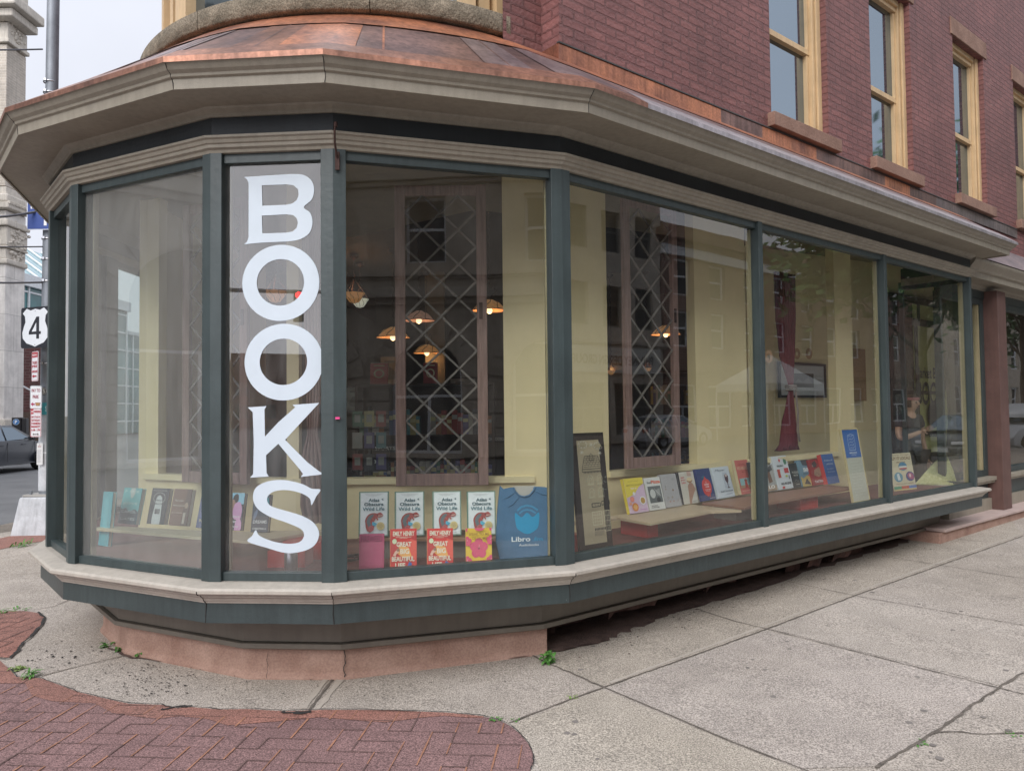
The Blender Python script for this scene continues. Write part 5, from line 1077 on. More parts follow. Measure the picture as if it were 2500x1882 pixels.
it = [('t', 'Good Things', .5, .95, .8, .04, brn, .01, .2), ('t', 'BUY IT LOCAL!', .5, .86, .88, .085, brn, .03), ('t', 'HERE & NOW', .5, .755, .4, .035, brn, .02), ('c', .55, .64, .19, .115, (.10, .25, .38)), ('r', .38, .60, .72, .65, (.6, .6, .55)), ('r', .38, .56, .72, .60, (.40, .06, .06)), ('c', .28, .36, .19, .13, (.10, .27, .36)), ('p', [(.22, .44), (.32, .46), (.36, .28), (.24, .27)], (.6, .66, .66)), ('c', .80, .36, .19, .13, (.05, .06, .20)), ('s', [(.68, .38), (.78, .46), (.92, .42), (.96, .30), (.8, .28)], (.35, .06, .16)), ('c', .80, .38, .045, .05, (.7, .5, .5)), ('t', 'What you love available', .5, .175, .8, .035, brn, .01, .2), ('r', 0, .04, .33, .115, (.05, .26, .14)), ('r', .33, .04, .66, .115, (.50, .09, .05)), ('r', .66, .04, 1, .115, (.07, .17, .42)), ('r', 0, 0, 1, .04, (.55, .42, .2))]
leaning_panel('buy_local_sign', (1933, 1061), (1981, 1060), 982, 31, -.932, 9, 'small cream sign reading BUY IT LOCAL with three round badges, beside the straw broom', 'sign', .0, CREAM, flat((.58, .52, .36), .6), it, .012)

# ---------------- old lattice frames
def lattice(name, x, y, z, yaw, label):
    e = empty(name, label, 'lattice', (x, y, z), yaw, 'old lattice window frames')
    w, h, sw, th = .655, 2.15, .072, .035
    for i, (x0, x1, z0_, z1_) in enumerate(((-w/2, -w/2+sw, 0, h), (w/2-sw, w/2, 0, h))):
        mb = MB(); mb.box(x0, x1, 0, th, z0_, z1_, WOOD_O); mb.build('stile', e, bevel=.003)
    for z0_, z1_ in ((0, .085), (h-.075, h-.004)):
        mb = MB(); mb.box(-w/2+sw+.001, w/2-sw-.001, .001, th-.001, z0_, z1_, WOOD_O); mb.build('rail', e, bevel=.003)
    x0, x1, z0_, z1_ = -w/2+sw, w/2-sw, .085, h-.075; S_ = (x1-x0)/2; mbs = MB()
    hz = (z1_-z0_); n = round(hz/S_); sv_ = hz/n
    for k in range(-4, n*2+6):
        for sg in (1, -1):
            # line: (z-z0)/sv = k/1 - .0 + sg*(x-x0)/S_ , passing quarter points top and bottom
            c0 = k+.5 if False else k*1.0+.5
            A_ = []
            f = lambda xx: z0_+sv_*((c0)+sg*(xx-x0)/S_)
            xa, xb = x0, x1; za, zb = f(xa), f(xb)
            def cl(xa, za, xb, zb):
                P_ = [(xa, za), (xb, zb)]
                for lim, up in ((z0_, False), (z1_, True)):
                    (ax, az), (bx, bz) = P_
                    ina = az <= lim if up else az >= lim; inb = bz <= lim if up else bz >= lim
                    if not ina and not inb: return None
                    if ina != inb:
                        t_ = (lim-az)/(bz-az); m_ = (ax+(bx-ax)*t_, lim); P_ = [(ax, az), m_] if ina else [m_, (bx, bz)]
                return P_
            q = cl(xa, za, xb, zb)
            if not q or math.hypot(q[1][0]-q[0][0], q[1][1]-q[0][1]) < .02: continue
            a_ = Vector((q[0][0], 0, q[0][1])); b__ = Vector((q[1][0], 0, q[1][1])); d_ = (b__-a_).normalized(); yy = .010 if sg > 0 else .022
            mbs.obb((a_+b__)/2+Vector((0, yy, 0)), d_*((b__-a_).length/2), Vector((0, .0055, 0)), Vector((-d_.z, 0, d_.x))*.0075, WOOD_G)
    mbs.build('lattice_bars', e)
    mb = MB(); mb.box(w/2-.055, w/2-.030, -.006, 0, 1.18, 1.30, IRON); mb.box(w/2-.050, w/2-.035, -.012, -.006, 1.26, 1.28, IRON); mb.build('lock_plate', e)
    return e
p = aty(955.5, 1049, 5.24); lattice('lattice_window', p.x, 5.24, p.z, R(1), 'whole old lattice door frame hanging face on in the middle window pane')
a_ = aty(395, 1041, 5.72); b__ = aty(530, 1047, 5.45); c_ = (a_+b__)/2
lattice('lattice_window', c_.x, c_.y, c_.z, R(-24), 'old lattice door frame cut in two by the post left of the BOOKS pane')
a_ = onD(1368, 1013, 3.93); b__ = onD(1460, 1004, 3.93); c_ = (a_+b__)/2
lattice('lattice_window', c_.x, c_.y, c_.z, math.atan2(DF.y, DF.x), 'steeply foreshortened old lattice door frame above the cookbooks')

# ---------------- lamps
AMB = mat('amber_glass_shade', (1.0, .50, .20), .4, emit=.14, var=.35, scale=18)
AMBW = mat('lit_bulb', (1.0, .78, .50), .4, emit=1.1)
AMBD = mat('rosy_glass_shade', (.75, .42, .30), .4, emit=.10, var=.3, scale=18)
WHS = mat('white_glass_shade', (.85, .85, .70), .4, emit=.3)
def lamp(px, py, Y, r, label, kind='dome', m=None, watt=9, ctop=3.95):
    p = aty(px, py, Y); m = m or AMB; r *= .88
    e = empty('pendant_lamp', label, 'lamp', p, group='pendant lamps hanging in the shop')
    mb = MB()
    if kind == 'dome':
        prof = [(.02, .62*r), (.25*r, .60*r), (.6*r, .42*r), (.85*r, .18*r), (r, 0), (1.04*r, -.03*r)]
        zc = .62*r
    else: prof = [(.05*r, -.72*r), (.45*r, -.6*r), (.72*r, -.25*r), (.88*r, .05*r), (1.05*r, .28*r), (1.08*r, .33*r)]; zc = .35*r
    mb.lathe((0, 0, 0), prof, m, 24); mb.build('lamp_shade', e)
    mb = MB(); 
    for k in range(8):
        a_ = k*math.pi/4
        mb.tube([(rr_*1.012*math.cos(a_+.28*math.sin(i*1.3)), rr_*1.012*math.sin(a_+.28*math.sin(i*1.3)), z+.002) for i, (rr_, z) in enumerate(prof)], .004*r/.2, IRON, 5)
    mb.tube([(prof[-1][0]*math.cos(i*.2618), prof[-1][0]*math.sin(i*.2618), prof[-1][1]) for i in range(25)], .004*r/.2, IRON, 5); mb.build('wire_rib', e)
    mb = MB(); mb.lathe((0, 0, (-.02 if kind == 'dome' else .1)*r), [(0, -.2*r), (.14*r, -.15*r), (.2*r, 0), (.12*r, .15*r), (0, .2*r)], AMBW, 12); mb.build('bulb', e)
    mb = MB(); z = zc; top = ctop-p.z
    if kind != 'dome':
        for k in range(3): a_ = k*2.09; mb.tube([(1.05*r*math.cos(a_), 1.05*r*math.sin(a_), .3*r), (.02*math.cos(a_), .02*math.sin(a_), 1.6*r)], .006, IRON, 5)
        z = 1.6*r
    else:
        mb.tube([(0, 0, z), (.18*r, 0, z+.25*r), (.4*r, 0, z+.5*r), (.28*r, 0, z+.78*r), (.05*r, 0, z+.55*r), (0, 0, z+.9*r)], .007, IRON, 6); z += .6*r
    i = 0
    while z < top: 
        mb.tube([(0, 0, z), (.012*(1 if i % 2 else -1), 0, z+.02), (0, 0, z+.045)], .005, IRON, 5); z += .045; i += 1
    mb.lathe((0, 0, top), [(0, -.0), (.02, -.0), (.07, .05), (.07, .07), (0, .07)], IRON, 12); mb.build('chain', e)
    L = bpy.data.lights.new('lamp_light', 'POINT'); L.energy = watt*.25; L.color = (1, .62, .32); L.shadow_soft_size = .06
    lo = bpy.data.objects.new('lamp_light', L); COL.objects.link(lo); lo.parent = e; lo.location = (0, 0, -.30*r if kind == 'dome' else .45*r)
lamp(595, 637, 9.5, .165, 'amber glass bowl lamp glowing inside the upper letter O', 'bowl', watt=7)
lamp(765, 640, 11.6, .18, 'amber bowl lamp half hidden behind the post right of the BOOKS pane', 'bowl')
lamp(777, 652, 12.2, .16, 'white glass bowl lamp right beside the half hidden amber bowl', 'bowl', WHS, 5)
lamp(905, 692, 10.0, .24, 'dim rosy dome lamp behind the upper middle of the face-on lattice', 'dome', AMBD, 5)
lamp(849, 728, 11.2, .28, 'amber dome lamp just left of the face-on lattice')
lamp(922, 762, 13.0, .27, 'small low amber dome lamp behind the middle of the face-on lattice')
lamp(1057, 670, 8.6, .225, 'large bright amber dome lamp at the right stile of the face-on lattice')
lamp(1438, 722, 9.8, .215, 'amber dome lamp behind the foreshortened lattice')
lamp(1320, 803, 13.5, .09, 'tiny amber lamp left of the foreshortened lattice', 'bowl', watt=3)
lamp(1398, 798, 13.2, .085, 'tiny amber lamp seen through the foreshortened lattice', 'bowl', watt=3)

# ---------------- bookcases and books in the dim room
WD = mat('dark_bookcase_wood', (.05, .03, .02), .6)
SPC = [(.30, .05, .04), (.05, .10, .22), (.40, .33, .12), (.06, .18, .10), (.38, .36, .32), (.05, .05, .06), (.32, .13, .05), (.12, .10, .25), (.5, .45, .2), (.10, .25, .28)]
def bookcase(x0, x1, y, top, label, n):
    e = empty('bookcase', label, 'bookcase', (x0, y, ZF), group='dark bookcases in the shop'); w = x1-x0; h = top-ZF
    mb = MB(); mb.box(0, w, .30, .32, 0, h, WD); mb.build('back', e)
    for a_, b__ in ((0, .03), (w-.03, w)): mb = MB(); mb.box(a_, b__, 0, .30, 0, h, WD); mb.build('side_panel', e)
    zs = []
    for k in range(n+1):
        z = .03+(h-.05)*k/n; mb = MB(); mb.box(.031, w-.031, .01, .30, z, z+.02, WD); mb.build('shelf', e); zs.append(z+.02)
    return zs[:-1], (h-.05)/n-.02
rj = random.Random(31); shared = {}
def spine_book(x, y, z, h, t):
    m = flat(SPC[rj.randrange(10)]); key = (m.name, round(h, 2), round(t, 3))
    mb = MB(); mb.box(0, t-.001, 0, .15, 0, h, m); mb.box(.002, t-.003, -.002, 0, h*.62, h*.80, flat(SPC[4] if rj.random() < .5 else (.6, .55, .3)))
    return mb.build('book', None, loc=(x, y, z), label='book standing spine out among others on a dim bookcase', cat='book', group='books packed on the dim bookcases')
for x0, x1, y, top, lb, n, vis in ((-1.75, -.2, 8.2, 1.86, 'dark bookcase seen low through the face-on lattice', 3, (1, 2)), (-.1, .95, 8.8, 1.80, 'dark bookcase right behind the right stile of the face-on lattice', 3, (1, 2)), (2.0, 3.2, 10.8, 2.1, 'tall dark bookcase seen through the opening behind the foreshortened lattice', 4, (1, 2, 3))):
    zs, gap = bookcase(x0, x1, y, top, lb, n)
    for k in vis:
        x = x0+.04
        while x < x1-.08:
            t_ = rj.uniform(.022, .05)*(1.3); h_ = min(gap-.02, rj.uniform(.20, .29)); spine_book(x, y+.05, ZF+zs[k], h_, t_); x += t_+(.12 if rj.random() < .06 else .001)
# framed things on top of the bookcase
for x, w, c, lb in ((-1.6, .2, (.45, .06, .05), 'bright red book facing out on top of the bookcase behind the lattice'), (-1.0, .16, (.30, .03, .03), 'dark red book facing out on top of the bookcase behind the lattice')):
    mb = MB(); mb.box(0, w, 0, .02, 0, .24, flat(c)); mb.box(.003, w-.003, .003, .017, .236, .243, PAPERW); o = mb.build('book', None, loc=(x, 8.3, 1.862), rot=(-.15, 0, 0), label=lb, cat='book'); art([('o', .5, .5, .3, .22, .7, (.7, .6, .4)), ('r', .2, .85, .8, .9, (.7, .6, .4))], w, .24, 'cover_art', o)
# section signs, card rack and posters in the shop
for px_, py_, Y_, w_, h_, tx, lb in ((832, 968, 7.6, .26, .085, 'SPORTS', 'small black hanging sign reading SPORTS left of the face-on lattice'), (1066, 948, 8.4, .30, .08, 'COOKBOOKS', 'small black hanging sign reading COOKBOOKS right of the face-on lattice'), (812, 1000, 7.2, .24, .16, 'OPEN', 'small dark sign reading OPEN low left of the face-on lattice')):
    p = aty(px_, py_, Y_); e = empty('section_sign', lb, 'sign', (p.x-w_/2, Y_, p.z-h_/2)); mb = MB(); mb.box(0, w_, 0, .01, 0, h_, BLACKM); mb.build('sign_board', e); art([('t', tx, .5, .5, .8, .42, (.5, .5, .48), .02)], w_, h_, 'sign_text', e)
p = aty(800, 1010, 6.6); e = empty('card_rack', 'dim wire rack of greeting cards just right of the post beside the BOOKS pane', 'rack', (p.x, 6.6, ZF)); rj = random.Random(12)
mb = MB(); mb.tube([(0, 0, 0), (0, 0, 1.5)], .018, BLACKM, 8)
for k in range(5): mb.tube([(-.16, -.03, .55+k*.19), (.16, -.03, .55+k*.19)], .005, BLACKM, 5)
mb.build('rack_frame', e)
for k in range(5):
    for j in range(3): mb = MB(); x = -.15+j*.105; z = .56+k*.19; c_ = SPC[rj.randrange(10)]; mb.box(x, x+.09, -.045, -.04, z, z+.14, flat(tuple(min(1, v*.55) for v in c_))); mb.box(x+.02, x+.07, -.047, -.045, z+.04, z+.11, flat((.2, .2, .18))); mb.build('card', e)
for px_, py_, Y_, w_, h_, c_, lb in ((766, 862, 9.0, .22, .32, (.40, .44, .40), 'small pale framed print on the cream inner column beside the post'), (842, 800, 12.0, .35, .5, (.25, .2, .14), 'dim brown poster on the back wall left of the face-on lattice'), (1000, 840, 12.5, .5, .4, (.16, .17, .16), 'dim grey poster on the back wall behind the face-on lattice')):
    p = aty(px_, py_, Y_); e = empty('wall_print', lb, 'picture', (p.x-w_/2, Y_, p.z-h_/2)); mb = MB(); mb.box(0, w_, 0, .02, 0, h_, BLACKM); mb.build('frame', e); art([('r', .08, .06, .92, .94, c_), ('s', [(.2, .3), (.4, .6), (.7, .5), (.8, .25), (.5, .2)], tuple(v*.5 for v in c_)), ('r', .25, .75, .75, .82, tuple(v*.4 for v in c_))], w_, h_, 'print', e)
# taupe drape at the right of the BOOKS pane
DRP = mat('taupe_drape', (.17, .105, .085), .85, col2=(.26, .17, .14), scale=3); mb = MB(); vs = []; q_ = aty(676, 1000, 5.05)
for z, hw, sh in ((3.0, .05, 0), (2.2, .055, 0), (1.7, .05, .01), (1.40, .035, .0), (1.25, .07, .0), (.92, .10, .02), (.80, .085, .03)):
    for i in range(25): f = i/24*2-1; vs.append((q_.x+sh+f*hw, 5.05+.014*math.sin(f*15)*(hw/.07), z))
mb.add(vs, [(r_*25+i, r_*25+i+1, (r_+1)*25+i+1, (r_+1)*25+i) for r_ in range(6) for i in range(24)], DRP, True); o = mb.build('drape', label='taupe drape hanging gathered behind the letters K and S', cat='curtain'); md = o.modifiers.new('thick', 'SOLIDIFY'); md.thickness = .005
# ---------------- curtain, framed picture, cork board, garland letters
CUR = mat('maroon_curtain_cloth', (.13, .018, .028), .8, col2=(.20, .035, .05), scale=3)
prof = [(3.0, .17, 0), (2.5, .16, .0), (2.1, .12, .01), (1.86, .055, .05), (1.76, .035, .06), (1.66, .05, .05), (1.4, .11, .02), (1.15, .15, 0), (1.09, .20, -.03)]
sc_ = sv(onD(1700, 800, 4.35)); mb = MB(); vs = []; nX = 40
for z, hw, sh in prof:
    for i in range(nX+1):
        f = i/nX*2-1; vs.append(pt(sc_+sh*1.3+f*hw, 4.35+.025*math.sin(f*19+sh*30)*(hw/.12), z))
mb.add(vs, [(r_*(nX+1)+i, r_*(nX+1)+i+1, (r_+1)*(nX+1)+i+1, (r_+1)*(nX+1)+i) for r_ in range(len(prof)-1) for i in range(nX)], CUR, True)
e = empty('curtain', 'maroon curtain gathered by a pale tieback in front of the cream wall', 'curtain', pt(sc_, 4.35, 1.09)); o = mb.build('curtain_cloth', e); o.location = -e.location
md = o.modifiers.new('thick', 'SOLIDIFY'); md.thickness = .006
mb = MB()
for k in range(3): mb.tube([pt(sc_+.07+.055*math.cos(a_*.5236), 4.35-.05*math.sin(a_*.5236), 1.74+k*.022) for a_ in range(13)], .010, mat('silver_cord', (.35, .30, .28), .5, metal=.4), 6)
for k in range(2): mb.tube([pt(sc_+.05+k*.02, 4.29, 1.72), pt(sc_+.07+k*.02, 4.28, 1.5), pt(sc_+.05+k*.03, 4.28, 1.3), pt(sc_+.09+k*.02, 4.28, 1.18)], .006, mat('silver_cord', (.35, .30, .28)), 6)
o = mb.build('tieback', e); o.location = -e.location
a_ = onD(1681, 859, 4.83); b__ = onD(1782, 856, 4.83); t0 = onD(1681, 781, 4.83); s0, s1 = sv(a_), sv(b__)
e = empty('framed_picture', 'black framed picture with a wide white mount hanging behind the maroon curtain', 'picture', pt(s0, 4.83, a_.z)); w_, h_ = s1-s0, t0.z-a_.z; e.rotation_euler = (0, 0, math.atan2(DF.y, DF.x))
mb = MB(); fw = .03
for bx in ((0, fw, 0, h_), (w_-fw, w_, 0, h_), (fw, w_-fw, 0, fw), (fw, w_-fw, h_-fw, h_)): mb.box(bx[0], bx[1], -.025, 0, bx[2], bx[3], BLACKM)
mb.build('frame', e); mb = MB(); mb.box(fw, w_-fw, -.008, 0, fw, h_-fw, flat((.50, .52, .54))); mb.build('mount', e)
art([('r', .26, .3, .74, .70, (.07, .065, .06)), ('p', [(.3, .35), (.4, .55), (.5, .45), (.62, .6), (.72, .4), (.72, .32), (.3, .32)], (.12, .11, .10))], w_, h_, 'print', e, y=-.0085)
a_ = onD(1843, 866, 4.75); b__ = onD(1872, 862, 4.75); t0 = onD(1843, 752, 4.75); s0, s1 = sv(a_)-.1, sv(b__)
mb = MB(); mb.fbox(s0, s1, 4.75, 4.78, a_.z, t0.z, mat('cork', (.30, .19, .09), .9, var=.2, scale=40)); mb.build('cork_board', label='brown cork board on the dark wall right of the cream column', cat='board')
for px_, tx in ((1661, 'O'), (1637, '3'), (1722, 'O'), (1748, 'O')):
    p = onD(px_, 770 if px_ < 1700 else 764, 4.12 if px_ < 1700 else 4.6); rr_ = .07
    vs, fs = text2d(tx, .15, .012); mb = MB(); k = len(vs); x0 = sum(v.x for v in vs)/k; y0 = sum(v.y for v in vs)/k
    CARD = mat('tan_card', (.45, .28, .16), .8)
    mb.add([(v.x-x0, 0, v.y-y0) for v in vs]+[(v.x-x0, .006, v.y-y0) for v in vs], fs+[tuple(i+k for i in f[::-1]) for f in fs], CARD)
    mb.build('card_letter', None, loc=p, rot=(0, 0, math.atan2(DF.y, DF.x)), label={1661: 'tan card letter O hanging just right of the middle mullion', 1637: 'tan card figure hanging just left of the middle mullion', 1722: 'tan card letter O hanging behind the maroon curtain', 1748: 'tan card letter O hanging above the framed picture'}[px_], cat='letter', group='hanging card letters')
# ---------------- inner door, broom, person
DW = mat('dark_door_wood', (.03, .022, .018), .5, var=.3)
STG = mat('straw_green_glass', (.42, .42, .12), .5, col2=(.66, .64, .30), scale=9, stretch=(9, 9, 3), bump=.01, bscale=30)
s0, s1 = sv(onD(1922, 800, 4.75)), sv(onD(2046, 800, 4.75)); z0_ = ZF; zt = onD(1990, 645, 4.75).z
e = empty('inner_door', 'dark glazed inner door with black painted lettering, behind the rightmost pane', 'door', pt(s0, 4.75, ZF), math.atan2(DF.y, DF.x)); w_ = s1-s0; h_ = zt-ZF
mb = MB()
for bx in ((0, .10, 0, h_), (w_-.12, w_, 0, h_), (.10, w_-.12, h_-.10, h_), (.10, w_-.12, h_-.42, h_-.32), (.10, w_-.12, .0, .75), (w_*.42, w_*.42+.07, .75, h_-.42), (.10, w_*.42, 1.62, 1.67), (w_*.42+.07, w_-.12, 1.62, 1.67), (w_*.48, w_*.48+.05, h_-.32, h_-.10), (w_*.42+.07, w_-.12, 1.02, 1.07)): mb.box(bx[0], bx[1], -.02, .03, bx[2], bx[3], DW)
mb.build('door_frame', e, bevel=.003)
mb = MB(); mb.box(w_*.40, w_-.10, .005, .012, .7, h_-.08, STG); mb.build('straw_glass', e); mb = MB(); mb.box(.08, w_*.42, .005, .012, .7, h_-.08, mat('dim_glass', (.06, .07, .065), .1, spec=.8, var=.3)); mb.build('dark_glass', e)
art([('t', 'Market Block', .66, .635, .52, .055, Bk, .02), ('t', 'BOOKS', .68, .535, .56, .115, Bk, .02, .1), ('s', [(.42, .60), (.46, .62), (.45, .50), (.38, .44), (.36, .48), (.40, .50)], Bk), ('c', .69, .43, .11, .065, Bk), ('o', .69, .43, .10, .058, .93, (.12, .12, .10)), ('s', [(.88, .52), (.92, .46), (.86, .42), (.80, .46), (.85, .48)], Bk), ('t', 'ANOTHER BOOK PLEASE', .70, .335, .56, .026, Bk, .03)], w_, h_, 'door_lettering', e, y=-.022)
mb = MB(); rj = random.Random(14)
bp_ = onD(2022, 1064, 3.66); top = onD(2040, 985, 3.70)
e = empty('straw_broom', 'wide straw broom standing bristles down beside the small BUY IT LOCAL sign', 'broom', (bp_.x, bp_.y, FLZ)); STW = mat('straw', (.40, .40, .17), .8, col2=(.62, .60, .36), scale=30)
dv = Vector((.86, -.5, 0)); nk = Vector((top.x-bp_.x, top.y-bp_.y, .33))
for i in range(420):
    f = rj.uniform(-1, 1); a_ = dv*(f*.215)+Vector((rj.uniform(-.01, .01), rj.uniform(-.012, .012), rj.uniform(0, .02))); b__ = nk+dv*(f*.022)+Vector((0, rj.uniform(-.015, .015), 0)); c_ = (a_+b__)/2+dv*(f*.012)
    mb.tube([a_, c_, b__], [.0034, .0032, .0024], STW, 4, cap=False, smooth=False)
mb.build('bristles', e)
mb = MB(); mb.tube([nk-Vector((0, 0, .01)), nk+Vector((-.005, 0, .12))], [.030, .020], mat('straw_binding', (.26, .23, .07), .8, var=.3, scale=60, stretch=(1, 1, 9)), 14); mb.build('binding', e)
mb = MB()
for i in range(170):
    a0_ = rj.uniform(0, 6.28); r_ = rj.uniform(.004, .048); z_ = rj.uniform(.1, .55); q1 = nk+Vector((r_*math.cos(a0_)-.0, r_*math.sin(a0_), z_)); q2 = q1+Vector((-.01, 0, .28)); mb.tube([q1, q2], .0032, STW, 4, cap=False, smooth=False)
mb.build('straw_handle', e)
# person seen through the last pane
SKIN = mat('skin', (.60, .36, .27), .55, var=.06, scale=12); HAIR = mat('brown_hair', (.05, .03, .02), .6, var=.3, scale=60); TEE = mat('charcoal_jersey', (.07, .07, .085), .85, var=.2, scale=5, bump=.012, bscale=9); JEAN = mat('dark_trousers', (.015, .016, .022), .8, var=.2)
def skin(name, parent, verts, edges, radii, m, sub=2, root=0):
    me = bpy.data.meshes.new(name); me.from_pydata(verts, edges, []); me.materials.append(m); o = bpy.data.objects.new(name, me); COL.objects.link(o); o.parent = parent
    md = o.modifiers.new('skin', 'SKIN'); md.use_smooth_shade = True
    for i, v in enumerate(me.skin_vertices[0].data):
        r_ = radii[i]; v.radius = r_ if isinstance(r_, tuple) else (r_, r_); v.use_root = (i == root)
    s_ = o.modifiers.new('sub', 'SUBSURF'); s_.levels = sub; s_.render_levels = sub
    return o
pp = aty(1966, 880, 9.2); per = empty('person', 'person in charcoal V-neck T-shirt and headband, hand raised to the chest, behind the last pane', 'person', (pp.x, pp.y, ZF), R(25))
hz = 1.58/1.62
V = [(0, 0, .90), (0, .01, 1.02), (0, .015, 1.18), (0, .02, 1.30), (0, .01, 1.375), (0, -.005, 1.43), (0, -.02, 1.47), (0, -.03, 1.525), (0, -.02, 1.575),
     (-.17, .02, 1.315), (-.225, .0, 1.14), (-.24, -.03, 1.07), (-.16, -.14, 1.12), (-.06, -.19, 1.17),           # right arm bent up
     (.17, .02, 1.315), (.235, .03, 1.16), (.25, .035, 1.05), (.255, -.0, .92), (.25, -.03, .81),                     # left arm hanging
     (-.09, 0, .86), (-.10, -.01, .66), (-.105, .0, .46), (-.11, .02, .25), (-.11, .03, .08), (-.115, -.10, .035),
     (.09, 0, .86), (.10, .0, .66), (.105, .01, .46), (.11, .03, .25), (.11, .04, .08), (.115, -.09, .035)]
Ed = [(0, 1), (1, 2), (2, 3), (3, 4), (4, 5), (5, 6), (6, 7), (7, 8), (3, 9), (9, 10), (10, 11), (11, 12), (12, 13), (3, 14), (14, 15), (15, 16), (16, 17), (17, 18), (0, 19), (19, 20), (20, 21), (21, 22), (22, 23), (23, 24), (0, 25), (25, 26), (26, 27), (27, 28), (28, 29), (29, 30)]
Rd = [(.14, .10), (.12, .09), (.13, .095), (.13, .09), (.055, .055), .045, (.062, .07), (.074, .09), (.062, .075), .052, .045, .040, .033, .024, .052, .045, .038, .032, .024, .085, .078, .056, .054, .036, .03, .085, .078, .056, .054, .036, .03]
skin('body', per, [(x, y, z*hz) for x, y, z in V], Ed, Rd, SKIN)
# hands: palm and five fingers each
def hand(base, d, side, curl):
    b = Vector(base)*1.0; d = Vector(d).normalized(); s_ = Vector(side).normalized(); n = d.cross(s_)
    vv = [b, b+d*.04, b+d*.075]; ee = [(0, 1), (1, 2)]; rr_ = [.018, (.030, .014), (.030, .013)]
    for k, (o_, L) in enumerate(((-.027, .062), (-.009, .072), (.009, .068), (.026, .054))):
        i0 = len(vv); vv.append(b+d*.085+s_*o_); rr_.append(.0085); ee.append((2, i0)); q = vv[-1]; dd = d.copy()
        for j in range(2): dd = (dd+n*curl).normalized(); q = q+dd*L/2; vv.append(q); rr_.append(.0078-.001*j); ee.append((len(vv)-2, len(vv)-1))
    i0 = len(vv); vv.append(b+d*.035-s_*.036); rr_.append(.011); ee.append((1, i0)); vv.append(b+d*.065-s_*.055+n*.012); rr_.append(.009); ee.append((i0, i0+1))
    skin('hand', per, [tuple(v) for v in vv], ee, rr_, SKIN, 1)
hand((-.06, -.19, 1.17*hz), (.8, -.25, .25), (0, .3, .9), .5)
hand((.25, -.03, .81*hz), (0, -.15, -1), (.2, 1, 0), .2)
skin('tshirt', per, [(x, y, z*hz) for x, y, z in [(0, 0, .86), (0, .0, .93), (0, .01, 1.05), (0, .015, 1.18), (0, .02, 1.305), (-.165, .02, 1.325), (-.215, .005, 1.20), (.165, .02, 1.325), (.22, .02, 1.20)]], [(0, 1), (1, 2), (2, 3), (3, 4), (4, 5), (5, 6), (4, 7), (7, 8)], [(.165, .125), (.16, .12), (.145, .11), (.15, .115), (.125, .095), .066, .064, .066, .064], TEE)
skin('trousers', per, [(x, y, z*hz) for x, y, z in [(0, 0, .90), (-.09, 0, .85), (-.10, -.01, .66), (-.105, 0, .46), (-.11, .02, .12), (.09, 0, .85), (.10, 0, .66), (.105, .01, .46), (.11, .03, .12)]], [(0, 1), (1, 2), (2, 3), (3, 4), (0, 5), (5, 6), (6, 7), (7, 8)], [(.15, .11), .098, .088, .068, .055, .098, .088, .068, .055], JEAN)
hd = 1.53*hz
mb = MB(); mb.lathe((0, -.015, hd), [(.0, .105), (.045, .098), (.078, .068), (.090, .02), (.088, -.02), (.070, -.06)], HAIR, 20, R(-40), R(220)); mb.lathe((0, -.02, hd), [(.0, .106), (.045, .099), (.076, .07), (.082, .052)], HAIR, 20); mb.lathe((0, .075, hd+.01), [(0, .04), (.035, .02), (.04, -.02), (0, -.05)], HAIR, 12); mb.build('hair', per)
mb = MB(); mb.lathe((0, -.022, hd+.045), [(.088, -.016), (.091, 0), (.088, .016)], mat('pink_headband', (.40, .14, .15), .7), 24); mb.build('headband', per)
mb = MB()
for sx in (-.030, .030): mb.lathe((sx, -.108, hd+.0), [(0, -.008), (.011, -.004), (.012, .004), (0, .008)], BLACKM, 10)
mb.build('eyes', per)
mb = MB(); mb.tube([(0, -.108, hd+.012), (0, -.128, hd-.022), (0, -.112, hd-.03)], [.008, .013, .008], SKIN, 8); mb.build('nose', per)
mb = MB(); mb.tube([(-.024, -.100, hd-.055), (0, -.108, hd-.053), (.024, -.100, hd-.055)], [.003, .006, .003], mat('lips', (.35, .10, .10), .5), 6); mb.build('mouth', per)
for sx in (-1, 1): mb = MB(); mb.tube([(sx*.086, -.015, hd+.02), (sx*.094, -.005, hd), (sx*.086, -.01, hd-.03)], [.008, .012, .006], SKIN, 6); mb.build('ear', per)
for sx in (-1, 1):
    mb = MB(); mb.tube([(sx*.11, .06, .035), (sx*.112, -.03, .04), (sx*.116, -.14, .03)], [.04, .045, .03], BLACKM, 10); mb.build('shoe', per)

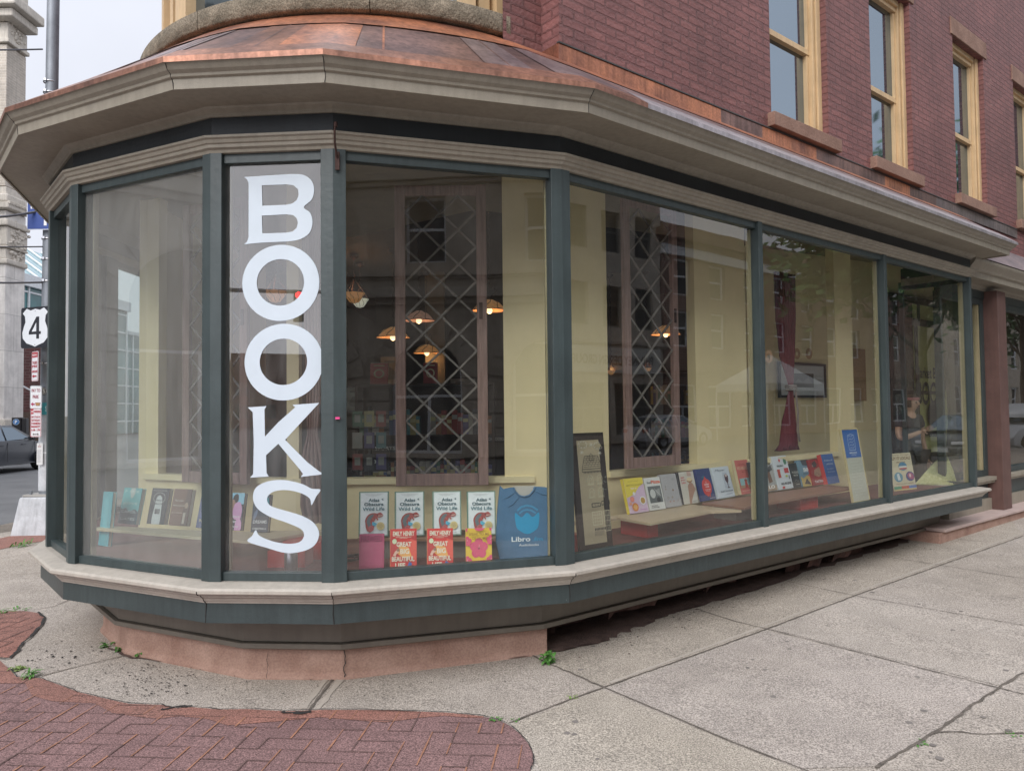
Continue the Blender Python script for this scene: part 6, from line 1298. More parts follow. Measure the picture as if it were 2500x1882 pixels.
# ================================================================== weeds
LEAF = mat('weed_leaf', (.05, .16, .03), .6, col2=(.11, .28, .05), scale=25)
LEAFB = mat('pale_weed_leaf', (.14, .22, .05), .6, col2=(.24, .33, .10), scale=25)
def leaf(mb, b, d, L, w, m, droop=.4):
    b = Vector(b); d = Vector(d).normalized(); s_ = d.cross(Vector((0, 0, 1))).normalized() if abs(d.z) < .98 else Vector((1, 0, 0)); vs = []
    for i, (f, ww) in enumerate(((0, .12), (.3, .85), (.6, 1), (.85, .55), (1, .03))):
        c = b+d*(L*f)-Vector((0, 0, droop*L*f*f)); vs += [c-s_*w*ww/2+Vector((0, 0, .15*w*ww)), c, c+s_*w*ww/2+Vector((0, 0, .15*w*ww))]
    mb.add(vs, [(3*i+j, 3*i+j+1, 3*i+j+4, 3*i+j+3) for i in range(4) for j in range(2)], m)
def weed(px, py, n, L, w, hgt, label, m=LEAF, nm='weed', spread=.02, up=(.2, 1.0)):
    p = gnd(px, py); r_ = random.Random(int(px*7+py)); mb = MB(); st = MB()
    for i in range(n):
        a_ = r_.uniform(0, 6.28); z = r_.uniform(0, hgt); q = (r_.uniform(-spread, spread), r_.uniform(-spread, spread), z)
        leaf(mb, q, (math.cos(a_), math.sin(a_), r_.uniform(*up)), L*r_.uniform(.6, 1.15), w*r_.uniform(.7, 1.2), m, r_.uniform(.3, .9))
    for i in range(max(2, n//8)): st.tube([(0, 0, 0), (r_.uniform(-spread, spread), r_.uniform(-spread, spread), hgt)], .0018, m, 5)
    e = empty(nm, label, 'weed', p); mb.build('leaves', e); st.build('stem', e)
weed(1186, 1434, 46, .042, .026, .075, 'bushy green weed growing from the slab joint below the corner post', spread=.028)
weed(66, 1463, 30, .085, .012, .03, 'spiky green dandelion tuft at the edge of the red paving', spread=.02, up=(.4, 1.6))
weed(40, 1446, 26, .05, .02, .02, 'low yellowish weed beside the tar corner of the red paving', LEAFB, spread=.04, up=(.05, .4))
weed(232, 1398, 9, .07, .025, .02, 'few long leaves hugging the left end of the pink plinth', spread=.015)
weed(262, 1407, 12, .045, .03, .03, 'small broad leaved weed at the foot of the pink plinth', spread=.02)
weed(298, 1420, 6, .03, .02, .03, 'tiny sprout in front of the pink plinth corner', spread=.01)
weed(1074, 1557, 16, .022, .012, .012, 'small green sprig at the tip of the red paving edge', spread=.025)
weed(1240, 1507, 12, .018, .010, .006, 'flat pale moss tuft in the slab joint', LEAFB, spread=.03, up=(.05, .4))
weed(1985, 1604, 14, .018, .010, .006, 'flat green tuft in the wide joint at lower right', spread=.04, up=(.05, .5))
weed(2185, 1584, 10, .016, .010, .006, 'tiny moss patch on the crack at the right edge', spread=.03, up=(.05, .4))
weed(1112, 1556, 9, .016, .008, .006, 'tiny sprout where the slab joint meets the red paving', spread=.02)
weed(45, 1181, 22, .16, .02, .03, 'grass tuft at the red kerb ramp near the pole', spread=.12, up=(.4, 1.6))
weed(30, 1319, 20, .06, .015, .01, 'low grass along the top of the red paving lobe', spread=.09, up=(.3, 1))
weed(118, 1176, 16, .12, .02, .05, 'green sprig at the left corner of the bay', spread=.04, up=(.6, 1.8))

# ================================================================== street pole and signs
PX, PY = -6.30, 10.0
pole = empty('street_pole', 'grey steel street pole on a white concrete block at the left kerb', 'pole', (PX, PY, -.06))
mb = MB(); mb.tube([(0, 0, .4), (0, 0, 3.2), (0.03, 0, 8.5)], [.095, .083, .074], GALV, 20); mb.build('pole_shaft', pole)
WB_ = mat('chipped_white_concrete', (.50, .52, .55), .8, var=.14, scale=6, bump=.012, bscale=14, streak=.2)
mb = MB(); a_, b__, hh = .30, .225, .53
vs = [(sx*a_, sy*a_, 0) for sx, sy in ((-1, -1), (1, -1), (1, 1), (-1, 1))]+[(sx*b__, sy*b__, hh) for sx, sy in ((-1, -1), (1, -1), (1, 1), (-1, 1))]
mb.add(vs, [(0, 1, 5, 4), (1, 2, 6, 5), (2, 3, 7, 6), (3, 0, 4, 7), (4, 5, 6, 7), (3, 2, 1, 0)], WB_); mb.build('concrete_block', pole, bevel=.02)
mb = MB(); mb.box(-.20, .20, -.20, .20, .532, .56, mat('pale_flange', (.32, .31, .29), .7)); mb.tube([(-.13, -.13, .55), (-.13, -.13, .61)], .02, GALV, 6); mb.tube([(.13, -.13, .55), (.13, -.13, .61)], .02, GALV, 6); mb.build('flange', pole, bevel=.006)
mb = MB(); mb.lathe((0, 0, 0), [(.10, .6), (.100, 1.62), (.097, 1.64)], mat('patchy_white_wrap', (.36, .38, .41), .8, col2=(.58, .60, .63), scale=7), 20); mb.lathe((0, 0, 1.1), [(.103, 0), (.103, .02)], WHITEP, 20); mb.build('paint_wrap', pole)
BAND = mat('steel_band', (.5, .5, .52), .25, metal=1)
for z in (6.02, 6.17, 4.0, 3.72, 3.42, 2.92, 2.30, 1.92):
    mb = MB(); mb.lathe((0, 0, z), [(.080, 0), (.092, .002), (.092, .018), (.080, .02)], BAND, 20); mb.box(-.03, .0, -.105, -.088, 0+z, z+.03, BAND); mb.build('clamp_band', pole)
mb = MB(); mb.box(-.02, .10, -.108, -.10, 1.62, 1.78, flat((.05, .30, .33))); mb.build('sticker', pole)
art([('t', 'S', .5, .5, .3, .5, (.5, .6, .6), .02)], .1, .14, 'sticker_mark', pole, y=-.1085).location = (0, 0, 1.63)
def signplate(name, x0, x1, y0, y1, Y, yaw, label, base, items, r=.02, rnd_=True, cat='sign', th=.004, ww=None):
    a_ = aty(x0, y1, Y); rr = ray(x1, y1); k = rr.x/rr.y; u = Vector((math.cos(R(yaw)), math.sin(R(yaw)))); w = abs((k*a_.y-a_.x)/(u.x-k*u.y)); h = (y1-y0)/1593*Y
    if ww: w = ww
    e = empty(name, label, cat, a_, rot=(0, 0, R(yaw)))
    c = [];
    for cx, cy, a0 in ((w-r, r, -90), (w-r, h-r, 0), (r, h-r, 90), (r, r, 180)):
        for i in range(5): t_ = R(a0+i*22.5); c.append((cx+r*math.cos(t_), cy+r*math.sin(t_)))
    n = len(c); mb = MB(); mb.add([(x, 0, z) for x, z in c]+[(x, th, z) for x, z in c], [tuple(range(n)), tuple(range(2*n-1, n-1, -1))]+[(i, i+n, (i+1) % n+n, (i+1) % n) for i in range(n)], base); mb.build('plate', e)
    art(items, w, h, 'legend', e, y=-.0012, step=.0006)
    return e
sgw = flat((.68, .70, .73)); sr_ = (.42, .03, .05); blu = (.022, .06, .26)
signplate('direction_sign', 57.5, 0, 405, 497, 9.85, 0, 'blue sign with white INST lettering and an up arrow, tucked under the cornice', flat((.60, .64, .72)), [('r', .012, .02, .988, .98, blu), ('t', 'INSTITUTE', .33, .60, .55, .20, Wt, .03), ('p', [(.245, .10), (.285, .10), (.285, .30), (.33, .30), (.265, .47), (.20, .30), (.245, .30)], Wt), ], .04, ww=.95)
sh = [(.5, .03), (.62, .07), (.80, .12), (.93, .24), (.95, .38), (.90, .52), (.84, .64), (.86, .78), (.94, .86), (.80, .97), (.66, .92), (.5, .955), (.34, .92), (.20, .97), (.06, .86), (.14, .78), (.16, .64), (.10, .52), (.05, .38), (.07, .24), (.20, .12), (.38, .07)]
signplate('route_sign', 45, 107, 665, 753, 9.80, -20, 'black square route sign with a white shield bearing the number 4', flat((.018, .02, .028)), [('p', sh, (.66, .69, .73)), ('p', [(.28, .40), (.28, .33), (.54, .33), (.54, .22), (.64, .22), (.64, .33), (.70, .33), (.70, .40), (.64, .40), (.64, .76), (.54, .76)], (.02, .022, .03)), ('p', [(.385, .40), (.54, .40), (.54, .62)], (.66, .69, .73)), ('c', .5, .90, .012, .010, Bk), ('c', .5, .075, .012, .010, Bk)], .03)
bord = [('l', [(.06, .025), (.94, .025), (.94, .975), (.06, .975), (.06, .025)], .006, sr_)]
signplate('parking_sign', 68, 82, 760, 824, 9.82, -38, 'narrow turned parking sign directly below the route 4 shield', sgw, bord+[('r', .08, .80, .92, .96, sr_), ('t', 'NO', .3, .88, .3, .08, Wt, .03), ('t', 'PARK', .66, .88, .4, .07, (.7, .6, .6), .03), ('t', 'TUES', .5, .62, .7, .09, sr_, .03), ('t', 'FRI', .5, .50, .7, .08, sr_, .03), ('t', '4AM-6AM', .5, .33, .8, .08, sr_, .03), ('p', [(.15, .17), (.4, .23), (.4, .19), (.8, .19), (.8, .15), (.4, .15), (.4, .11)], sr_)])
signplate('parking_sign', 64.5, 90, 833, 883, 9.78, 4, 'white PAY TO PARK sign with a red arrow on the pole', sgw, [('l', [(.03, .02), (.97, .02), (.97, .98), (.03, .98), (.03, .02)], .005, (.3, .32, .36)), ('t', 'PAY TO', .5, .79, .72, .15, (.30, .05, .08), .02), ('t', 'PARK', .5, .52, .52, .15, (.30, .05, .08), .02), ('p', [(.08, .20), (.26, .29), (.26, .23), (.42, .23), (.42, .17), (.26, .17), (.26, .11)], (.35, .03, .10)), ('p', [(.44, .27), (.90, .27), (.82, .13), (.52, .13)], (.28, .16, .09)), ('t', 'MEGA', .66, .20, .3, .07, (.6, .3, .1), .02)])
lines = [('MAY 1ST-NOV 30', .70), ('SATURDAY', .585), ('FARMERS', .475), ('MARKET', .365), ('6 AM - 3 PM', .25)]
signplate('parking_sign', 65.5, 89, 882, 944, 9.78, 6, 'tall no parking sign for the Saturday farmers market, lowest on the pole', sgw, [('l', [(.04, .02), (.96, .02), (.96, .98), (.04, .98), (.04, .02)], .005, sr_), ('r', .05, .80, .27, .97, sr_), ('t', 'NO', .16, .885, .16, .08, Wt, .03), ('t', 'PARKING', .63, .885, .60, .09, sr_, .03), ('r', .05, .795, .95, .80, sr_)]+[('t', s_, .5, z, .78, .075, sr_, .03) for s_, z in lines]+[('p', [(.22, .10), (.34, .14), (.34, .11), (.66, .11), (.66, .14), (.78, .10), (.66, .06), (.66, .09), (.34, .09), (.34, .06)], (.12, .08, .08))])
signplate('oval_badge', 88, 101, 836, 853, 9.88, 35, 'small dark oval badge with a pale S behind the PAY TO PARK sign', flat((.03, .03, .03)), [('o', .5, .5, .46, .42, .85, (.5, .5, .5)), ('t', 'S', .5, .5, .4, .5, (.6, .6, .6), .03)], .05, cat='badge')
signplate('paper_notice', 79, 92, 957, 1004, 9.86, 10, 'curling white paper notice taped low on the pole', flat((.66, .67, .68)), [('r', .2, .82, .7, .86, (.4, .2, .2)), ('c', .5, .92, .05, .02, (.2, .1, .1))]+[('r', .12, .12+k*.05, .12+rnd.uniform(.4, .7), .13+k*.05, (.35, .35, .38)) for k in range(12)], .01, cat='notice')
# wires
for y0, y1, r_, lb in ((107, 107, .014, 'thin horizontal cable clamped high on the pole against the sky'), (462, 455, .022, 'thick sagging cable passing behind the blue sign'), (531, 533, .012, 'thin cable just above the glass roof, ending at the pole'), (609, 610, .018, 'cable crossing in front of the marble pilaster above the route sign')):
    a_ = aty(92, y1, 9.93); b__ = aty(-120, y0+(6 if y0 == 462 else 0), 9.0); mb = MB()
    mb.tube([a_.lerp(b__, i/12)-Vector((0, 0, (.05 if r_ > .02 else .01)*math.sin(math.pi*i/12))) for i in range(13)], r_*.8, flat((.10, .105, .12)), 6); mb.build('overhead_cable', label=lb, cat='cable')

# ================================================================== buildings beyond, left
MARB = brickmat('marble_blocks', (.66, .63, .60), (.72, .69, .65), (.45, .43, .41), w=30, h=1.35, ms=.012, rough=.5, bump=.002)
TANB = brickmat('tan_brick', (.50, .44, .37), (.42, .37, .31), (.55, .50, .44), w=.30, h=.10, ms=.016, bump=.006)
LIME = mat('carved_limestone', (.52, .48, .42), .8, col2=(.66, .61, .54), scale=3, bump=.02, bscale=6, streak=.25)
mp_ = empty('marble_building', 'pale marble pilaster building with a carved capital at the left edge', 'building', (-20.5, 27.5, -.1))
def mbx(name, x1, y0, z0_, z1_, m, bev=.03, x0=-26, y1=28.1):
    mb = MB(); mb.box(x0, x1, y0, y1, z0_, z1_, m); mb.v = [v-Vector((-20.5, 27.5, -.1)) for v in mb.v]; return mb.build(name, mp_, bevel=bev)
zy = lambda y, Y=27.0: EYE+(897-y)/1593*Y
mbx('marble_shaft', -18.62, 27.0, -.1, zy(566), MARB)
mbx('base_moulding', -18.50, 26.88, zy(926), zy(905), LIME, .04); mbx('base_plinth', -18.45, 26.85, -.1, zy(926), MARB)
mbx('neck_moulding', -18.50, 26.9, zy(568), zy(556), LIME, .05); mbx('cartouche_block', -18.60, 26.98, zy(555.5), zy(533), LIME)
mbx('capital_step', -18.50, 26.9, zy(533), zy(528), LIME, .03); mbx('capital_block', -18.52, 26.92, zy(528), zy(486), LIME, .05); mbx('capital_slab', -18.42, 26.8, zy(485.5), zy(472), LIME, .04)
mbx('architrave', -18.60, 26.97, zy(471), zy(450), MARB); mbx('dentil_cornice', -18.35, 26.72, zy(449), zy(436), LIME, .03); mbx('upper_cornice', -18.45, 26.8, zy(435), zy(415), LIME, .08); mbx('blocking_course', -18.62, 27.0, zy(414), zy(398), LIME)
mbx('brick_shaft', -18.66, 27.0, zy(397), zy(82), TANB); mbx('upper_neck', -18.52, 26.88, zy(81), zy(72), LIME); mbx('upper_capital', -18.62, 27.0, zy(71), zy(33), LIME); mbx('crown_cornice', -18.20, 26.6, zy(32), zy(14), LIME, .05); mbx('crown_cornice', -17.95, 26.35, zy(13), zy(-8), LIME, .05); mbx('attic', -18.6, 27.0, zy(-9), 20, LIME)
mb = MB(); rj = random.Random(6)
def carve(mb, cx, z, n, sx, sz, face):
    for _ in range(n):
        u, w_ = rj.gauss(0, sx), rj.gauss(0, sz); r_ = rj.uniform(.03, .08); c = Vector((cx, 27.5+u, z+w_)) if face == 'x' else Vector((-19.4+u, cx, z+w_))
        mb.lathe(c-Vector((-20.5, 27.5, -.1)), [(0, -r_), (r_*.9, -r_*.4), (r_, 0), (r_*.8, r_*.5), (0, r_)], LIME, 7)
carve(mb, -18.62, zy(52), 34, .2, .2, 'x'); carve(mb, -18.52, zy(508), 60, .22, .25, 'x'); carve(mb, -18.58, zy(544), 26, .18, .12, 'x'); carve(mb, 26.9, zy(508), 60, .35, .25, 'y')
for k in range(16): mb.box(2.1, 2.2, -.75+k*.08, -.71+k*.08, zy(440)+.1, zy(433)+.1, LIME)
mb.build('carved_ornament', mp_)
# glass building
gb = empty('glass_building', 'green glass building with white grid mullions and sloping glass roof, far behind the pole', 'building', (-33, 50, -.1))
TEAL = mat('teal_reflective_glass', (.03, .14, .15), .06, var=.5, scale=.25, spec=1.0); WHM = mat('white_mullion', (.66, .68, .70), .5)
inv = Vector((33, -50, .1))
def gbx(name, b, m):
    mb = MB(); mb.box(*b, m); mb.v = [v+inv for v in mb.v]; return mb.build(name, gb)
gbx('glass_wall', (-45, -33.02, 40, 63, -.1, 10.3), TEAL); gbx('glass_wall', (-45, -33.02, 63.01, 74, -.1, 8.4), TEAL)
gbx('white_cornice', (-45, -32.7, 40, 63.2, 10.3, 11.1), WHM); gbx('parapet', (-45, -32.9, 63.2, 74, 8.4, 8.7), WHM)
mb = MB()
for k in range(15): y = 40.5+k*1.6; mb.box(-33.02, -32.93, y, y+.16, -.1, 10.3, WHM)
for k in range(7): mb.box(-33.02, -32.95, 40, 63, .9+k*1.5, 1.02+k*1.5, WHM)
for k in range(6): y = 64+k*1.7; mb.box(-33.02, -32.93, y, y+.14, -.1, 8.4, WHM)
for k in range(5): mb.box(-33.02, -32.95, 63, 74, .9+k*1.5, 1.0+k*1.5, WHM)
mb.v = [v+inv for v in mb.v]; mb.build('mullion_grid', gb)
mb = MB(); mb.add([Vector(v)+inv for v in ((-33.3, 40, 11.1), (-33.3, 62, 11.1), (-38, 62, 14.6), (-38, 40, 14.6))], [(0, 1, 2, 3)], mat('pale_roof_glass', (.22, .38, .42), .15, spec=.9)); mb.build('glass_roof', gb)
mb = MB()
for k in range(12): y = 40.3+k*1.9; mb.tube([Vector((-33.25, y, 11.15))+inv, Vector((-38, y, 14.7))+inv], .09, WHM, 6)
mb.build('roof_bar', gb)
DRB = brickmat('dark_red_brick', (.13, .035, .035), (.10, .03, .03), (.16, .09, .08), w=.4, h=.13, ms=.02, bump=.004)
mb = MB(); mb.box(-24, -19.4, 33, 34, -.1, 4.6, DRB); 
for k in range(6): mb.box(-24, -19.4, 32.9-.28*k, 33.1-.28*k, -.1, 1.7-.25*k, mat('brown_steps', (.14, .10, .08), .9, var=.2))
mb.build('brick_stair_wall', label='dark red brick wall with steps between the marble pilaster and the pole', cat='wall')
mb = MB()
for q in ([(-21.9, 32.2, 3.1), (-20.4, 32.2, 2.3)], [(-21.5, 32.2, .6), (-21.5, 32.2, 2.9)], [(-20.9, 32.2, .9), (-20.9, 32.2, 2.5)]): mb.tube(q, .04, WHITEP, 6)
mb.build('handrail', label='white sloping handrail in front of the dark red brick wall', cat='railing')
mb = MB(); 
for k in range(9): x = -19.2+k*.16; mb.tube([(x, 27.4, -.1), (x, 27.4, .75), (x+.08, 27.4, .9), (x+.16, 27.4, .75), (x+.16, 27.4, -.1)], .02, BLACKM, 5)
mb.build('iron_railing', label='low black looped iron railing behind the parking machine', cat='railing')
ps = aty(24, 960, 26.2); e = empty('parking_machine', 'black parking pay station with a round blue P sign behind the parked car', 'parking machine', (ps.x, 26.2, -.1), R(12))
mb = MB(); mb.box(0, .30, 0, .30, 0, 1.58, BLACKM); mb.box(.302, .46, .03, .27, .1, 1.55, BLACKM); mb.build('cabinet', e, bevel=.02)
art([('c', .5, .5, .45, .45, (.55, .6, .65)), ('c', .5, .5, .41, .41, (.03, .16, .42)), ('t', 'P', .5, .5, .32, .5, Wt, .04)], .24, .24, 'round_sign', e, y=-.006).location = (.03, 0, 1.30)
mb = MB(); mb.lathe((.15, -.01, 1.12), [(0, .03), (.03, .02), (.035, 0), (.03, -.02), (0, -.03)], flat((.5, .5, .5)), 10); mb.box(.08, .24, -.01, 0, .75, 1.0, flat((.5, .55, .58))); mb.build('screen', e)
mb = MB(); mb.box(-22.6, -19.6, 26.9, 27.0, 0, 0, BLACKM)
# ---------------- trees
def tree(x, y, h, r, n, seed, label, m1=(.035, .09, .025), m2=(.10, .22, .055), ls=.40, trunk=.14):
    rj = random.Random(seed); e = empty('tree', label, 'tree', (x, y, -.1)); TR = mat('bark', (.10, .075, .055), .9, var=.3, scale=12, bump=.02, bscale=20); LF = mat('tree_leaf_%d' % int(m1[1]*1000), m1, .6, col2=m2, scale=.9)
    mb = MB(); mb.tube([(0, 0, 0), (.05, 0, h*.3), (-.05, .05, h*.55), (0, 0, h*.85)], [trunk, trunk*.8, trunk*.55, trunk*.2], TR, 10)
    cl = []
    for k in range(13):
        a_ = rj.uniform(0, 6.28); z0_ = h*rj.uniform(.32, .62); L = r*rj.uniform(.5, .95); tip = Vector((math.cos(a_)*L, math.sin(a_)*L, z0_+h*rj.uniform(.12, .32)))
        mb.tube([(0, 0, z0_), (tip.x*.5, tip.y*.5, (z0_+tip.z)/2+.1), tip], [trunk*.4, trunk*.25, trunk*.08], TR, 6); cl.append(tip)
    cl += [Vector((rj.gauss(0, r*.4), rj.gauss(0, r*.4), h*rj.uniform(.6, .95))) for _ in range(14)]
    mb.build('trunk', e); mb = MB()
    for i in range(n):
        c = cl[rj.randrange(len(cl))]; s_ = r*.21; p = c+Vector((rj.gauss(0, s_), rj.gauss(0, s_), rj.gauss(0, s_*.75))); d = Vector((rj.gauss(0, 1), rj.gauss(0, 1), rj.gauss(0, .6))).normalized(); b_ = d.orthogonal().normalized()
        L = ls*rj.uniform(.6, 1.2); mb.add([p, p+d*L*.5+b_*L*.28, p+d*L, p+d*L*.5-b_*L*.28], [(0, 1, 2, 3)], LF)
    mb.build('crown', e, recalc=False)
tree(19.5, 12.2, 9.4, 3.3, 9500, 1, 'leafy street tree up the block, mirrored in the rightmost pane')
tree(29.5, 19.5, 9.5, 3.4, 6000, 2, 'second street tree farther up the block beyond the parked cars')
tree(-25.2, 34.0, 4.6, 1.5, 900, 3, 'small yellow green shrub tree above the dark red brick wall', (.10, .16, .03), (.22, .30, .06), .2, .06)
tree(-33.5, 74.5, 8.8, 1.6, 500, 4, 'slender young tree beside the far low glass wing')
# ---------------- across the streets (seen mirrored in the glass)
LIMB = mat('buff_limestone', (.46, .40, .32), .85, col2=(.58, .51, .42), scale=1.2, bump=.01, bscale=12, streak=.2)
def fac(name, label, O, T, N_, L, H_, m, ops, dep=.35, courses=(), rust=None, glass=ENVG, frame=None, depthb=9, keys=True):
    O = Vector(O); T = Vector(T); N_ = Vector(N_); e = empty(name, label, 'building', O)
    mb = MB(); wall(mb, (0, 0, 0), T, N_, L, 0, H_, ops, dep, m)
    B_ = -N_*depthb; c = [Vector((0, 0, 0)), T*L, T*L+B_, B_]; Z = Vector((0, 0, H_))
    mb.add([c[1], c[2], c[2]+Z, c[1]+Z], [(0, 1, 2, 3)], m); mb.add([c[0], c[3], c[3]+Z, c[0]+Z], [(0, 1, 2, 3)], m); mb.add([v+Z for v in c], [(0, 1, 2, 3)], m); mb.add([c[2], c[3], c[3]+Z, c[2]+Z], [(0, 1, 2, 3)], m)
    mb.build('wall', e, recalc=False)
    for o_ in ops:
        f = MB(); a_, b__, c_, d_ = o_[:4]; fm = frame or WHITEP; k = N_*-dep
        def bar(u0, u1, z0_, z1_): f.obb(T*((u0+u1)/2)+k+Vector((0, 0, (z0_+z1_)/2)), T*((u1-u0)/2), N_*.04, Vector((0, 0, (z1_-z0_)/2)), fm)
        bar(a_, a_+.1, c_, d_); bar(b__-.1, b__, c_, d_); bar(a_+.1, b__-.1, c_, c_+.1); bar(a_+.1, b__-.1, d_-.1, d_); bar(a_+.1, b__-.1, (c_+d_)/2, (c_+d_)/2+.1); 
        if b__-a_ > 1.8: bar((a_+b__)/2-.05, (a_+b__)/2+.05, c_+.1, (c_+d_)/2)
        f.obb(T*((a_+b__)/2)+N_*(-dep-.03)+Vector((0, 0, (c_+d_)/2)), T*((b__-a_)/2-.01), N_*.01, Vector((0, 0, (d_-c_)/2-.01)), glass); f.build('window', e)
    for z, pj, hh in courses:
        q = MB(); q.obb(T*(L/2)+N_*(pj/2)+Vector((0, 0, z+hh/2)), T*(L/2+pj), N_*(pj/2), Vector((0, 0, hh/2)), m); q.obb(T*(L/2)+N_*(pj/4)+Vector((0, 0, z-hh*.3)), T*(L/2+pj/2), N_*(pj/4), Vector((0, 0, hh*.29)), m); q.build('string_course', e, bevel=.03)
    if keys:   # voussoirs and rustication round arches
        q = MB()
        for o_ in ops:
            if len(o_) > 4:
                r_ = (o_[1]-o_[0])/2; cx = (o_[0]+o_[1])/2; zc = o_[3]-r_
                for i in range(9):
                    t_ = math.pi*(i+.5)/9; d = T*math.cos(t_)+Vector((0, 0, math.sin(t_))); s_ = N_.cross(d)
                    q.obb(T*cx+Vector((0, 0, zc))+d*(r_+.42)+N_*.03, d*.38, s_*((r_+.42)*math.pi/9*.46), N_*.05, m)
                for z in range(int((zc)/.5)):
                    for sx in (-1, 1): q.obb(T*(cx+sx*(r_+.42))+Vector((0, 0, .27+z*.5))+N_*.03, T*.38, N_*.05, Vector((0, 0, .22)), m)
        if q.v: q.build('rusticated_stone', e)
    return e
ops = []
for k in range(8): u = 1.0+k*4.3; ops.append((u, u+2.5, .15, 4.1, 1)); ops.append((u+.5, u+2.0, 6.9, 9.3)); ops.append((u+.6, u+1.9, 10.9, 13.0))
fac('limestone_building', 'buff limestone building with rusticated round arches, mirrored in the middle panes', pt(-13, -18, -.1), DF, -NF, 35, 15, LIMB, ops, courses=((5.6, .5, .35), (6.4, .2, .15), (9.9, .3, .3), (14.2, .7, .6)))
ops = [(k*2.3+.8, k*2.3+2.1, z, z+2.0) for k in range(3) for z in (5.6, 9.2, 12.6)]+[(.5, 3.2, .4, 2.9), (3.8, 6.9, .4, 2.9)]
e = fac('tan_brick_building', 'tall narrow tan brick building above the white shop sign', pt(22.2, -18, -.1), DF, -NF, 7.4, 16.5, TANB, ops, dep=.2, courses=((4.75, .25, .2), (15.6, .6, .5)), frame=flat((.12, .13, .12)))
mb = MB(); mb.obb(pt(25.8, -17.9, 3.9), DF*3.4, NF*.06, Vector((0, 0, .62)), flat((.55, .55, .52))); o = mb.build('shop_sign', label='long white shop sign with dark capitals across the street, mirrored above the white car', cat='sign')
vs, fs = text2d('PHINNEY DESIGN GROUP', 1, .02); w0 = max(v.x for v in vs)-min(v.x for v in vs); x0 = (max(v.x for v in vs)+min(v.x for v in vs))/2; sc2 = 5.6/w0
mb = MB(); mb.add([pt(25.8, -17.9, 3.9)+(-DF)*(v.x-x0)*sc2*1.0-NF*.07+Vector((0, 0, (v.y-.35)*.62)) for v in vs], fs, flat((.05, .05, .06))); mb.build('sign_lettering', o, recalc=False)
RB = brickmat('red_brick', (.22, .10, .075), (.17, .08, .06), (.30, .24, .2), w=.4, h=.13, ms=.02)
ops = [(k*3.1+.9, k*3.1+2.2, z, z+1.9) for k in range(9) for z in (4.9, 7.6)]+[(k*3.1+.6, k*3.1+2.7, .5, 2.9) for k in range(9)]
fac('brick_building', 'long red brick building with a cream band, mirrored in the long panes', pt(29.7, -18, -.1), DF, -NF, 29, 11.3, RB, ops, dep=.2, courses=((3.6, .3, .4), (10.4, .5, .5)))
mb = MB(); mb.obb(pt(44, -17.95, 9.85), DF*14.4, NF*.12, Vector((0, 0, .35)), WHITEP); mb.build('cream_band', label='pale painted band running along the upper part of the red brick building', cat='band')
ops = [(k*3+.8, k*3+2.3, z, z+2.1) for k in range(7) for z in (1, 4.6, 8.2, 11.4)]
fac('stone_building', 'pale stone block farther up the street with four rows of windows', pt(59.2, -15, -.1), DF, -NF, 22, 15, LIMB, ops, dep=.2)
mb = MB()   # market tent
tp = pt(33.5, -14.3, 2.7); q = [tp+DF*2.6+NF*-1.4, tp-DF*2.6-NF*1.4, tp-DF*2.6+NF*1.4, tp+DF*2.6+NF*1.4]; ap = tp+Vector((0, 0, 1.5)); mb.add(q+[ap]+[v-Vector((0, 0, .35)) for v in q], [(0, 1, 4), (1, 2, 4), (2, 3, 4), (3, 0, 4), (0, 1, 6, 5), (1, 2, 7, 6), (2, 3, 8, 7), (3, 0, 5, 8)], flat((.62, .62, .60))); e = empty('market_tent', 'white peaked market tent on the far sidewalk, mirrored in the long pane', 'tent', (0, 0, 0)); mb.build('canopy', e)
for v in q: mb = MB(); mb.tube([v, (v.x, v.y, -.1)], .03, WHITEP, 6); mb.build('leg', e)
ops = [(2.2, 6.6, .15, 7.0, 1), (9, 10.6, 1.2, 4.0), (9, 10.6, 5.6, 8.2), (12.4, 14, 1.2, 4.0), (12.4, 14, 5.6, 8.2), (16, 18.6, .15, 4.6, 1)]
fac('arched_stone_building', 'grey stone building with one great arch, mirrored in the left pane', (-22.2, -5.5, -.1), (0, 1, 0), (1, 0, 0), 26, 15.5, mat('grey_limestone', (.50, .48, .43), .85, col2=(.64, .62, .56), scale=1, bump=.01, bscale=10, streak=.2), ops, courses=((8.6, .4, .4), (9.4, .2, .2), (14.6, .8, .7)))
rj = random.Random(77)
for k, (x, y, w_, h_, c) in enumerate(((-62, -66, 16, 8.2, (.30, .24, .2)), (-47, -74, 16, 7.4, (.25, .13, .1)), (-33, -80, 17, 6.9, (.36, .33, .28)), (-80, -48, 14, 8, (.4, .38, .34)), (-17, -84, 12, 9.6, (.3, .17, .13)))):
    mb = MB(); m_ = mat('far_wall_%d' % k, c, .9, var=.1); mb.box(0, w_, 0, 8, 0, h_, m_); e = mb.build('low_building', loc=(x, y, -.1), rot=(0, 0, -.5), label=['low beige building at the far left end of the distant row', 'brown brick building second in the distant row down the street', 'pale grey low building in the middle of the distant row', 'large pale building at the left edge of the distant skyline', 'tallest red building at the right end of the distant row'][k], cat='building')
    mb = MB(); mb.box(.5, w_-.5, .5, 7.5, h_, h_+.8, m_); mb.build('parapet', e)
    for j in range(int(w_/3)): 
        for z in (1, 3.6): mb = MB(); mb.box(1+j*3, 2.3+j*3, 7.98, 8.05, z, z+1.5, DGLASS); mb.build('window', e)
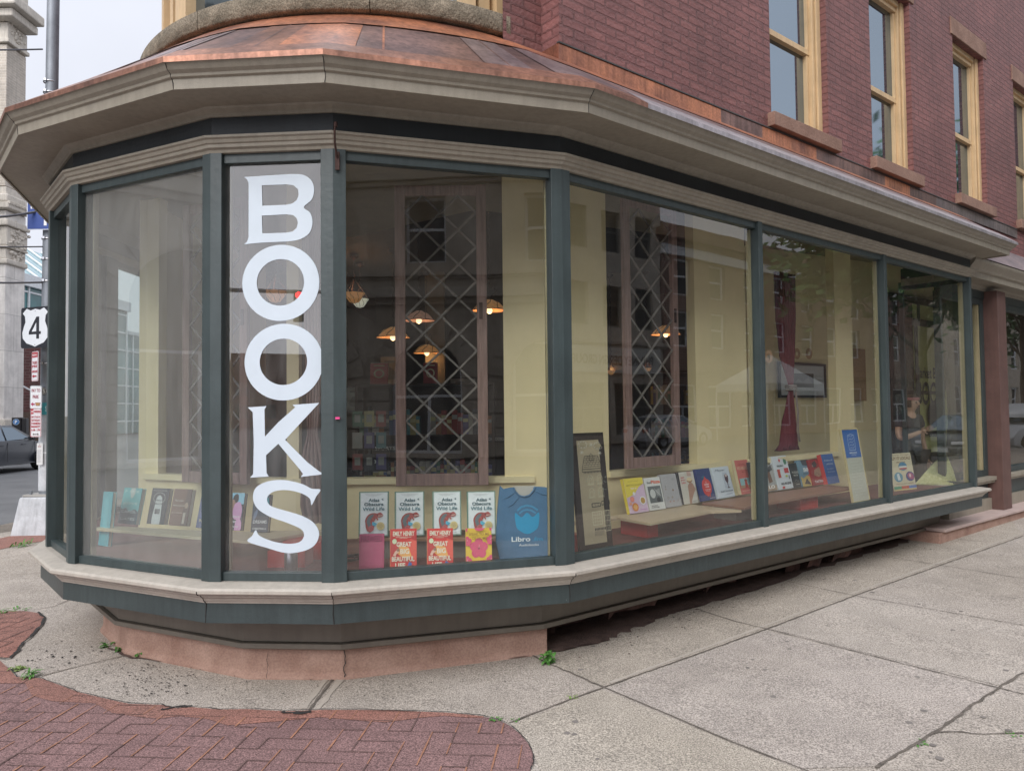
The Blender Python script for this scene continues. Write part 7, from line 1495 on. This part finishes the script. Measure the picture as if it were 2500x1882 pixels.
# traffic signal on its mast arm
e = empty('traffic_signal', 'mast arm traffic signal showing red, mirrored in the BOOKS pane', 'traffic signal', (-17.5, -12.6, -.2)); A_ = Vector((-17.5, -12.6, -.2))
mb = MB(); mb.tube([(0, 0, 0), (0, 0, 6.4)], [.14, .10], GALV, 12); mb.build('mast', e); mb = MB(); mb.tube([(0, 0, 5.8), Vector((-8.0, -17.2, 5.75))-A_], [.09, .06], GALV, 10); mb.build('arm', e)
sp0 = Vector((-10.6, -15.9, 5.2)); dr = Vector((.43, .90, 0)); sd = Vector((.90, -.43, 0)); mb = MB(); mb.obb(sp0+Vector((0, 0, .0))-A_, sd*.18, dr*.14, Vector((0, 0, .55)), BLACKM); mb.build('signal_head', e, bevel=.03)
for k, (z, m_) in enumerate(((.36, mat('red_signal_lens', (1, .02, .03), .4, emit=9)), (0, mat('amber_off_lens', (.12, .08, .02), .4)), (-.36, mat('green_off_lens', (.02, .1, .06), .4)))):
    mb = MB(); c = sp0+dr*.145+Vector((0, 0, z))-A_; n = 16; mb.add([c+(sd*math.cos(i*.3927)+Vector((0, 0, 1))*math.sin(i*.3927))*.13 for i in range(n)]+[c+dr*.03], [(i, (i+1) % n, n) for i in range(n)], m_); mb.build('lens', e)
# ---------------- cars
def car(x, y, z, rz, col, label, L=4.5, Wd=1.78, suv=False, group=None, plate='AX 8969'):
    e = empty('parked_car', label, 'car', (x, y, z), rz, group); cm = mat('car_paint_%02x%02x%02x' % tuple(int(c*255) for c in col), col, .3, var=.03, spec=.8)
    cm.node_tree.nodes['Principled BSDF'].inputs['Coat Weight'].default_value = .4
    k = 1.12 if suv else 1.0; hw = Wd/2
    low = [(-2.22, .35), (-2.25, .62), (-2.18, .86), (-1.7, .98), (-.9, 1.0), (.9, .97), (1.55, .86), (2.1, .70), (2.25, .55), (2.22, .30), (1.85, .24), (-1.85, .24)]
    roof = [(-1.95, .96), (-1.35, 1.34), (-.6, 1.46), (.25, 1.45), (1.15, .98)] if not suv else [(-2.1, .96), (-1.9, 1.5), (-1.0, 1.6), (.2, 1.56), (1.1, .98)]
    def loft(mb, prof, ws, m):
        n = len(prof); st = [(-1, 0), (-.94, 1), (.94, 1), (1, 0)]; vs = []
        for t_ in (-1, -.9, -.5, .5, .9, 1):
            for i, (px_, pz) in enumerate(prof):
                w_ = ws[i]; sh_ = 1 if abs(t_) < .95 else .985; zc = .62; vs.append((px_*sh_*k ** .5, t_*w_, (zc+(pz-zc)*sh_)*k))
        fs = [(a_*n+i, a_*n+(i+1) % n, (a_+1)*n+(i+1) % n, (a_+1)*n+i) for a_ in range(5) for i in range(n)]+[tuple(range(n)), tuple(range(5*n, 6*n))[::-1]]
        mb.add(vs, fs, m, True)
    mb = MB(); loft(mb, low, [hw*.93, hw*.98, hw*.98, hw, hw, hw, hw*.98, hw*.93, hw*.88, hw*.9, hw, hw], cm); o = mb.build('body', e, bevel=.02)
    mb = MB(); loft(mb, roof, [hw*.93, hw*.76, hw*.72, hw*.72, hw*.93], cm); mb.build('cabin', e)
    mb = MB(); kk = k ** .5
    for sy in (-1, 1):
        q = [(-1.45, .99), (-1.1, 1.32), (-.62, 1.40), (-.30, 1.40), (-.30, .99)]; q2_ = [(-.22, .99), (-.22, 1.40), (.22, 1.38), (.85, 1.02)]
        for qq in (q, q2_):
            vs = []
            for a_, b__ in qq:
                f = (b__-.96)/(.46); wy = hw*(.93-.21*f)+.012; vs.append((a_*kk, sy*wy, b__*k))
            mb.add(vs, [tuple(range(len(vs)))], DGLASS)
    mb.build('side_window', e)
    mb = MB(); mb.add([(1.12*kk, -.72*hw*1.2, .995*k), (1.12*kk, .72*hw*1.2, .995*k), (.34*kk, .66*hw, 1.42*k), (.34*kk, -.66*hw, 1.42*k)], [(0, 1, 2, 3)], DGLASS); mb.add([(-1.93*kk, -.8*hw, 1.0*k), (-1.93*kk, .8*hw, 1.0*k), (-1.42*kk, .68*hw, 1.33*k), (-1.42*kk, -.68*hw, 1.33*k)], [(0, 1, 2, 3)], DGLASS); mb.build('windscreen', e)
    RUB = mat('tyre_rubber', (.012, .012, .012), .8); RIM = mat('alloy_rim', (.35, .36, .38), .3, metal=.8)
    for sx in (-1.38, 1.38):
        for sy in (-1, 1):
            w_ = empty('wheel', None, None, (sx*kk, sy*(hw-.10), .32*k)); w_.parent = e; w_.rotation_euler = (R(90)*sy, 0, 0); r_ = .32*k
            mb = MB(); mb.lathe((0, 0, 0), [(r_*.62, -.11), (r_*.95, -.11), (r_, -.07), (r_, .07), (r_*.95, .11), (r_*.62, .11)], RUB, 24); mb.build('tyre', w_)
            mb = MB(); mb.lathe((0, 0, 0), [(0, -.09), (.06, -.09), (r_*.58, -.07), (r_*.64, -.10)], RIM, 24); mb.build('rim', w_)
    for sy in (-1, 1):
        mb = MB(); mb.box(2.08*kk, 2.16*kk, sy*hw*.55-.16, sy*hw*.55+.16, .60*k, .72*k, flat((.7, .72, .75), .1)); mb.build('headlight', e, bevel=.02)
        mb = MB(); mb.box(-2.235*kk, -2.16*kk, sy*hw*.68-.14, sy*hw*.68+.14, .68*k, .84*k, flat((.35, .02, .02), .2)); mb.build('tail_light', e, bevel=.02)
        mb = MB(); mb.box(.72, .92, sy*(hw+.02)-.07, sy*(hw+.02)+.07, .98*k, 1.10*k, BLACKM); mb.build('mirror', e, bevel=.03)
        for hx in (-.55, .45): mb = MB(); mb.box(hx-.09, hx+.09, sy*(hw+.008)-.012, sy*(hw+.008)+.012, .84*k, .865*k, cm); mb.build('door_handle', e, bevel=.004)
        mb = MB(); 
        for sx in (-.28, .98, -1.3): mb.box(sx-.006, sx+.006, sy*(hw+.001)-.003, sy*(hw+.001)+.003, .35*k, .93*k, BLACKM)
        mb.build('door_gap', e)
    mb = MB(); mb.box(2.235*kk, 2.25*kk, -.26, .26, .40*k, .53*k, flat((.6, .62, .6))); mb.box(-2.265*kk, -2.25*kk, -.26, .26, .55*k, .68*k, flat((.6, .62, .6))); mb.build('number_plate', e)
    return e
car(-16.15, 22.6, -.2, R(90), (.012, .016, .028), 'dark blue sedan parked across the side street, left of the pole')
a_ = pt(25.2, -2.4); car(a_.x, a_.y, -.2, math.atan2(-DF.y, -DF.x), (.05, .058, .065), 'dark grey sedan at the near kerb, mirrored beside the straw broom')
a_ = pt(31.5, -2.5); car(a_.x, a_.y, -.2, math.atan2(-DF.y, -DF.x), (.60, .62, .64), 'white car at the near kerb, mirrored in the far right shopfront glass', suv=True)
a_ = pt(26.5, -15.2); car(a_.x, a_.y, -.2, math.atan2(DF.y, DF.x), (.58, .60, .62), 'white car at the far kerb below the long white shop sign')
